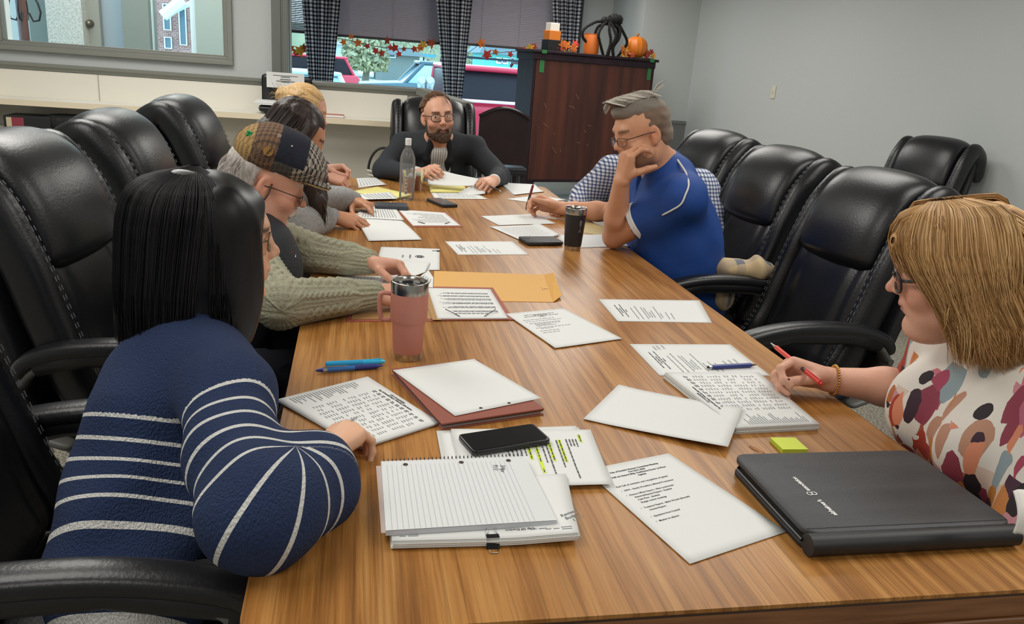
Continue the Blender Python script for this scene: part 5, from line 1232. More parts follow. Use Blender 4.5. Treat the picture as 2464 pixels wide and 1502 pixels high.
# ------------------------------------------------------------------ person: bearded man in the dark suit at the head of the table
p5 = thing('person', 'bearded man in glasses and a dark suit at the far end, holding pages', 'person', (.50, 4.98, 0))
h5 = Head((.452, 4.60, 1.105), (.16, -.975, .03), roll=-.10, sc=1.05)
nk = V3(.475, 4.735, .955); HIP = V3(.50, 4.97, .57)
SHR, ELR, WRR = V3(.285, 4.79, .915), V3(.165, 4.62, .80), V3(.335, 4.375, .82); SHL, ELL, WRL = V3(.675, 4.75, .925), V3(.815, 4.58, .80), V3(.742, 4.305, .81)
S = Sdf((.05, 4.12, .42), (.95, 5.16, 1.30), .003)
h5.skin(S, gaze=.45); h5.neck(S, nk, .058); S.chain([nk, (nk+HIP)/2, HIP], [.08, .11, .12], .05)
for a, b, c in ((SHR, ELR, WRR), (SHL, ELL, WRL)): S.chain([nk, a, b, c], [.06, .05, .04, .028], .03)
hand(S, WRR+V3(.004, -.004, 0), V3(.60, -.72, .25), V3(-.55, -.25, .75), 1, [(.75, .8, .4), (.8, .85, .4), (.85, .9, .4), (.9, .9, .4)], thumb=[(.6, .7, .1), (.2, .95, -.1), (-.1, 1, -.2)])
hand(S, WRL+V3(-.004, -.004, 0), V3(-.50, -.83, -.10), V3(.5, -.1, .85), -1, [(.7, .8, .45), (.8, .9, .45), (.85, .9, .45), (.9, .9, .45)], thumb=[(.6, .7, -.2), (.2, .95, -.3), (0, 1, -.3)])
put('body', S, SKIN, p5, lambda V: skin_cols(V, h5, '#d6a288', '#a8655c', '#4a352a', .3, stub=('#4a3526', .55))); h5.eyes(p5, '#4a3a2c', (.45, -.12))
S = Sdf((.0, 4.30, .42), (1.0, 5.2, 1.06), .003); TR_ = V3(0, 0, 0)
def trunk(S, g, k=.05): S.chain([nk+V3(0, .03, -.05), (nk+HIP)/2+V3(0, .0, 0), HIP], [.105+g, .135+g, .15+g], k, sq=((1, 0, 0), 1.32)); S.cap(SHR, SHL, .068+g, k=k)
trunk(S, .012); S.cap(nk+V3(0, .03, -.03), nk+V3(0, .03, .03), .085, .072, .03)
for a, b, c in ((SHR, ELR, WRR), (SHL, ELL, WRL)): S.chain([a, b, c+(b-c)*.12], [.074, .060, .040], .03)
S.cap(nk+V3(0, -.005, -.01), nk+V3(0, -.03, .12), .064, .09, .004, sub=True); S.cap(nk+V3(0, -.07, .0), nk+V3(0, -.09, .10), .068, .09, .004, sub=True)
A0, A1, B = nk+V3(-.055, -.10, .03), nk+V3(.055, -.10, .03), nk+V3(-.01, -.145, -.36)
def front(z):
    t = np.clip((nk[2]-z)/(nk[2]-HIP[2]), -.2, 1); return nk[1]+(HIP[1]-nk[1])*t+.03*(1-min(1, 2*t))-(.117+.03*min(1, max(0, 2*t)))
for z in np.linspace(nk[2]+.04, nk[2]-.40, 26):
    t = (nk[2]+.04-z)/.44; w = .052-.024*t; x = nk[0]-.004*t; S.cap(V3(x-w, front(z)-.020, z), V3(x+w, front(z)-.020, z), .042, k=.003, sub=True)
for a, s_ in ((A0, -1), (A1, 1)):
    S.chain([V3(nk[0]+s_*(w+.040), front(z)+.004, z) for w, z in ((.012, nk[2]+.02), (.020, nk[2]-.09), (.0, nk[2]-.26))], [.016, .026, .008], .006, sq=((0, 1, 0), .6))
    S.cap(V3(nk[0]+s_*.085, front(nk[2]-.07)+.010, nk[2]-.06), V3(nk[0]+s_*.07, front(nk[2]-.11)+.006, nk[2]-.11), .022, .014, .006, sq=((0, 1, 0), .6))
S.wrinkle(.0035, 36, 21); put('suit_jacket', S, mat('charcoal_suit', '#22262c', .8, bump=(300, .3)), p5)
S = Sdf((.2, 4.45, .45), (.8, 5.1, 1.08), .003); S.chain([nk+V3(0, .03, -.05), (nk+HIP)/2, HIP], [.108, .138, .150], .05, sq=((1, 0, 0), 1.25)); S.cap(nk+V3(0, .0, -.03), nk+V3(0, -.012, .040), .096, .072, .02)
S.cap(nk+V3(0, -.01, -.005), nk+V3(0, -.02, .12), .059, .070, .004, sub=True); S.cap(nk+V3(0, -.09, .04), nk+V3(.0, -.125, -.06), .034, .006, .006, sub=True)
def wavemat(name, c1, c2, sc_, axis, thr=.3, rough=.85, c3=None, axis2=None):
    m = mat(name, c1, rough); nt, N, L, b = nodes(m); tc = N('TexCoord'); sp = N('SeparateXYZ'); L(tc.outputs['Object'], sp.inputs[0])
    def st(ax):
        q = N('Math', operation='MULTIPLY'); q.inputs[1].default_value = sc_; L(sp.outputs[ax], q.inputs[0]); f = N('Math', operation='FRACT'); L(q.outputs[0], f.inputs[0]); l = N('Math', operation='LESS_THAN'); l.inputs[1].default_value = thr; L(f.outputs[0], l.inputs[0]); return l
    l1 = st(axis)
    if axis2 is None:
        mx = N('MixRGB'); L(l1.outputs[0], mx.inputs[0]); mx.inputs[1].default_value = lin(c1); mx.inputs[2].default_value = lin(c2); L(mx.outputs[0], b.inputs['Base Color'])
    else:
        l2 = st(axis2); ad = N('Math', operation='ADD'); L(l1.outputs[0], ad.inputs[0]); L(l2.outputs[0], ad.inputs[1]); h = N('Math', operation='MULTIPLY'); h.inputs[1].default_value = .5; L(ad.outputs[0], h.inputs[0])
        r = N('ValToRGB'); r.color_ramp.interpolation = 'CONSTANT'; e = r.color_ramp.elements; e[0].color = lin(c1); e[1].position = .8; e[1].color = lin(c3); x = e.new(.4); x.color = lin(c2); L(h.outputs[0], r.inputs[0]); L(r.outputs[0], b.inputs['Base Color'])
    return m
shp = put('shirt', S, wavemat('striped_shirt_cloth', '#d3d3cf', '#7e8489', 75, 0, .26), p5)
bt = MB()
for k in range(5): z = nk[2]-.07-.055*k; q = V3(nk[0]-.002, front(z)+.010, z); bt.cyl(tuple(q), tuple(q+V3(0, -.004, 0)), .0045, seg=10)
bt.build('buttons', mat('shirt_button', '#c9c8c2', .4), shp, world=True)
cf = MB()
for b, c in ((ELR, WRR), (ELL, WRL)): d = unit(c-b); cf.cyl(tuple(c-d*.035), tuple(c+d*.004), .036, .034, 18)
cf.build('cuffs', mat('white_cuff', '#d9d9d5', .8), shp, smooth=True, world=True)
S = Sdf((.2, 4.5, .46), (.8, 5.2, .62), .007)
for dx in (-.11, .11): S.cap(HIP+V3(dx, 0, 0), V3(.5+dx*1.2, 4.62, .56), .085, .075, .04)
put('trousers', S, MATS['dark_trousers'], p5)
BRH = hair_noise_mat('brown_hair', '#5a4130', '#7c5c43', (140, 140, 60), .5, 1., .3)
S = Sdf((.28, 4.42, .98), (.62, 4.82, 1.32), .003); S.ell(h5.w(0, -.024, .046), (.084, .102, .089), h5.R, .02); S.ell(h5.w(0, -.07, -.02), (.068, .05, .06), h5.R, .02)
S.ell(h5.w(0, .105, .010), (.066, .075, .088), h5.R, .012, sub=True); S.ell(h5.w(0, .06, -.03), (.12, .07, .055), h5.R, .01, sub=True); S.cut(h5.w(0, 0, -.075), h5.R@V3(0, .3, -1)); S.wrinkle(.0016, 150, 3, (1, .3, 1))
hr = put('hair', S, BRH, p5); rnd = np.random.RandomState(5); paths = []
for k in range(330):
    a = rnd.uniform(-1.5, 1.5); sx, cz = math.sin(a), math.cos(a); f0 = .045+.012*rnd.rand()-.03*abs(sx)**3
    paths.append(np.array([h5.w(*v) for v in spl([(sx*.072, f0, .052+cz*.066), (sx*.086, -.02, .046+cz*.090), (sx*.080, -.085, .04+cz*.06), (sx*.07, -.115, .03-.02*rnd.rand())], 8)]))
for k in range(5): paths.append(np.array([h5.w(*v) for v in spl([(-.03+.004*k*.6, .06, .115), (-.034+.0035*k, .088, .085), (-.038+.003*k, .098, .06+.004*(k % 4))], 6)]))
strands('hair_strands', paths, .0011, HAIRM, hr, ['#4b3526', '#6a4d38', '#866347'], seed=5)
def beard(h, name, parent, m, lo, hi, grow=.005, seed=3, cols=('#3b2a20', '#54402f', '#6d543e'), n=420, st=.0012):
    S = Sdf(lo, hi, .0028); q = h.s; E = lambda c, r, k=.02, **kw: S.ell(h.w(*c), np.array(r)*q, h.R, k, **kw)
    E((0, .032, -.082), (.054+grow, .056+grow, .042+grow)); E((0, .080, -.104), (.024+grow, .016+grow, .022+grow)); 
    for x in (-1, 1): E((x*.050, .004, -.066), (.016+grow, .024, .034)); E((x*.052, .002, -.03), (.012+grow, .016, .03))
    S.cap(h.w(-.022, .093, -.058), h.w(.022, .093, -.058), .0075*q+grow*.4, k=.008); S.cap(h.w(-.026, .085, -.07), h.w(-.024, .08, -.09), .009*q, k=.01); S.cap(h.w(.026, .085, -.07), h.w(.024, .08, -.09), .009*q, k=.01)
    S.cap(h.w(-.014, .105, -.068), h.w(.014, .105, -.068), .0105*q, k=.003, sub=True); S.ell(h.w(0, .10, -.02), np.array((.05, .05, .032))*q, h.R, .01, sub=True); S.ell(h.w(0, .065, -.012), np.array((.053, .06, .045))*q, h.R, .012, sub=True)
    S.wrinkle(.0014, 300, seed); V, F = S.mesh(); o = link(name, npmesh(name, V, F), m, parent, world=True); rnd = np.random.RandomState(seed)
    P = h.inv(V); ok = np.nonzero((P[:, 1] > -.005) & (P[:, 2] < -.03))[0]; paths = []
    for i in rnd.choice(ok, n):
        c = h.w(0, .0, -.03); d = unit(V[i]-c)*.5+h.R@V3(0, .1, -.6); paths.append(np.array([V[i]-d*.001, V[i]+d*.004, V[i]+d*.008+rnd.normal(size=3)*.0012]))
    strands(name+'_hairs', paths, st, HAIRM, o, list(cols), seed=seed); return o
beard(h5, 'beard', p5, mat('brown_beard', '#3f2e23', .8, bump=(300, .6), var=('#5c4636', 160)), (.3, 4.38, .90), (.62, 4.72, 1.12))
glasses(h5, p5, mat('dark_frame', '#2e2a2a', .3), hh=.018, w=.027, y=.100, z=.002, r=.0018)

# ------------------------------------------------------------------ person: man in the blue polo shirt
p6 = thing('person', 'man in a blue polo shirt with white piping, chin resting on his hand', 'person', (1.38, 3.10, 0))
h6 = Head((1.050, 2.925, 1.208), (-.945, -.20, -.29), roll=-.10, sc=1.03)
nk = V3(1.185, 2.985, 1.06); HIP = V3(1.36, 3.05, .57)
SHL, ELL, WRL = V3(1.195, 2.800, .995), V3(1.010, 2.985, .800), V3(.972, 2.860, 1.035)
SHR, ELR, WRR = V3(1.19, 3.17, 1.0), V3(1.165, 3.50, .805), V3(.935, 3.595, .795)
S = Sdf((.74, 2.62, .42), (1.60, 3.74, 1.40), .003)
h6.skin(S, gaze=-.7, jaw=1.06); h6.neck(S, nk, .062); S.chain([nk, (nk+HIP)/2, HIP], [.08, .11, .12], .05)
S.chain([nk, SHL], [.07, .065], .03); S.chain([SHL, (SHL+ELL)/2, ELL], [.064, .058, .044], .02); S.chain([ELL, ELL*.65+WRL*.35, WRL], [.044, .047, .031], .016, )
S.chain([nk, SHR, ELR], [.07, .06, .045], .03); S.chain([ELR, ELR*.7+WRR*.3, WRR], [.044, .045, .030], .016)
tp6 = hand(S, WRL+V3(.0, .0, .004), V3(.05, -.10, .99), V3(-.97, -.25, -.05), -1, [(.85, .7, .4), (.9, .8, .4), (.95, .85, .4), (1., .85, .4)], thumb=[(.65, .55, -.55), (.30, .45, -.85), (.25, .35, -.95)], sc=1.06)
hand(S, WRR+V3(-.003, .002, .002), V3(-.92, .30, .22), V3(.05, .75, .65), 1, [(.75, .75, .4), (.8, .85, .4), (.9, .9, .45), (.95, .9, .45)], thumb=[(.45, .8, -.35), (.2, .95, -.25), (.05, 1, -.15)], sc=1.06)
put('body', S, SKIN, p6, lambda V: skin_cols(V, h6, '#cf9878', '#b0685a', '#6b5848', .4, stub=('#7d6450', .7), excl=2)); h6.eyes(p6, '#4f6470')
S = Sdf((.98, 2.58, .42), (1.66, 3.50, 1.16), .003)
lat = unit(V3(.12, -.99, 0)); S.chain([nk+V3(.01, .0, -.06), (nk+HIP)/2+V3(-.005, 0, 0), HIP], [.115, .165, .180], .06, sq=(lat, 1.22)); S.cap(SHL, SHR, .070, k=.07)
S.cap(SHL+V3(.0, -.005, .0), SHL*.38+ELL*.62, .074, .078, .085); S.cap(SHR, SHR*.45+ELR*.55, .074, .074, .085); S.cap(nk+V3(.05, -.05, -.16), nk+V3(.085, -.05, -.34), .125, .135, .08); S.cap(nk+V3(.012, -.06, -.005), nk+V3(.012, .06, -.005), .078, k=.04)
dL, dR_ = unit(ELL-SHL), unit(ELR-SHR)
for a, e, d in ((SHL, ELL, dL), (SHR, ELR, dR_)):
    c = a*.40+e*.60; S.cap(c, c+d*.2, .074, .09, .003, sub=True)
S.cap(SHL*.35+ELL*.65, ELL, .058, .056, .004, sub=True)
S.wrinkle(.0042, 30, 9); S.cap(nk+V3(.005, 0, -.025), nk+V3(-.004, 0, .025), .084, .073, .016); S.cap(nk+V3(-.02, 0, .02), nk+V3(-.075, -.01, .13), .060, .072, .004, sub=True)
S.cap(nk+V3(-.085, -.01, .03), nk+V3(-.118, -.01, -.10), .034, .006, .006, sub=True)
vv, _ = S.mesh(); polo = put('polo_shirt', S, mat('royal_blue_jersey', '#134593', .7, bump=(380, .2), var=('#113f88', 12)), p6)
WP = mat('white_piping', '#d9dad8', .7)
def piping(pix, name, r=.0038):
    P = [onmesh(vv, *q, .0035) for q in pix]; MB().tube([tuple(q) for q in spl([tuple(p) for p in P], 24)], r, 6).build(name, WP, polo, smooth=True, world=True)
piping([(1614, 366), (1634, 386), (1650, 412), (1657, 440), (1652, 468), (1636, 494), (1615, 510), (1592, 519)], 'shoulder_piping'); piping([(1510, 405), (1497, 424), (1491, 444)], 'chest_piping', .003)
# sleeve band
S2 = Sdf((.98, 2.6, .70), (1.4, 3.1, 1.05), .003); c = SHL*.40+ELL*.60; S2.cap(c-dL*.008, c+dL*.010, .0805, .0808, .003); S2.cap(c-dL*.08, c+dL*.1, .070, .072, .002, sub=True); S2.cut(c+dL*.012, dL); S2.cut(c-dL*.012, -dL)
put('sleeve_band', S2, WP, polo)
S2 = Sdf((.96, 2.82, .96), (1.38, 3.17, 1.20), .003); S2.cap(nk+V3(.006, 0, .0), nk+V3(-.020, 0, .062), .096, .076, .004); S2.cap(nk+V3(-.005, 0, -.03), nk+V3(-.045, -.0, .11), .077, .069, .003, sub=True); S2.cap(nk+V3(-.09, -.01, .04), nk+V3(-.12, -.01, -.06), .036, .03, .004, sub=True); S2.cut(nk+V3(0, 0, .064), V3(.25, 0, 1))
put('collar', S2, mat('royal_blue_jersey'), polo)
S = Sdf((.95, 2.8, .46), (1.6, 3.32, .62), .006)
for dy in (-.11, .11): S.cap(HIP+V3(0, dy, 0), V3(.93, 3.05+dy*1.2, .56), .085, .075, .04)
put('trousers', S, mat('khaki_trousers', '#8f8062', .85), p6)
GRH = hair_noise_mat('grey_swept_hair', '#837b72', '#b4aca0', (110, 110, 25), .5, 1., .35)
S = Sdf((.85, 2.74, 1.06), (1.25, 3.12, 1.42), .003); S.ell(h6.w(0, -.024, .044), (.0825, .1005, .088), h6.R, .02); S.ell(h6.w(0, .010, .092), (.064, .092, .050), h6.R, .02); S.ell(h6.w(0, -.07, -.015), (.066, .05, .06), h6.R, .02)
S.ell(h6.w(0, .108, .018), (.085, .062, .064), h6.R, .01, sub=True); S.ell(h6.w(0, .05, -.035), (.12, .07, .048), h6.R, .01, sub=True); S.cut(h6.w(0, 0, -.085), h6.R@V3(0, .3, -1)); S.wrinkle(.0015, 150, 6, (1, .3, 1))
def h6cols(V):
    P = h6.inv(V); s = ((P[:, 2] < .082) & (P[:, 1] > -.2)).astype(float); s = np.clip((.088-P[:, 2])/.012, 0, 1)*np.clip((.115-P[:, 1])/.02, 0, 1); A = np.array(lin('#8d857a')); B = np.array(lin('#8a7464')); C = A+(B-A)*s[:, None]; t = np.clip((-P[:, 1]-.05)/.05, 0, 1)*.6; return C*(1-t[:, None])+np.array(lin('#a89f92'))*t[:, None]
hr = put('hair', S, attr_mat('short_grey_hair', .7, bump=(420, .7), spec=.2), p6, h6cols); rnd = np.random.RandomState(6); paths = []
for k in range(420):
    u = rnd.uniform(-1, 1); x0_ = -.052+.010*rnd.rand() if k % 3 else rnd.uniform(-.05, .05); yy = -.085+.16*rnd.rand()
    z0 = .105+.02*(1-(yy/.1)**2) if k % 3 else .128
    p = [(x0_, yy, z0), (x0_*.4+.015, yy+.045, .146-.10*max(0, yy+.0)*.5), (.02+.02*rnd.rand(), min(yy+.09, .090), .142-.22*max(0, yy+.02)), (.040+.012*rnd.rand(), min(yy+.115, .100+.006*rnd.rand()), .128-.30*max(0, yy+.03))]
    paths.append(np.array([h6.w(*v) for v in spl(p, 9)]))
for k in range(14): b = rnd.normal(size=3)*.006; paths.append(np.array([h6.w(*v) for v in spl([(-.02, -.06, .125), (-.015, -.09, .142+b[2]), (-.01+b[0], -.125, .150+b[2])], 6)]))
strands('hair_strands', paths, .0013, HAIRM, hr, ['#6f675f', '#968d82', '#c2bab0', '#d8d2c8'], seed=6)
glasses(h6, p6, mat('dark_brown_frame', '#4a3b36', .3), hh=.015, w=.025, y=.106, z=-.006, r=.0014, temple_m=mat('dark_frame'))

# ------------------------------------------------------------------ person: checked shirt, head hidden behind the polo man
p7 = thing('person', 'person in a navy and white checked shirt leaning forward behind the polo shirt man', 'person', (1.55, 3.90, 0))
h7 = Head((1.285, 3.52, 1.075), (-.75, -.45, -.45), sc=1.)
nk = V3(1.40, 3.66, .985); HIP = V3(1.58, 3.95, .57); SHL, ELL, WRL = V3(1.585, 3.555, .925), V3(1.66, 3.40, .72), V3(1.50, 3.36, .62); SHR, ELR, WRR = V3(1.245, 3.80, .945), V3(1.13, 3.86, .80), V3(1.04, 3.72, .78)
S = Sdf((.90, 3.2, .42), (1.85, 4.15, 1.26), .004)
h7.skin(S); h7.neck(S, nk, .06); S.chain([nk, (nk+HIP)/2, HIP], [.08, .11, .12], .05)
for a, b, c in ((SHR, ELR, WRR), (SHL, ELL, WRL)): S.chain([nk, a, b, c], [.06, .05, .04, .03], .03)
hand(S, WRR, V3(-.9, -.4, -.1), V3(0, 0, 1), 1, [(.4, .5, .3)]*4); hand(S, WRL, V3(-.9, -.2, -.1), V3(0, 0, 1), -1, [(.4, .5, .3)]*4)
put('body', S, SKIN, p7, lambda V: skin_cols(V, h7, '#cf9f86'))
S = Sdf((.92, 3.15, .42), (1.90, 4.2, 1.10), .004); lat = unit(V3(SHL[0]-SHR[0], SHL[1]-SHR[1], 0)); S.chain([nk+V3(.03, .05, -.06), (nk+HIP)/2, HIP], [.125, .16, .165], .05, sq=(lat, 1.3)); S.cap(SHL, SHR, .088, k=.05); S.cap(nk+V3(.02, .02, -.03), nk+V3(-.005, -.01, .02), .08, .07, .02)
for a, b, c in ((SHR, ELR, WRR), (SHL, ELL, WRL)): S.chain([a, b, b*.4+c*.6], [.088, .076, .056], .03)
S.cap(nk, nk+V3(-.04, -.04, .12), .06, k=.004, sub=True); S.wrinkle(.005, 34, 15)
put('checked_shirt', S, wavemat('navy_check_cloth', '#d5d8de', '#7983a0', 62, 0, .42, c3='#36436b', axis2=2), p7)
S = Sdf((1.0, 3.5, .46), (1.85, 4.2, .62), .007)
for d in (-.11, .11): S.cap(HIP+V3(d*.6, d, 0), V3(1.2+d*.6, 3.75+d, .56), .085, .075, .04)
put('trousers', S, MATS['dark_trousers'], p7)
S = Sdf((1.1, 3.3, .95), (1.5, 3.75, 1.28), .004); S.ell(h7.w(0, -.024, .046), (.083, .101, .088), h7.R, .02); S.ell(h7.w(0, .09, -.02), (.11, .075, .08), h7.R, .02, sub=True); put('hair', S, BRH, p7)
# ------------------------------------------------------------------ person: blonde woman in the floral top (near right)
p8 = thing('person', 'woman with blonde layered hair in a white brush stroke patterned top, red pen in hand', 'person', (1.42, 1.16, 0))
f8 = unit(V3(-.76, .58, -.24)); R8 = frame(f8, roll=.10); o8 = atd(2136, 692, 1.60)-R8@(.98*V3(0, .119, -.024)); h8 = Head(o8, f8, roll=.10, sc=.98)
nk = V3(1.265, 1.255, .965); HIP = V3(1.40, 1.12, .57)
SHL, ELL, WRL = V3(1.225, 1.045, .905), V3(1.17, .985, .66), V3(1.20, 1.20, .60); SHR, ELR, WRR = V3(1.275, 1.42, .905), V3(1.265, 1.475, .785), V3(1.062, 1.528, .792)
S = Sdf((.86, .86, .42), (1.62, 1.66, 1.28), .003)
h8.skin(S, fem=True, gaze=-.9, full=1.10, jaw=1.12, nose=1.04); h8.neck(S, nk, .056); S.ell(h8.w(0, .045, -.118), (.042, .042, .026), h8.R, .03)
S.chain([nk, (nk+HIP)/2, HIP], [.08, .11, .12], .05)
for a, b in ((SHL, ELL), (SHR, ELR)): S.chain([nk, a, b], [.06, .052, .042], .03)
S.chain([ELL, WRL], [.042, .028], .02); S.chain([ELR, ELR*.6+WRR*.4, WRR], [.045, .042, .028], .02)
tips = hand(S, WRR+V3(-.004, .002, .002), V3(-.95, .27, .16), V3(.28, .72, .66), 1, [(.75, 1.15, .75), (.95, 1.05, .55), (1.0, 1.0, .5), (1.0, 1.0, .5)], thumb=[(.35, .80, -.62), (.05, .95, -.45), (-.05, 1, -.30)], sc=1.0)
hand(S, WRL, V3(-.3, .9, -.1), V3(0, 0, 1), -1, [(.4, .5, .3)]*4)
put('body', S, SKIN, p8, lambda V: skin_cols(V, h8, '#d8a48c', '#b5686a', '#9c7a5a', .5)); h8.eyes(p8, '#54707c')
S = Sdf((.92, .84, .42), (1.72, 1.70, 1.04), .003); lat = unit(V3(.05, .99, 0))
S.chain([nk+V3(.02, 0, -.05), (nk+HIP)/2+V3(-.045, .01, .02), HIP+V3(-.02, 0, 0)], [.112, .160, .175], .05, sq=(lat, 1.22)); S.cap(SHL, SHR, .088, k=.05)
S.ell(nk+V3(-.075, .08, -.17), (.095, .10, .10), k=.05); S.ell(nk+V3(-.075, -.09, -.17), (.095, .10, .10), k=.05)
S.chain([SHL+V3(0, .01, 0), ELL*.9+SHL*.1], [.092, .100], .03); S.cap(SHR, ELR*.75+SHR*.25, .085, .075, .03); S.cap(nk+V3(.005, 0, -.04), nk+V3(-.005, 0, .01), .095, .076, .02)
S.cap(nk+V3(-.01, 0, -.0), nk+V3(-.05, .02, .12), .058, .075, .004, sub=True); S.cap(nk+V3(-.10, .01, .02), nk+V3(-.14, .01, -.06), .03, .01, .008, sub=True)
S.cap(ELR*.5+SHR*.5, ELR, .055, .06, .004, sub=True)
S.wrinkle(.0055, 30, 31)
def floral():
    m = mat('brush_stroke_print', '#e3ddd4', .75); nt, N, L, b = nodes(m); tc = N('TexCoord')
    def layer(rot, scl, seed, thr_lo, prev, pal, zb):
        mp = N('Mapping'); mp.inputs['Rotation'].default_value = rot; mp.inputs['Scale'].default_value = scl; mp.inputs['Location'].default_value = (seed, seed*.7, seed*1.3); L(tc.outputs['Object'], mp.inputs[0])
        nz = N('TexNoise', i_Scale=3.5, i_Detail=5.); L(mp.outputs[0], nz.inputs['Vector']); mv = N('MixRGB', i_Fac=.10); L(mp.outputs[0], mv.inputs[1]); L(nz.outputs['Color'], mv.inputs[2])
        v = N('TexVoronoi', i_Scale=1., i_Randomness=.9); L(mv.outputs[0], v.inputs['Vector']); sp = N('SeparateColor'); L(v.outputs['Color'], sp.inputs[0])
        r = N('ValToRGB'); r.color_ramp.interpolation = 'CONSTANT'; e = r.color_ramp.elements
        for i, c in enumerate(pal):
            if i < 2: x = e[i]; x.position = i/len(pal)
            else: x = e.new(i/len(pal))
            x.color = lin(c)
        L(sp.outputs[0], r.inputs[0])
        xyz = N('SeparateXYZ'); L(tc.outputs['Object'], xyz.inputs[0]); th = N('MapRange'); th.inputs[1].default_value = zb[0]; th.inputs[2].default_value = zb[1]; th.inputs[3].default_value = zb[2]; th.inputs[4].default_value = zb[3]; L(xyz.outputs[2], th.inputs[0])
        lt = N('Math', operation='LESS_THAN'); L(sp.outputs[1], lt.inputs[0]); L(th.outputs[0], lt.inputs[1])
        ed = N('Math', operation='LESS_THAN'); ed.inputs[1].default_value = .62; L(v.outputs['Distance'], ed.inputs[0]); mu = N('Math', operation='MULTIPLY'); L(lt.outputs[0], mu.inputs[0]); L(ed.outputs[0], mu.inputs[1])
        mx = N('MixRGB'); L(mu.outputs[0], mx.inputs[0]); L(r.outputs[0], mx.inputs[2])
        if prev is None: mx.inputs[1].default_value = lin('#e3ddd4')
        else: L(prev, mx.inputs[1])
        return mx.outputs[0]
    # denser strokes towards the hem, as printed
    a = layer((.3, .5, .4), (24, 24, 10), 3., .5, None, ['#c9727f', '#b98a72', '#d9c3b4', '#b56a3c', '#8fa0a6', '#c98a96', '#a5563f'], (.66, .97, 1.2, .22))
    c = layer((-.2, .45, .2), (29, 29, 11.5), 9., .5, a, ['#b4637a', '#c07a34', '#4a2a3c', '#a83d2e', '#d0939c', '#c98348', '#8d3a4c'], (.62, .98, .95, .16))
    d = layer((.1, .6, -.2), (42, 42, 16), 17., .5, c, ['#3a2332', '#e6dfd6', '#a5445c', '#2a2026', '#c27a3c', '#d98a6a', '#5a2f3a'], (.56, .98, .70, .08))
    L(d, b.inputs['Base Color'])
    return m
put('blouse', S, floral(), p8)
S = Sdf((1.0, .92, .46), (1.66, 1.5, .62), .006)
for dy in (-.11, .11): S.cap(HIP+V3(0, dy, 0), V3(1.02, 1.2+dy*1.2, .56), .085, .075, .04)
put('trousers', S, MATS['dark_trousers'], p8)
BL8 = hair_noise_mat('golden_blonde_hair', '#b58a58', '#d1a76f', (70, 70, 30), .5, 1., .35)
S = Sdf((1.0, 1.12, .88), (1.56, 1.66, 1.34), .003)
S.ell(h8.w(0, -.026, .046), (.094, .118, .090), h8.R, .03); S.ell(h8.w(0, -.078, -.045), (.098, .088, .105), h8.R, .04)
for x in (-1, 1): S.ell(h8.w(x*.070, -.02, .0), (.026, .05, .09), h8.R, .03)
S.ell(h8.w(0, .072, .082), (.066, .040, .040), h8.R, .03)
S.chain([h8.w(0, -.10, -.10), h8.w(.0, -.13, -.17)], [.085, .05], .03)
S.ell(h8.w(0, .128, -.045), (.060, .062, .088), h8.R, .012, sub=True); S.wrinkle(.0030, 95, 6, (1, 1, .25)); hr = put('hair', S, BL8, p8)
rnd = np.random.RandomState(9); paths = []
for k in range(2200):
    a = rnd.uniform(-2.75, 2.75); sx, sy = math.sin(a), -math.cos(a); fl = rnd.uniform(-.02, .02); ln = rnd.uniform(.6, 1.05)
    if sy > .80: continue
    if sy > .1:   # fringe and face framing layers swept back
        p = [(sx*.02, .01+.02*rnd.rand(), .139), (sx*.075, sy*.095, .115), (sx*.103, sy*.080-.01, .03), (sx*.108, .02-.03*rnd.rand(), -.05), (sx*.098+fl*.4, .008+fl, -.11*ln)]
    else:
        p = [(sx*.02, -.02, .141), (sx*.085, sy*.105-.02, .10), (sx*.110, sy*.125-.045, .0), (sx*.113, sy*.105-.075, -.08), (sx*(.10+fl), sy*.09-.09+fl, -.155*ln-.01)]
    p = [tuple(np.array(v)*(1+rnd.uniform(-.01, .03))) for v in p]; paths.append(np.array([h8.w(*v) for v in spl(p, 12)])+0)
for k in range(2600):   # long side layers falling from the parting over the cheeks
    sd = -1 if k % 4 else 1; y0 = rnd.uniform(-.10, .075); e = rnd.uniform(-1, 1); ln = rnd.uniform(.75, 1.1); R_ = 1+rnd.uniform(-.02, .05); f = max(0, 1-((y0+.02)/.115)**2)**.5
    p = [(.012*sd, y0*.35+.01, .141), (sd*.060, y0*.9, .124), (sd*(.040+.066*f), y0*1.05, .055), (sd*(.050+.062*f), y0*.75-.022+.010*e, -.030), (sd*(.056+.054*f), y0*.52-.036+.016*e, -.095*ln), (sd*(.056+.050*f), y0*.45-.050+.030*e, -.150*ln)]
    a_ = rnd.uniform(0, 6.28); paths.append(np.array([h8.w(*(np.array(v)*R_+np.array([0, .006*math.sin(i*.75+a_)*i/13, .0]))) for i, v in enumerate(spl(p, 14))]))
for k in range(520):   # fringe swept down and back over the forehead and temples
    q = rnd.uniform(-1, 1); s = math.sqrt(max(0, 1-q*q)); r = rnd.uniform(-.004, .008); z = rnd.uniform(.015, .05)
    paths.append(np.array([h8.w(*v) for v in spl([(q*.03, .035*s, .139), (q*.062, .055+.030*s+r, .122), (q*.083+q*r, .045+.060*s+r, .080), (q*.090+q*r, .030+.066*s+r, z+.01), (q*.097, .012+.062*s+rnd.uniform(-.02, .01), z-.03)], 9)]))
strands('hair_strands', paths, .0009, HAIRM, hr, ['#a37846', '#b98c58', '#cda26c', '#deb985', '#8f6a40'], seed=8)
glasses(h8, p8, mat('dark_frame'), hh=.020, w=.027, y=.104, z=-.002, r=.0028)
d = unit(WRR-ELR); c = WRR-d*.012; u = unit(np.cross(d, V3(0, 0, 1))); v = np.cross(u, d); bb = MB()
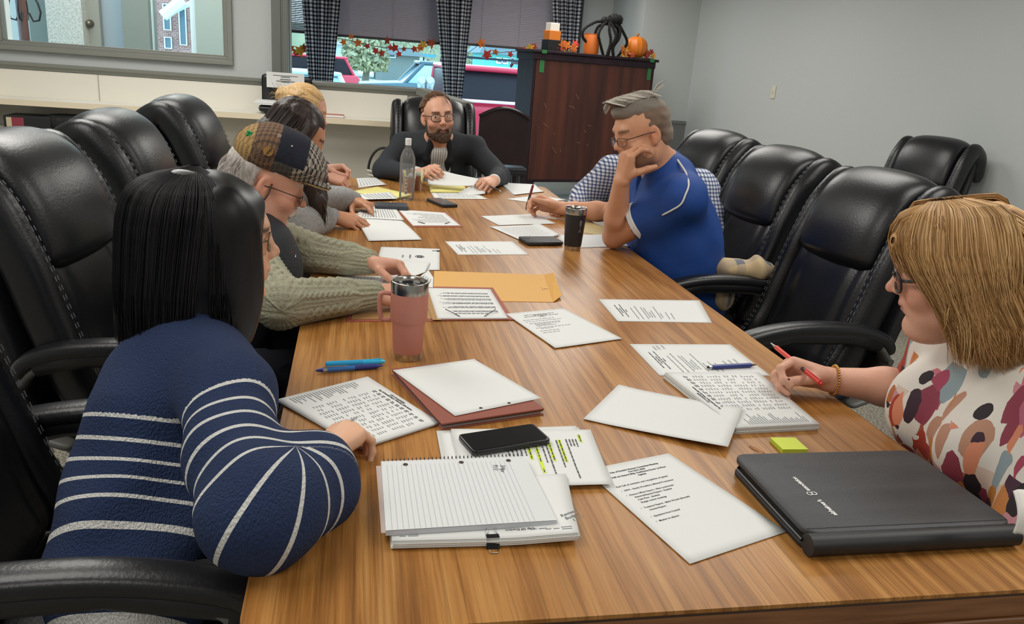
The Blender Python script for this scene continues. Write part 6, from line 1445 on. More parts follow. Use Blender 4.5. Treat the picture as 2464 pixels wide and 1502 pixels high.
for k in range(34): a = 2*PI*k/34; bb.ball(tuple(c+(u*math.cos(a)+v*math.sin(a))*.0335), .0032, seg=6)
bb.build('bracelet', mat('gold', '#c89a4e', .25, .9), p8, smooth=True, world=True)
q = MB(); q.ball(tuple(tips[4]-V3(-.006, .005, -.003)), .0065, (1, .6, 1)); q.build('thumbnail', mat('plum_nail_polish', '#4a3138', .25), p8, smooth=True, world=True)

# ------------------------------------------------------------------ person whose clasped hands show at the right edge
p9 = thing('person', 'person mostly outside the right edge, only clasped hands and a dark sleeve showing', 'person', (2.42, 2.05, 0))
HC = atd(2452, 588, 2.55); h9 = Head(HC+V3(.42, .10, .32), (-.9, -.2, -.3)); nk = HC+V3(.50, .10, .16); HIP = V3(nk[0]+.12, nk[1], .57)
SHL, SHR = nk+V3(.02, -.19, -.05), nk+V3(.02, .19, -.05); EL1, EL2 = HC+V3(.26, -.10, -.13), HC+V3(.30, .22, -.12); W1, W2 = HC+V3(.055, -.035, -.03), HC+V3(.06, .05, -.0)
S = Sdf(HC-V3(.14, .25, .75), HC+V3(.78, .45, .52), .005)
h9.skin(S); h9.neck(S, nk, .058); S.chain([nk, (nk+HIP)/2, HIP], [.08, .11, .12], .05); S.chain([nk, SHL, EL1, W1], [.06, .05, .04, .028], .03); S.chain([nk, SHR, EL2, W2], [.06, .05, .04, .028], .03)
hand(S, W1, V3(-.85, .35, .25), V3(-.3, -.5, .8), -1, [(.8, .9, .5)]*4); hand(S, W2, V3(-.85, -.35, .2), V3(-.2, .5, .8), 1, [(.7, .9, .5)]*4)
put('body', S, SKIN, p9, lambda V: skin_cols(V, h9, '#c98d7c'))
S = Sdf(HC-V3(.1, .3, .75), HC+V3(.85, .5, .3), .006); S.chain([nk+V3(0, 0, -.05), (nk+HIP)/2, HIP], [.11, .15, .16], .05, sq=((0, 1, 0), 1.25)); S.cap(SHL, SHR, .082, k=.05); S.chain([SHL, EL1, W1*.88+EL1*.12], [.08, .062, .042], .03); S.chain([SHR, EL2, W2*.88+EL2*.12], [.08, .062, .042], .03); S.wrinkle(.003, 36, 4)
put('jacket', S, mat('black_jacket', '#191a1d', .8), p9)
S = Sdf((HC[0]-.2, HC[1]-.4, .46), (HC[0]+.85, HC[1]+.5, .62), .008)
for dy in (-.11, .11): S.cap(HIP+V3(0, dy, 0), HIP+V3(-.42, dy*1.1, .0), .085, .075, .04)
put('trousers', S, MATS['dark_trousers'], p9); p9.location = (HIP[0], HIP[1], 0)
for ch in p9.children: ch.location = (-HIP[0], -HIP[1], 0)
chair('black leather chair under the person at the right edge of the frame', HIP[0]-.02, HIP[1], PI/2)
# ------------------------------------------------------------------ things on the table
PAP = mat('copy_paper', '#dcdedc', .65); TXT = mat('toner', '#43464a', .7); TXL = mat('pale_toner', '#7d8185', .7)
TZ = .7502
class Quad:
    """a sheet lying on the table, from its four measured corners (reading order TL TR BR BL)"""
    def __init__(s, px, z, lift=None):
        s.c = [np.array(atz(p[0], p[1], z)) for p in px]; s.o = sum(s.c)/4; s.lift = lift
    def P(s, u, v, h=0):
        a, b, c, d = s.c; p = (a*(1-u)+b*u)*(1-v)+(d*(1-u)+c*u)*v-s.o; p[2] += h+(s.lift(u, v) if s.lift else 0); return tuple(p)
    def fr(s, u, v, h):     # local frame for lettering: origin, matrix, and scale of u and v in metres
        e = .02; p = np.array(s.P(u, v, h)); x = np.array(s.P(u+e, v, h))-p; y = p-np.array(s.P(u, v+e, h)); X = unit(x); N = unit(np.cross(x, y)); Y = np.cross(N, X)
        return Matrix(((X[0], Y[0], N[0], p[0]), (X[1], Y[1], N[1], p[1]), (X[2], Y[2], N[2], p[2]), (0, 0, 0, 1)))
def upward(o):
    me = o.data
    if sum(p.normal.z for p in me.polygons) < 0: me.flip_normals()
    return o
def sheet(label, px, z, name='paper', cat='paper', m=None, n=1, th=.0006, lift=None, group='papers on the table', jit=.004, seed=0, nu=14):
    q = Quad(px, z, lift); t = thing(name, label, cat, tuple(q.o), 0, group)
    m = m or PAP; mb = MB(); mb.grid(lambda u, v: q.P(u, v), nu, nu); o = upward(mb.build('sheet', m, t, smooth=True)); so = o.modifiers.new('thick', 'SOLIDIFY'); so.thickness = th; so.offset = -1
    rnd = random.Random(seed)
    for k in range(1, n):
        d = [rnd.uniform(-jit, jit) for _ in range(3)]; mb = MB()
        mb.grid(lambda u, v: tuple(np.array(q.P(.5+(u-.5)*math.cos(d[2])-(v-.5)*math.sin(d[2])*.8, .5+(v-.5)*math.cos(d[2])+(u-.5)*math.sin(d[2])*.8))+np.array([d[0], d[1], -.0011*k*(1.6 if n > 5 else 1)])), nu, nu)
        o2 = upward(mb.build('sheet', m, t, smooth=True)); so = o2.modifiers.new('thick', 'SOLIDIFY'); so.thickness = .0013 if n > 5 else .0005; so.offset = -1
    t['_q'] = 0; del t['_q']; return t, q
def marks(t, q, items, m=TXT, name='printed_text', h=.0004):
    """items: (u0, v0, u1, v1) little printed bars"""
    mb = MB()
    for (u0, v0, u1, v1) in items: mb.face([q.P(u0, v0, h), q.P(u0, v1, h), q.P(u1, v1, h), q.P(u1, v0, h)])
    return mb.build(name, m, t)
def words(u0, v, u1, hgt, rnd, out, wl=(.03, .08), gap=.012):
    u = u0
    while u < u1:
        w = min(rnd.uniform(*wl), u1-u); out.append((u, v, u+w, v+hgt)); u += w+gap
def lettering(t, q, body, u, v, size, m=TXT, align='LEFT', bold=0., rot=0., name='printed_text', h=.0005, shear=0.):
    o = text(name, body, size, m, t, (0, 0, 0), align=align, bold=bold, shear=shear); o.matrix_local = q.fr(u, v, h) @ Matrix.Rotation(rot, 4, 'Z'); return o
def agenda(t, q, seed, fine=False):
    if fine:
        L_ = [(.47, .095, 'City of Dunkirk Finance Committee Meeting', .0058, 1), (.47, .122, 'Oct 23rd, 2025', .0058, 1), (.47, .149, '9:00 am Stearns Bldg. Conference Room 1st Floor', .0058, 1), (.47, .176, 'Agenda', .0058, 1),
              (.10, .250, 'Roll Call of members and recognition of guests', .0058, 0), (.10, .300, '\u2022   DPW - Randy Woodbury, Michael Productions', .0055, 0), (.10, .352, '\u2022   Finance Officer Report - Ellen Luczkowiak', .0055, 0), (.16, .382, 'Revenue/Expense Report - Emailed', .0055, 0), (.16, .412, 'Cash Flow - Emailed', .0055, 0), (.16, .442, 'Budget review meetings', .0055, 0),
              (.10, .494, '\u2022   Treasurer Report - Mark Woods (Smooth)', .0055, 0), (.16, .524, 'Income Report', .0055, 0), (.10, .585, '\u2022   Questions from Council', .0055, 0), (.10, .634, '\u2022   Motion to adjourn', .0055, 0)]
        for u, v, b, s, c in L_: lettering(t, q, b, u, v, s, align='CENTER' if c else 'LEFT', bold=.00012 if c else .00004)
        return
    rnd = random.Random(seed); out = []
    for v, w in ((.10, .50), (.125, .22), (.15, .56), (.175, .1)): words(.47-w/2, v, .47+w/2, .011, rnd, out)
    marks(t, q, out); out = []
    for v, u0, w in ((.24, .1, .5), (.29, .1, .58), (.345, .12, .5), (.372, .18, .42), (.399, .18, .24), (.426, .18, .3), (.478, .12, .55), (.505, .18, .2), (.565, .12, .3), (.615, .12, .26)): words(u0, v, u0+w, .009, rnd, out)
    marks(t, q, out, TXL)
def ledger(t, q, seed, rows=24, cols=11, head=True):
    rnd = random.Random(seed); out = []; dk = []
    for r in range(rows):
        v = .20+.73*r/rows
        out.append((.04, v, .04+rnd.uniform(.05, .17), v+.010))
        if r % 6 == 5: continue
        for c in range(cols):
            u = .27+.68*c/cols
            if rnd.random() < .88: out.append((u, v, u+rnd.uniform(.022, .04), v+.010))
    for c in range(cols):
        u = .265+.68*c/cols
        for k in range(2): dk.append((u, .13+.022*k, u+rnd.uniform(.025, .045), .142+.022*k))
    marks(t, q, out, TXL); marks(t, q, dk)
    if head:
        lettering(t, q, 'CITY OF DUNKIRK', .5, .065, .0062, align='CENTER', bold=.0002); lettering(t, q, "City Of Dunkirk Mayor Wdowiasz 2026 Budget", .5, .095, .0062, align='CENTER', bold=.0002)
GRP = 'agenda sheets handed round the table'
for lb, px, z, f in (('printed agenda sheet lying beside the empty chair, nearest the black leather armrest', [(1486, 773), (1440, 720), (1683, 723), (1713.5, 777)], .751, 0),
        ('printed agenda sheet in the middle of the table, beyond the brown envelope', [(1102, 613), (1071, 581), (1233, 581), (1273, 613)], .751, 0),
        ('printed agenda sheet lying askew beside the open folder, clear of the envelope', [(1217, 755), (1357, 742), (1497.7, 815), (1336, 837.5)], .7535, 0),
        ('large printed agenda sheet in the foreground left of the black portfolio', [(1408, 1131), (1609, 1091), (1894, 1279), (1660, 1357)], .752, 1)):
    t, q = sheet(lb, px, z, group=GRP); agenda(t, q, int(px[0][0]), f)
t, q = sheet('printed agenda sheet with handwriting, half under the thick budget stack, blue pen on it', [(1587, 904), (1515, 828), (1757, 829), (1853, 904)], .751, group=GRP); agenda(t, q, 5)
rnd = random.Random(2); mb = MB()
for (u, v) in ((.78, .2), (.80, .24), (.82, .29), (.3, .72), (.33, .78), (.36, .84)):
    mb.tube([q.P(u+k*.012, v+.012*math.sin(k*2.1+u*9), .0012) for k in range(12)], .0004, 4)
mb.build('handwriting', mat('pencil_grey', '#9a9ea2', .7), t)
# budget stacks
t, q = sheet('thick stack of landscape budget tables in front of the floral woman', [(1772, 1030), (1601, 896), (1826, 896), (1972, 1020)], .7645, name='paper_stack', n=9, jit=.0025, seed=3, group='budget print-outs'); ledger(t, q, 7)
t, q = sheet('stack of landscape budget tables under the hand of the striped sweater woman', [(885, 906), (1058, 1016), (870, 1076), (667, 961)], .757, name='paper_stack', n=5, jit=.0018, seed=4, group='budget print-outs'); ledger(t, q, 8)
t, q = sheet('pair of blank white sheets lying askew between the agenda and the budget stack', [(1488, 926), (1784, 999), (1750, 1088), (1404, 1008)], .753, n=2, jit=.008, seed=5, lift=lambda u, v: .0165*max(0, u-.15)**1.2*(1-.25*v)*1.1+.004*max(0, u-.9)*10*(v < .4))
# folder with paper on top
BRN = mat('brown_pocket', '#8a4a3a', .6); DBR = mat('dark_gusset', '#4a332c', .6)
fd = thing('folder', 'brown pocket folder stuffed thick, blank sheet on its cover', 'folder', tuple(atz(1126, 940, TZ)))
q = Quad([(942, 888), (1150, 866), (1310, 984), (1063, 1021)], .764); off = q.o-np.array(fd.location); s = Quad([(942, 888), (1150, 866), (1310, 984), (1063, 1021)], .764)
def slab(mb, q, z0, z1, base, ins=0., sk=None):
    c = [(0+ins, 0+ins), (1-ins, 0+ins), (1-ins, 1-ins), (0+ins, 1-ins)]; V = [Vector(q.P(u, v))+Vector(q.o)-Vector(base) for u, v in c]
    lo = [mb.bm.verts.new((p[0], p[1], z0-base[2])) for p in V]; hi = [mb.bm.verts.new((p[0], p[1], (z1 if sk is None else z1+sk[i])-base[2])) for i, p in enumerate(V)]
    mb.bm.faces.new(lo[::-1]); mb.bm.faces.new(hi)
    for k in range(4): mb.bm.faces.new((lo[k], lo[(k+1) % 4], hi[(k+1) % 4], hi[k]))
    return mb
slab(MB(), q, TZ, .7525, fd.location).build('back_cover', BRN, fd, bevel=.001); slab(MB(), q, .7525, .7585, fd.location, .02).build('papers', mat('grey_page_edges', '#a59f98', .7), fd)
slab(MB(), q, .7585, .7615, fd.location, .006).build('gusset', DBR, fd); slab(MB(), q, .7615, .765, fd.location).build('front_cover', BRN, fd, bevel=.001)
t, q = sheet('blank white sheet with punched holes on the brown pocket folder', [(945, 891), (1141, 864), (1303, 958), (1095, 1001)], .7668)
mb = MB()
for u, v in ((.93, .72), (.93, .42), (.97, .93)): p = Vector(q.P(v*0+ .5, .5)); 
for px in ((1157, 982), (1225, 970)): p = np.array(atz(px[0], px[1], .7672))-q.o; mb.cyl(tuple(p), tuple(p+np.array([0, 0, .0004])), .0035, seg=14)
mb.build('punch_hole', mat('hole_dark', '#3a2d28', .8), t)
# clipped budget book, spiral notebook, highlighted pages, phone
CQ = [(1392, 1291), (943, 1302), (930, 1160), (1362, 1140)]
t, q = sheet('clipped thick budget stack at the front edge of the table, under the notebook', CQ, .765, name='paper_stack', n=8, jit=.0022, seed=9, group='budget print-outs', lift=lambda u, v: .006*max(0, .35-u)*max(0, .5-v)*6)
lettering(t, q, 'City Of Dunkirk Mayor Wdowiasz 2026 Budget', .235, .125, .0068, bold=.00012); out = []; rnd = random.Random(3)
for u, v in ((.03, .07), (.03, .10), (.1, .085), (.17, .10)): words(u, v, u+rnd.uniform(.05, .1), .010, rnd, out)
marks(t, q, out, TXL); out = []
for u, v in ((.86, .06), (.86, .085), (.87, .11)): words(u, v, u+rnd.uniform(.05, .1), .010, rnd, out)
marks(t, q, out, TXL)
lettering(t, q, 'Revised\nBudget\n  11/11', .075, .26, .0105, mat('pencil_dark', '#6a6d70', .7), rot=PI+.5, name='handwriting', shear=.3)
bc = thing('binder_clip', 'small black binder clip on the front edge of the clipped stack', 'clip', tuple(atz(1184, 1313, .7503)), .0)
MB().prism([(-.0105, 0), (.0105, 0), (.004, .016), (-.004, .016)], -.0095, .0095, Matrix(((0, 0, 1, 0), (1, 0, 0, .001), (0, 1, 0, .0), (0, 0, 0, 1)))).build('body', mat('black_clip_steel', '#1c1d1f', .25, .3), bc)
WIRE = mat('bright_wire', '#b9bcbe', .2, 1.); MB().tube([(-.007, .004, .0165), (-.006, .026, .0172), (.006, .026, .0172), (.007, .004, .0165)], .0009, 6).build('wire_handle', WIRE, bc, smooth=True); MB().tube([(-.007, -.008, .003), (-.005, -.020, .0012), (.005, -.020, .0012), (.007, -.008, .003)], .0009, 6).build('wire_handle', WIRE, bc, smooth=True)
q0 = Quad([(1384, 1024), (1424, 1152), (1052, 1165), (1056, 1037)], .7525)
t, q = sheet('lower white pages sticking out behind the black phone', [(1386, 1025), (1440, 1160), (1085, 1185), (1056, 1037)], .7530, n=3, jit=.006, seed=14)
t, q = sheet('white page with lines marked in yellow highlighter, beside the black phone', [(1421, 1034), (1475, 1168), (1120, 1176), (1085, 1032)], .7565, lift=lambda u, v: .004*max(0, u-.7)*2)
HL = mat('yellow_highlighter', '#cfe23e', .6); hl = []; ln = []; rnd = random.Random(6)
for v, u0, u1, h_ in ((.100, .12, .24, 1), (.135, .20, .34, 0), (.158, .20, .34, 0), (.181, .20, .34, 0), (.205, .20, .90, 0), (.255, .22, .60, 1), (.278, .22, .70, 0), (.335, .24, .58, 1), (.360, .26, .92, 0), (.390, .26, .62, 0), (.435, .26, .78, 1), (.490, .24, .55, 1), (.52, .3, .5, 0), (.55, .3, .5, 0), (.58, .3, .6, 0), (.61, .3, .55, 0), (.64, .3, .5, 0)):
    words(u0, v, u1, .009, rnd, ln)
    if h_: hl.append((u0-.015, v-.007, u1+.015, v+.017))
marks(t, q, hl, HL, 'highlighting', .0004); marks(t, q, ln, TXT, h=.0009)
NQ = [(1262, 1097), (1340, 1252), (928, 1277), (917, 1110)]
nb = thing('spiral_notebook', 'open spiral notebook with ruled page and pencil note, at the front of the table', 'notebook', tuple(atz(1126, 1190, .7655)))
q = Quad(NQ, .7745); slab(MB(), q, .7658, .7735, nb.location, .0, None).build('page_block', mat('page_block_grey', '#c3c5cb', .7), nb)
qb = Quad([(1262, 1100), (1340, 1262), (917, 1283), (905, 1122)], .7655); slab(MB(), qb, .7649, .7657, nb.location).build('back_cover', mat('red_edge_card', '#d3c0b8', .6), nb)
off = Vector(q.o)-Vector(nb.location)
def nbp(u, v, h=0): return tuple(Vector(q.P(u, v, h))+off)
mb = MB().grid(lambda u, v: nbp(u, v), 12, 12); pg = mb.build('page', mat('ruled_page', '#d5d8d8', .65), nb, smooth=True)
mb = MB(); 
for k in range(27):
    v = .13+.032*k; mb.face([nbp(.07, v, .0004), nbp(.07, v+.0022, .0004), nbp(.995, v+.0022, .0004), nbp(.995, v, .0004)])
mb.build('ruled_lines', mat('rule_blue', '#b4bcc6', .7), pg)
mb = MB()
for v in (.13, .46, .84): c = Vector(nbp(.075, v, .0006)); mb.cyl(c, c+Vector((0, 0, .0003)), .0042, seg=14)
mb.build('punch_hole', mat('hole_dark'), pg)
mb = MB(); n = 36
for k in range(n):
    v = .02+.96*k/(n-1); pts = []
    for a in range(9): an = -.6+2*PI*.78*a/8; pts.append(Vector(nbp(-.004+.030*0, v, 0))+Vector((0, 0, -.002))+(Vector(nbp(-.03, v))-Vector(nbp(0, v))).normalized()*(.0012-.0062*math.cos(an)*-1*.6)+Vector((0, 0, .0052*math.sin(an))))
    mb.tube(pts, .0006, 5)
mb.build('spiral_wire', mat('dark_wire', '#55585c', .3, .9), nb, smooth=True)
tx = text('handwriting', '3/4pr\n9:11', .012, mat('pencil_dark'), pg, (0, 0, 0), shear=.2); m4 = q.fr(.19, .27, .0006); m4.translation = Vector(nbp(.14, .20, .0006)); tx.matrix_local = m4 @ Matrix.Rotation(-.15, 4, 'Z')
def phone(label, px, z, h, case, screen, rz=None, cam_=False, name='smartphone'):
    q = Quad(px, z+h); P = Vector(q.o); P[2] = z; t = thing(name, label, 'phone', tuple(P))
    a, b, c, d = q.c; x = unit(b-a+(c-d)); w = (np.linalg.norm(b-a)+np.linalg.norm(c-d))/2; l = (np.linalg.norm(d-a)+np.linalg.norm(c-b))/2; rz = math.atan2(x[1], x[0]); t.rotation_euler = (0, 0, rz)
    MB().prism(rrect(w, l, min(w, l)*.12), 0, h, bev=min(.0025, h*.3)).build('case', case, t, auto=50)
    if screen is not None: MB().prism(rrect(w*.94, l*.90, min(w, l)*.09), h-.0002, h+.0004).build('screen', screen, t)
    if cam_: MB().prism(rrect(.022, .026, .006), h-.001, h+.0012, Matrix.Translation((-w*.34, l*.18, 0))).build('camera_bump', mat('camera_glass', '#0d0d0f', .15), t)
    return t
SCRN = mat('phone_glass', '#0b0d12', .08); PCASE = mat('smoky_phone_case', '#17181a', .25)
phone('large black phone with dark screen lying on the highlighted pages', [(1099, 1046), (1285, 1017), (1325, 1058), (1141, 1086)], .7585, .0105, PCASE, SCRN)
phone('black phone lying face down left of the black tumbler', [(1253, 569), (1340, 568), (1349, 583), (1263, 583)], .7525, .013, mat('matt_phone_case', '#232426', .55), None, cam_=True)
phone('small black phone face up in front of the bearded man', [(1043, 477), (1078, 476), (1085, 492), (1048, 493)], .7505, .014, mat('matt_phone_case'), mat('grey_screen', '#4d5054', .2))
t = phone('long dark grey case lying beyond the grey sweatshirt woman', [(900, 485), (980, 488), (983, 498), (903, 495)], .7505, .020, mat('slate_case', '#3b3e46', .45), None, name='glasses_case'); t['category'] = 'case'
# envelope
KR = mat('kraft_envelope', '#d9a860', .7); 
q = Quad([(1045, 652), (1310, 661), (1332, 727), (1040, 722)], .7512); ev = thing('envelope', 'brown clasp envelope with its flap lifted, in the middle of the table', 'envelope', tuple(q.o))
o = MB().grid(lambda u, v: q.P(u, v), 8, 8).build('body', KR, ev); so = o.modifiers.new('thick', 'SOLIDIFY'); so.thickness = .0012
A_, B_ = np.array(q.P(1, 0)), np.array(q.P(1, 1)); nrm = unit(A_-np.array(q.P(0, 0)))
o = MB().face([tuple(B_), tuple(A_), tuple(A_+nrm*.028-unit(A_-B_)*.035+V3(0, 0, .016)), tuple(B_+nrm*.03+unit(A_-B_)*.045+V3(0, 0, .008))]).build('flap', mat('kraft_flap', '#d6a251', .7), ev); so = o.modifiers.new('thick', 'SOLIDIFY'); so.thickness = .001
p = np.array(q.P(.955, .55)); mb = MB()
for a in range(3): mb.box((p[0]+.006*math.cos(a*2.1), p[1]+.006*math.sin(a*2.1), .0016), (.013, .003, .0007), (0, 0, a*2.1))
mb.build('metal_clasp', mat('brass_clasp', '#a9894e', .3, .8), ev); f = (A_+B_)/2+nrm*.014+V3(0, 0, .0085); MB().tube([tuple(f+V3(.004*math.cos(k*PI/5), .006*math.sin(k*PI/5), .0003*k*0)) for k in range(10)], .0011, 5, closed=True).build('clasp_hole', mat('pale_reinforce', '#e0c890', .5), ev)
# open folder with prong fastener in front of the capped man
q = Quad([(1236, 770), (1052, 772), (1022, 690), (1186, 693)], .7515); fo = thing('folder', 'open rust brown folder with a fastened typed page, beside the pink tumbler', 'folder', tuple(q.o))
TAN = mat('tan_folder_inside', '#a98252', .65); o = MB().grid(lambda u, v: q.P(u, v), 4, 4).build('right_cover', mat('rust_folder', '#9c5546', .6), fo); so = o.modifiers.new('thick', 'SOLIDIFY'); so.thickness = .0012
q2 = Quad([(1050, 772), (832, 774), (850, 700), (1020, 690)], .7515); d2 = Vector(q2.o-q.o); o = MB().grid(lambda u, v: tuple(Vector(q2.P(u, v))+d2), 4, 4).build('left_cover', mat('rust_folder'), fo); so = o.modifiers.new('thick', 'SOLIDIFY'); so.thickness = .0012
q2 = Quad([(1046, 767), (845, 768), (862, 702), (1020, 692)], .7528); d2 = Vector(q2.o-q.o); o = MB().grid(lambda u, v: tuple(Vector(q2.P(u, v))+d2), 4, 4).build('inner_pocket', TAN, fo); so = o.modifiers.new('thick', 'SOLIDIFY'); so.thickness = .0010
q2 = Quad([(1062, 770), (1041, 770), (1012, 692), (1030, 692)], .7545); d2 = Vector(q2.o-q.o); o = MB().grid(lambda u, v: tuple(Vector(q2.P(u, v))+d2), 4, 4).build('spine_flap', TAN, fo)
t, q = sheet('typed page fastened in the open rust brown folder', [(1223, 766), (1053, 767), (1029, 693), (1180, 696)], .7550, n=2, seed=16); rnd = random.Random(16); out = []
words(.25, .135, .75, .014, rnd, out)
marks(t, q, out); out = []
for v in (.165, .20, .215, .23, .32, .335, .35, .37, .45, .465, .48, .50, .58, .595, .62, .63, .70, .715, .73, .80, .815, .83): words(.09, v, rnd.uniform(.7, .92), .008, rnd, out, (.04, .12))
marks(t, q, out, TXL); mb = MB()
for a, b in (((.13, .20), (.33, .05)), ((.86, .20), (.68, .05))): mb.tube([q.P(b[0], b[1], .001), q.P((a[0]+b[0])/2, (a[1]+b[1])/2, .005), q.P(a[0], a[1], .008)], .0012, 5)
mb.build('prong_fastener', mat('steel_prong', '#4c4f52', .3, .9), t, smooth=True)
# other papers round the table
t, q = sheet('white cover page with a small oval seal, beyond the hand of the capped man', [(1058, 599), (1058, 650), (900, 650), (917, 594)], .7525, seed=20); mb = MB()
c = q.P(.42, .33, .0006); mb.tube([tuple(Vector(c)+Vector((.015*math.cos(k*PI/10), .015*math.sin(k*PI/10), 0))) for k in range(20)], .0012, 4, closed=True).tube([tuple(Vector(c)+Vector((.008*math.cos(k*PI/6), .009*math.sin(k*PI/6), 0))) for k in range(12)], .0018, 4, closed=True); mb.build('oval_seal', TXT, t)
lettering(t, q, 'DUNKIRK, NY', .42, .50, .009, align='CENTER', rot=0); lettering(t, q, 'ARTICLE I', .42, .62, .009, align='CENTER'); marks(t, q, [(.08, .0, .16, .05), (.10, .05, .13, .13)], mat('black_tab', '#1d1e20', .5), 'tab')
t, q = sheet('white page slanting from under the hand of the capped man towards the envelope', [(1035, 632), (1024, 655), (925, 690), (930, 622)], .7555, lift=lambda u, v: .006*math.sin(u*3)*.5)
t, q = sheet('white page with a printed margin beside the tan envelope corner', [(1030, 648), (1043, 668), (1042, 692), (985, 690)], .7535, seed=22); out = []
for k in range(4): words(.15+.2*k, .3, .2+.2*k, .4, random.Random(k), out, (.05, .06))
marks(t, q, out, TXL)
t, q = sheet('budget table page between the two sleeves of the capped man', [(816, 664), (955, 664), (950, 702), (788, 704)], .753, n=2, seed=23, group='budget print-outs'); t['label'] = 'budget table page lying between the two knitted sleeves'
ledger(t, q, 4, 10, 12, False)
t, q = sheet('long blank sheet in front of the grey sweatshirt woman', [(852, 522), (966, 530), (1015, 577), (887, 580)], .7535, seed=24, lift=lambda u, v: .004*math.sin(v*3)); 
t, q = sheet('printed page under the pointing finger of the grey sweatshirt woman', [(942, 485), (972, 530), (852, 524), (868, 505)], .7565, seed=25); out = []; rnd = random.Random(25)
for k in range(13): words(.2, .12+.06*k, .9, .02, rnd, out, (.04, .1), .03)
marks(t, q, out, TXL)
t, q = sheet('red backed typed page with two prongs, beyond the long blank sheet', [(1114, 546), (994, 546), (953, 503), (1073, 511)], .7515, name='folder', cat='folder', m=mat('red_backing', '#b4604a', .6)); 
t2, q2 = sheet('typed page lying on the red backing', [(1108, 543), (994, 543), (958, 504), (1070, 512)], .753, seed=26); out = []; rnd = random.Random(26)
for k in range(12): words(.12, .2+.055*k, rnd.uniform(.6, .92), .012, rnd, out, (.06, .15))
marks(t2, q2, out, TXL); mb = MB()
for a, b in (((.3, .10), (.18, .17)), ((.72, .10), (.84, .17))): mb.tube([q2.P(a[0], a[1], .001), q2.P(b[0], b[1], .004)], .0016, 5)
mb.build('prong_fastener', mat('steel_prong'), t2)
t, q = sheet('white page beside the writing hand of the polo shirt man', [(1157, 520), (1288, 515), (1339, 538), (1200, 542)], .752, seed=30)
t, q = sheet('handwritten page with a curled corner left of the black phone', [(1178, 545), (1296, 541), (1346, 568), (1253, 578)], .7535, seed=31, lift=lambda u, v: .02*max(0, u-.8)**1.3*3); out = []; rnd = random.Random(31)
for k in range(9): words(.1, .15+.08*k, .85, .012, rnd, out, (.02, .06), .02)
marks(t, q, out, TXL, 'handwriting')
t, q = sheet('white page under the elbow of the polo shirt man', [(1340, 566), (1488, 564), (1525, 592), (1370, 597)], .752, n=2, seed=32)
t, q = sheet('tan folder corner under the elbow of the polo shirt man', [(1395, 524), (1480, 556), (1514, 578), (1400, 560)], .7508, name='folder', cat='folder', m=mat('manila', '#cbb786', .7))
t, q = sheet('white sheets at the far right corner of the table', [(1202, 441), (1286, 445), (1310, 461), (1238, 469)], .754, n=3, seed=33, lift=lambda u, v: .004*math.cos(v*5))
t, q = sheet('white sheet beyond the pen of the polo shirt man', [(1216, 479), (1290, 470), (1362, 480), (1300, 490)], .752, seed=34)
t, q = sheet('printed page in front of the blonde woman with the bun', [(905, 429), (930, 446), (808, 454), (820, 427)], .7525, n=2, seed=35, lift=lambda u, v: .004*math.cos(v*4)); out = []; rnd = random.Random(35)
for k in range(12): words(.12, .1+.065*k, .85, .014, rnd, out, (.04, .1), .02)
marks(t, q, out, TXL)
YP = mat('yellow_pad_paper', '#e8e08e', .65); BIND = mat('pad_binding', '#d8cf74', .6)
t, q = sheet('yellow legal pad left of the water bottle', [(908, 449), (990, 468), (962, 476), (835, 462)], .758, name='legal_pad', cat='notepad', m=YP, n=4, jit=.001, group='yellow legal pads'); marks(t, q, [(0, 0, 1, .07)], BIND, 'binding')
t, q = sheet('printed page lying on the near corner of the left legal pad', [(938, 462), (958, 478), (874, 480), (848, 468)], .7615, seed=36); out = []; rnd = random.Random(36)
for k in range(7): words(.15, .15+.1*k, .9, .03, rnd, out, (.05, .1), .03)
marks(t, q, out, TXL)
t, q = sheet('yellow legal pad under the pages of the bearded man', [(1032, 446), (1118, 447), (1124, 462), (1036, 462)], .757, name='legal_pad', cat='notepad', m=YP, n=4, jit=.001, group='yellow legal pads'); marks(t, q, [(0, .85, 1, 1)], BIND, 'binding')
t, q = sheet('printed sheet lying in front of the bearded man, behind the small phone', [(1036, 462), (1130, 458), (1174, 479), (1046, 478)], .752, seed=37); out = []; rnd = random.Random(37)
for k in range(9): words(.1, .1+.09*k, .85, .02, rnd, out, (.04, .1), .02)
marks(t, q, out, TXL)
# the two pages the bearded man holds up
def held(label, pts, seed):
    A, B, C_, D = [np.array(p) for p in pts]; o = (A+B+C_+D)/4; t = thing('paper', label, 'paper', tuple(o), 0, 'pages held by the bearded man'); n = unit(np.cross(B-A, D-A))
    fn = lambda u, v: tuple((A*(1-u)+B*u)*(1-v)+(D*(1-u)+C_*u)*v-o+n*.012*math.sin(u*3.1)*math.sin(v*2+.6)); ob = MB().grid(fn, 14, 10).build('sheet', PAP, t, smooth=True); so = ob.modifiers.new('thick', 'SOLIDIFY'); so.thickness = .0006; return t, fn
t, fn = held('white page held up in the hand of the bearded man at the left', [aty(1028, 401, 4.36), aty(1152, 430, 4.26), aty(1140, 447, 4.20), aty(1030, 444, 4.26)], 1); MB().face([fn(.90, .3), fn(.90, .42), fn(.985, .42), fn(.985, .3)]).build('printed_text', TXT, t)
t, fn = held('white page folding over in the hand of the bearded man at the right', [aty(1164, 430, 4.30), aty(1168, 466, 4.17), aty(1088, 475, 4.09), aty(1096, 468, 4.12)], 2)
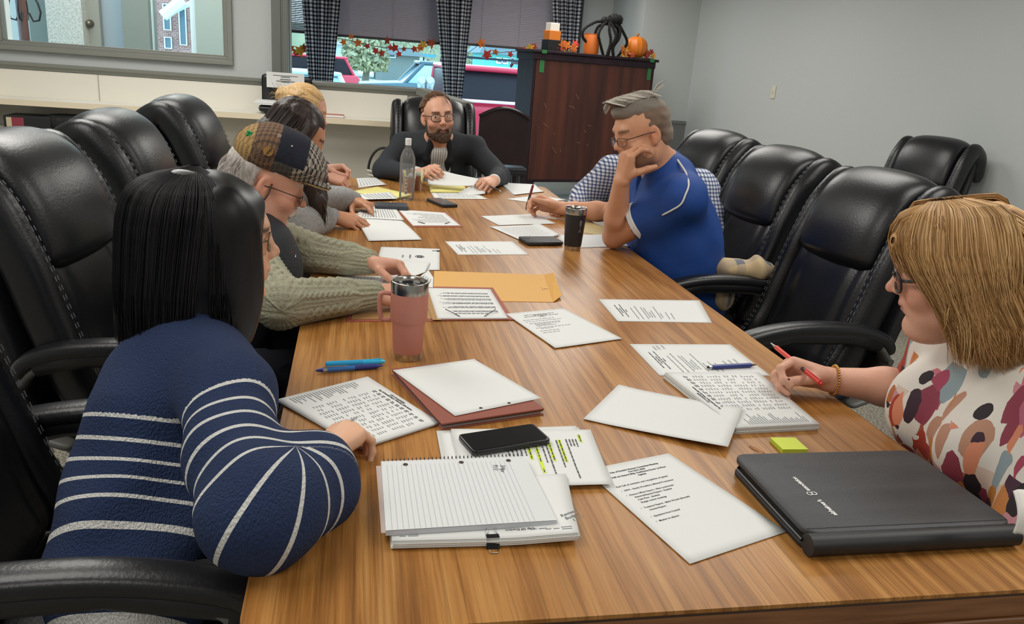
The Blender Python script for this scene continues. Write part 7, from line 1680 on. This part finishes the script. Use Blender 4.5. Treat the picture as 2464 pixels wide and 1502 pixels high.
# tumblers
STEEL = mat('brushed_steel', '#b5b2ac', .22, 1., bump=(90, .05, (1, 1, .05))); SALM = mat('salmon_powder_coat', '#c07f70', .55, bump=(900, .1)); BPC = mat('black_powder_coat', '#202124', .5, bump=(900, .1)); LID = mat('smoky_lid', '#26282b', .12)
b0 = atz(980, 861, .75); tm = thing('tumbler', 'tall salmon pink tumbler with a handle and steel rim', 'tumbler', (b0[0], b0[1], TZ))
MB().lathe([(.0315, 0), (.033, .003), (.0332, .017)], seg=40).build('steel_base', STEEL, tm, auto=40)
MB().lathe([(.0336, .017), (.0345, .020), (.0375, .086), (.0395, .092), (.0425, .099), (.0432, .160)], seg=48).build('body', SALM, tm, auto=40)
MB().lathe([(.0425, .160), (.0428, .186), (.0415, .1885), (.0395, .187), (.0392, .172)], seg=48, cap=False).build('steel_rim', STEEL, tm, smooth=True)
ld = MB().lathe([(.0392, .168), (.0392, .176), (.0365, .177), (.034, .174)], seg=40).build('lid', LID, tm, auto=40); MB().box((.008, -.004, .1755), (.022, .034, .005), (0, 0, .4), bev=.002).build('slider', mat('black_slider', '#101113', .2), ld)
hd_ = -unit(CX*V3(1, 1, 0)+V3(0, .12, 0)); hp = [(.042, .155), (.058, .156), (.066, .150), (.067, .125), (.064, .100), (.058, .093), (.041, .092)]
o = MB().tube([tuple(hd_*a+V3(0, 0, z)) for a, z in spl(hp, 26)], .0055, 8).build('handle', SALM, tm, smooth=True)
b0 = atz(1377, 600, .75); tm = thing('tumbler', 'black tumbler with a steel rim beside the elbow of the polo shirt man', 'tumbler', (b0[0], b0[1], TZ))
MB().lathe([(.030, 0), (.0315, .003), (.0322, .016)], seg=40).build('steel_base', STEEL, tm, auto=40); MB().lathe([(.0327, .016), (.0335, .019), (.0415, .140)], seg=48).build('body', BPC, tm, auto=40)
MB().lathe([(.0412, .140), (.0422, .163), (.0412, .1655), (.039, .164), (.0385, .150)], seg=48, cap=False).build('steel_rim', STEEL, tm, smooth=True); MB().lathe([(.0385, .148), (.0385, .156), (.034, .154)], seg=40).build('lid', LID, tm, auto=40)
lg = MB(); th0 = math.atan2(-b0[1], -b0[0])+.62
def onb(da, z): r = .0327+.0088*(z-.016)/.124+.0006; return (r*math.cos(th0+da), r*math.sin(th0+da), z)
lg.tube([onb(.10*math.cos(k), .108+.010*math.sin(k)*1.2) for k in np.linspace(0, 6.28, 14)], .0018, 5).tube([onb(.06*math.cos(k), .108+.007*math.sin(k)) for k in np.linspace(0, 6.28, 14)], .0026, 5).tube([onb(-.05, .092), onb(.03, .085), onb(.05, .074)], .0018, 5).tube([onb(-.14, .074), onb(-.05, .082), onb(.02, .074), onb(.10, .080)], .0016, 5)
lg.build('etched_emblem', mat('etched_grey', '#77787a', .4, .5), tm)
# bottle and cups of iced tea
b0 = atz(978, 480, .75); bt = thing('water_bottle', 'tall clear plastic water bottle with a white cap', 'bottle', (b0[0], b0[1], TZ))
MB().lathe([(.026, .004), (.034, .0), (.0365, .008), (.0368, .19), (.035, .205), (.026, .232), (.0135, .252), (.0130, .270)], seg=40, cap=False).build('body', CLEAR, bt, smooth=True)
MB().lathe([(.0145, .262), (.0148, .292), (.013, .294)], seg=28).build('cap', mat('white_cap', '#e6e7e6', .4), bt, auto=40)
mb = MB()
thb = math.atan2(-b0[1], -b0[0])
for z in (.03, .065, .10):
    a0 = thb-.12
    mb.face([((.0373)*math.cos(a0+d), (.0373)*math.sin(a0+d), zz) for d, zz in ((-.16, z), (.16, z), (.16, z+.020), (-.16, z+.020))])
lb = mb.build('barcode_label', mat('label_white', '#d8dadc', .5), bt); mb = MB()
for z in (.03, .065, .10):
    for k in range(7): a = thb-.12-.13+.04*k; mb.face([(.0376*math.cos(a+d), .0376*math.sin(a+d), zz) for d, zz in ((0, z+.003), (.02, z+.003), (.02, z+.017), (0, z+.017))])
mb.build('bars', TXT, lb)
TEA = mat('iced_tea', '#a85c2a', .1, Transmission_Weight=.35, IOR=1.1)
for px, lb in (((1003, 457), 'clear plastic cup of iced tea beside the hand of the bearded man'), ((984, 461), 'clear plastic cup of iced tea just behind the water bottle')):
    b0 = atz(px[0], px[1], .75); cu = thing('plastic_cup', lb, 'cup', (b0[0], b0[1], TZ), 0, 'cups of iced tea'); MB().lathe([(.026, 0), (.027, .001), (.0375, .112), (.0385, .113)], seg=32, cap=False).build('cup', CLEAR, cu, smooth=True); MB().lathe([(.0255, .002), (.0335, .075)], seg=32).build('iced_tea', TEA, cu, auto=40)
    ic = MB(); rnd = random.Random(5)
    for k in range(4): ic.box((rnd.uniform(-.015, .015), rnd.uniform(-.015, .015), .078+rnd.uniform(0, .008)), (.016, .016, .016), (rnd.uniform(0, 1), rnd.uniform(0, 1), 0), bev=.002)
    ic.build('ice', mat('ice', '#d9dfe0', .1, Transmission_Weight=.5), cu)
# portfolio
PV = [(1782, 1097), (2200, 1078), (2430, 1262), (1945, 1300)]; q = Quad(PV, .785); PB = mat('black_portfolio_leather', '#3a3b3e', .5, bump=(260, .12), var=('#2f3033', 3, (1, 8, 1))); PD = mat('portfolio_edge', '#1b1c1e', .5)
po = thing('portfolio', 'large black zip portfolio with white lettering at the right front of the table', 'portfolio', (q.o[0], q.o[1], TZ), math.radians(.3)); w, l = .364, .264
MB().prism(rrect(w, l-.01, .022), 0, .010, Matrix.Translation((0, .005, 0)), bev=.003).build('back_cover', PD, po, auto=50); MB().prism(rrect(w-.012, l-.02, .018), .010, .024, Matrix.Translation((0, .004, 0))).build('pages', mat('portfolio_inside', '#101113', .6), po)
fc = MB().prism(rrect(w, l-.01, .022), .024, .0345, Matrix.Translation((0, .006, 0)), bev=.003).build('front_cover', PB, po, auto=50)
MB().cyl((-w/2, -l/2+.006, .0172), (w/2, -l/2+.006, .0172), .0172, seg=24).build('spine', PD, po, auto=50)
MB().box((0, -l/2+.022, .0348), (w-.01, .0012, .0006)).build('seam', PD, fc)
MB().tube([(-w/2-.001, -l/2+.02, .017), (-w/2-.001, l/2-.025, .017), (-w/2+.02, l/2-.001, .017), (w/2-.02, l/2-.001, .017)], .0028, 6).build('zip', mat('dark_zip', '#2a2b2d', .35, .6), po)
WL = mat('white_lettering', '#e8e8e6', .5); lx = atz(2015, 1240, .785); ly = atz(1905, 1140, .785)
def pl(P): return Vector((P[0]-q.o[0], P[1]-q.o[1], .0352))
A_, B_ = pl(lx), pl(ly); ang = math.atan2(B_[1]-A_[1], B_[0]-A_[0])
for body, s in (("alzheimer's", 0.), ('association', .565)):
    o = text('logo_text', body, .0125, WL, fc, A_+(B_-A_)*s, rz=ang, bold=.00025); o.data.space_character = .86
c = A_+(B_-A_)*.50; mb = MB(); 
for k in (-1, 1): mb.tube([tuple(c+Vector((math.cos(ang), math.sin(ang), 0))*(.0046*math.cos(a))+Vector((-math.sin(ang), math.cos(ang), 0))*(.0035+k*.0042+.0042*math.sin(a))) for a in np.linspace(0, 6.0, 14)], .0009, 5)
mb.build('logo_emblem', WL, fc)
# sticky notes, paper clip, pens
sn = thing('sticky_notes', 'bright yellow green pad of sticky notes beyond the black portfolio', 'notepad', tuple(atz(1897, 1077, TZ)), math.radians(-2)); YG = mat('sticky_yellow', '#d3e14c', .6)
MB().box((0, 0, .004), (.053, .053, .008)).build('pad', mat('sticky_edge', '#bccb3c', .6), sn); MB().grid(lambda u, v: (-.0265+.053*u, -.0265+.053*v, .0083+.001*(1-v)*(1-v)), 5, 5).build('top_note', YG, sn)
P0, P1 = atz(1804, 1073, .7512), atz(1838, 1090, .7512); d = unit(P1-P0); n = np.cross(V3(0, 0, 1), d); pc = thing('paper_clip', 'copper paper clip lying beside the sticky notes', 'clip', tuple(P0)); L_ = .034
MB().tube([tuple(d*a+n*b) for a, b in spl([(.008, -.003), (L_-.004, -.003), (L_, 0), (L_-.004, .003), (.004, .0035), (0, 0), (.004, -.0045), (L_*.75, -.0045)], 30)], .0005, 5).build('wire', mat('copper', '#b5794a', .25, .9), pc, smooth=True)
def pen(label, A, B, segs, name='pen', tipm=None, clip=None):
    """segs: (fraction, radius, material, part name) from A to B"""
    A, B = np.array(A, float), np.array(B, float); o = (A+B)/2; t = thing(name, label, name, tuple(o)); d = B-A; f0 = 0
    for f1, r0, r1, m, nm in segs: MB().cyl(tuple(A+d*f0-o), tuple(A+d*f1-o), r0, r1, 14).build(nm, m, t, auto=40); f0 = f1
    if clip: u = unit(d); n = V3(0, 0, 1)-u*u[2]; n = unit(n); MB().tube([tuple(A+d*clip[0]-o+n*.004), tuple(A+d*clip[0]-o+n*.007), tuple(A+d*clip[1]-o+n*.0062)], .0012, 5).build('clip', clip[2], t)
    return t
M_ = lambda n, c, r=.3, me=0., **k: mat(n, c, r, me, **k)
pen('clear light blue highlighter lying beside the blue pen', atz(783, 877, .758), atz(926, 870, .758), [(.02, .004, .006, M_('highlighter_blue', '#2f9fd0'), 'end'), (.62, .0068, .0068, M_('highlighter_blue', '#2f9fd0'), 'barrel'), (.93, .0072, .0062, M_('highlighter_cap', '#38b4e0', .2), 'cap'), (1., .006, .003, M_('highlighter_cap', '#38b4e0'), 'cap_tip')], name='highlighter', clip=(.95, .70, M_('highlighter_cap', '#38b4e0')))
pen('dark blue and silver ballpoint pen beside the highlighter', atz(760, 892, .757), atz(922, 880, .757), [(.10, .0025, .005, M_('indigo', '#2c2f86'), 'push_button'), (.16, .0055, .0055, M_('pen_silver', '#c6c9cc', .2, .9), 'collar'), (.57, .0056, .0056, M_('pen_blue', '#3a6fb4', .15), 'barrel'), (.90, .0062, .0058, M_('grip_navy', '#27307a', .5), 'grip'), (1., .0045, .001, M_('indigo', '#2c2f86'), 'tip')], clip=(.12, .46, M_('pen_silver', '#c6c9cc')))
pen('navy blue stylus pen lying on the agenda with handwriting', atz(1702, 884, .7575), atz(1820, 878, .7575), [(.03, .003, .0036, M_('stylus_black', '#1d1e20', .5), 'stylus_tip'), (.09, .0036, .0042, M_('pen_silver', '#c6c9cc'), 'collar'), (.88, .0056, .0056, M_('pen_navy', '#22357e', .3), 'barrel'), (1., .0045, .0012, M_('pen_tip_brown', '#6d5548', .4), 'tip')])
pen('pink mechanical pencil with white eraser held by the striped sweater woman', atz(676, 1099, .768), atz(858, 1004, .7595), [(.05, .0036, .0036, M_('eraser_white', '#d8d2bc', .7), 'eraser'), (.11, .0046, .0046, M_('eraser_sleeve', '#cfc9b5', .5), 'collar'), (.68, .0048, .0048, M_('pink_barrel', '#c22f62', .3), 'barrel'), (.90, .0046, .0038, M_('clear_grip', '#c9c4c6', .3), 'grip'), (1., .003, .0006, M_('pencil_tip', '#a7a5a3', .3, .5), 'tip')], name='mechanical_pencil')
rp0, rp1 = atd(1855, 826, 1.95), atd(1978, 925, 1.70)
pen('red ballpoint pen held in the hand of the floral woman', rp0, rp1, [(.12, .001, .004, M_('pen_silver', '#c6c9cc'), 'tip'), (.46, .0055, .0055, M_('red_grip', '#d8402f', .4), 'grip'), (.72, .005, .005, M_('smoky_barrel', '#4a3a3a', .15), 'barrel'), (.97, .0056, .0050, M_('red_plastic', '#cf3a30', .3), 'cap'), (1., .003, .003, M_('red_plastic', '#cf3a30'), 'push_button')], clip=(.96, .70, M_('red_plastic', '#cf3a30')))
pen('dark pen with a red top held by the polo shirt man', atd(1265, 506, 3.75), atd(1283, 444, 3.74), [(.10, .001, .004, M_('pen_black', '#26222a', .35), 'tip'), (.60, .0058, .0058, M_('pen_black', '#26222a'), 'barrel'), (.95, .0058, .0058, M_('dark_red_top', '#7d2430', .3), 'top'), (1., .004, .004, M_('dark_red_top', '#7d2430'), 'push_button')])
pen('white pen upright in the hand of the blonde woman with the bun', aty(813, 442, 4.23), aty(817, 414, 4.24), [(.15, .001, .004, M_('pen_silver', '#c6c9cc'), 'tip'), (1., .0048, .0048, M_('pen_white', '#e4e3e0', .3), 'barrel')])
pen('thin dark pen in the far hand of the bearded man', aty(1178, 448, 4.20), aty(1206, 461, 4.15), [(.85, .0042, .0042, M_('pen_black', '#26222a'), 'barrel'), (1., .004, .001, M_('pen_silver', '#c6c9cc'), 'tip')])
pen('pen with a red cap between the hands of the grey sweatshirt woman', atz(842, 514, .757), atz(868, 517, .757), [(.5, .0045, .0045, M_('red_plastic', '#cf3a30'), 'cap'), (1., .0042, .002, M_('pen_cream', '#e2d2b8', .4), 'barrel')])
eb = thing('computer_mouse', 'small white mouse with a red stripe beside the hand of the grey sweatshirt woman', 'mouse', tuple(atz(852, 545, TZ)), .6); MB().ball((0, 0, .012), .022, (.75, 1.1, .55)).build('body', mat('glossy_white', '#dcdad4', .25), eb, smooth=True); MB().tube([(.018*math.cos(k*PI/8), .0255*math.sin(k*PI/8), .008) for k in range(16)], .0012, 5, closed=True).build('red_band', mat('red_band', '#b4553f', .4), eb)
# jacket folded over the chair arm, white cuff at the right edge
S = Sdf((1.30, 2.62, .50), (1.72, 3.0, .86), .004); S.chain([(1.375, 2.87, .690), (1.45, 2.83, .722), (1.54, 2.80, .728), (1.60, 2.80, .712)], [.034, .045, .046, .032], .03); S.chain([(1.44, 2.86, .70), (1.44, 2.84, .58)], [.04, .032], .03); S.wrinkle(.009, 55, 5)
V, F = S.mesh(); ca = link('coat', npmesh('coat', V, F), wavemat('plaid_wool', '#cdb48c', '#b9a58a', 9, 0, .3, c3='#70747c', axis2=1)); tag(ca, 'beige and grey plaid coat bundled over the chair arm beside the polo shirt man', 'coat')
t = thing('napkin', 'white cloth napkin hanging over the chair arm at the right edge of the frame', 'napkin', tuple(atd(2458, 1235, 1.16)))
P = [np.array(atd(*p))-np.array(t.location) for p in ((2444, 1180, 1.16), (2500, 1175, 1.18), (2500, 1290, 1.14), (2442, 1285, 1.14))]
o = MB().grid(lambda u, v: tuple((P[0]*(1-u)+P[1]*u)*(1-v)+(P[3]*(1-u)+P[2]*u)*v+CF*.012*math.sin(v*3)*-1+CF*.004*math.sin(u*9)), 14, 14).build('cloth', mat('white_cloth', '#dcd8d2', .85), t, smooth=True); so = o.modifiers.new('thick', 'SOLIDIFY'); so.thickness = .004
bake_text()
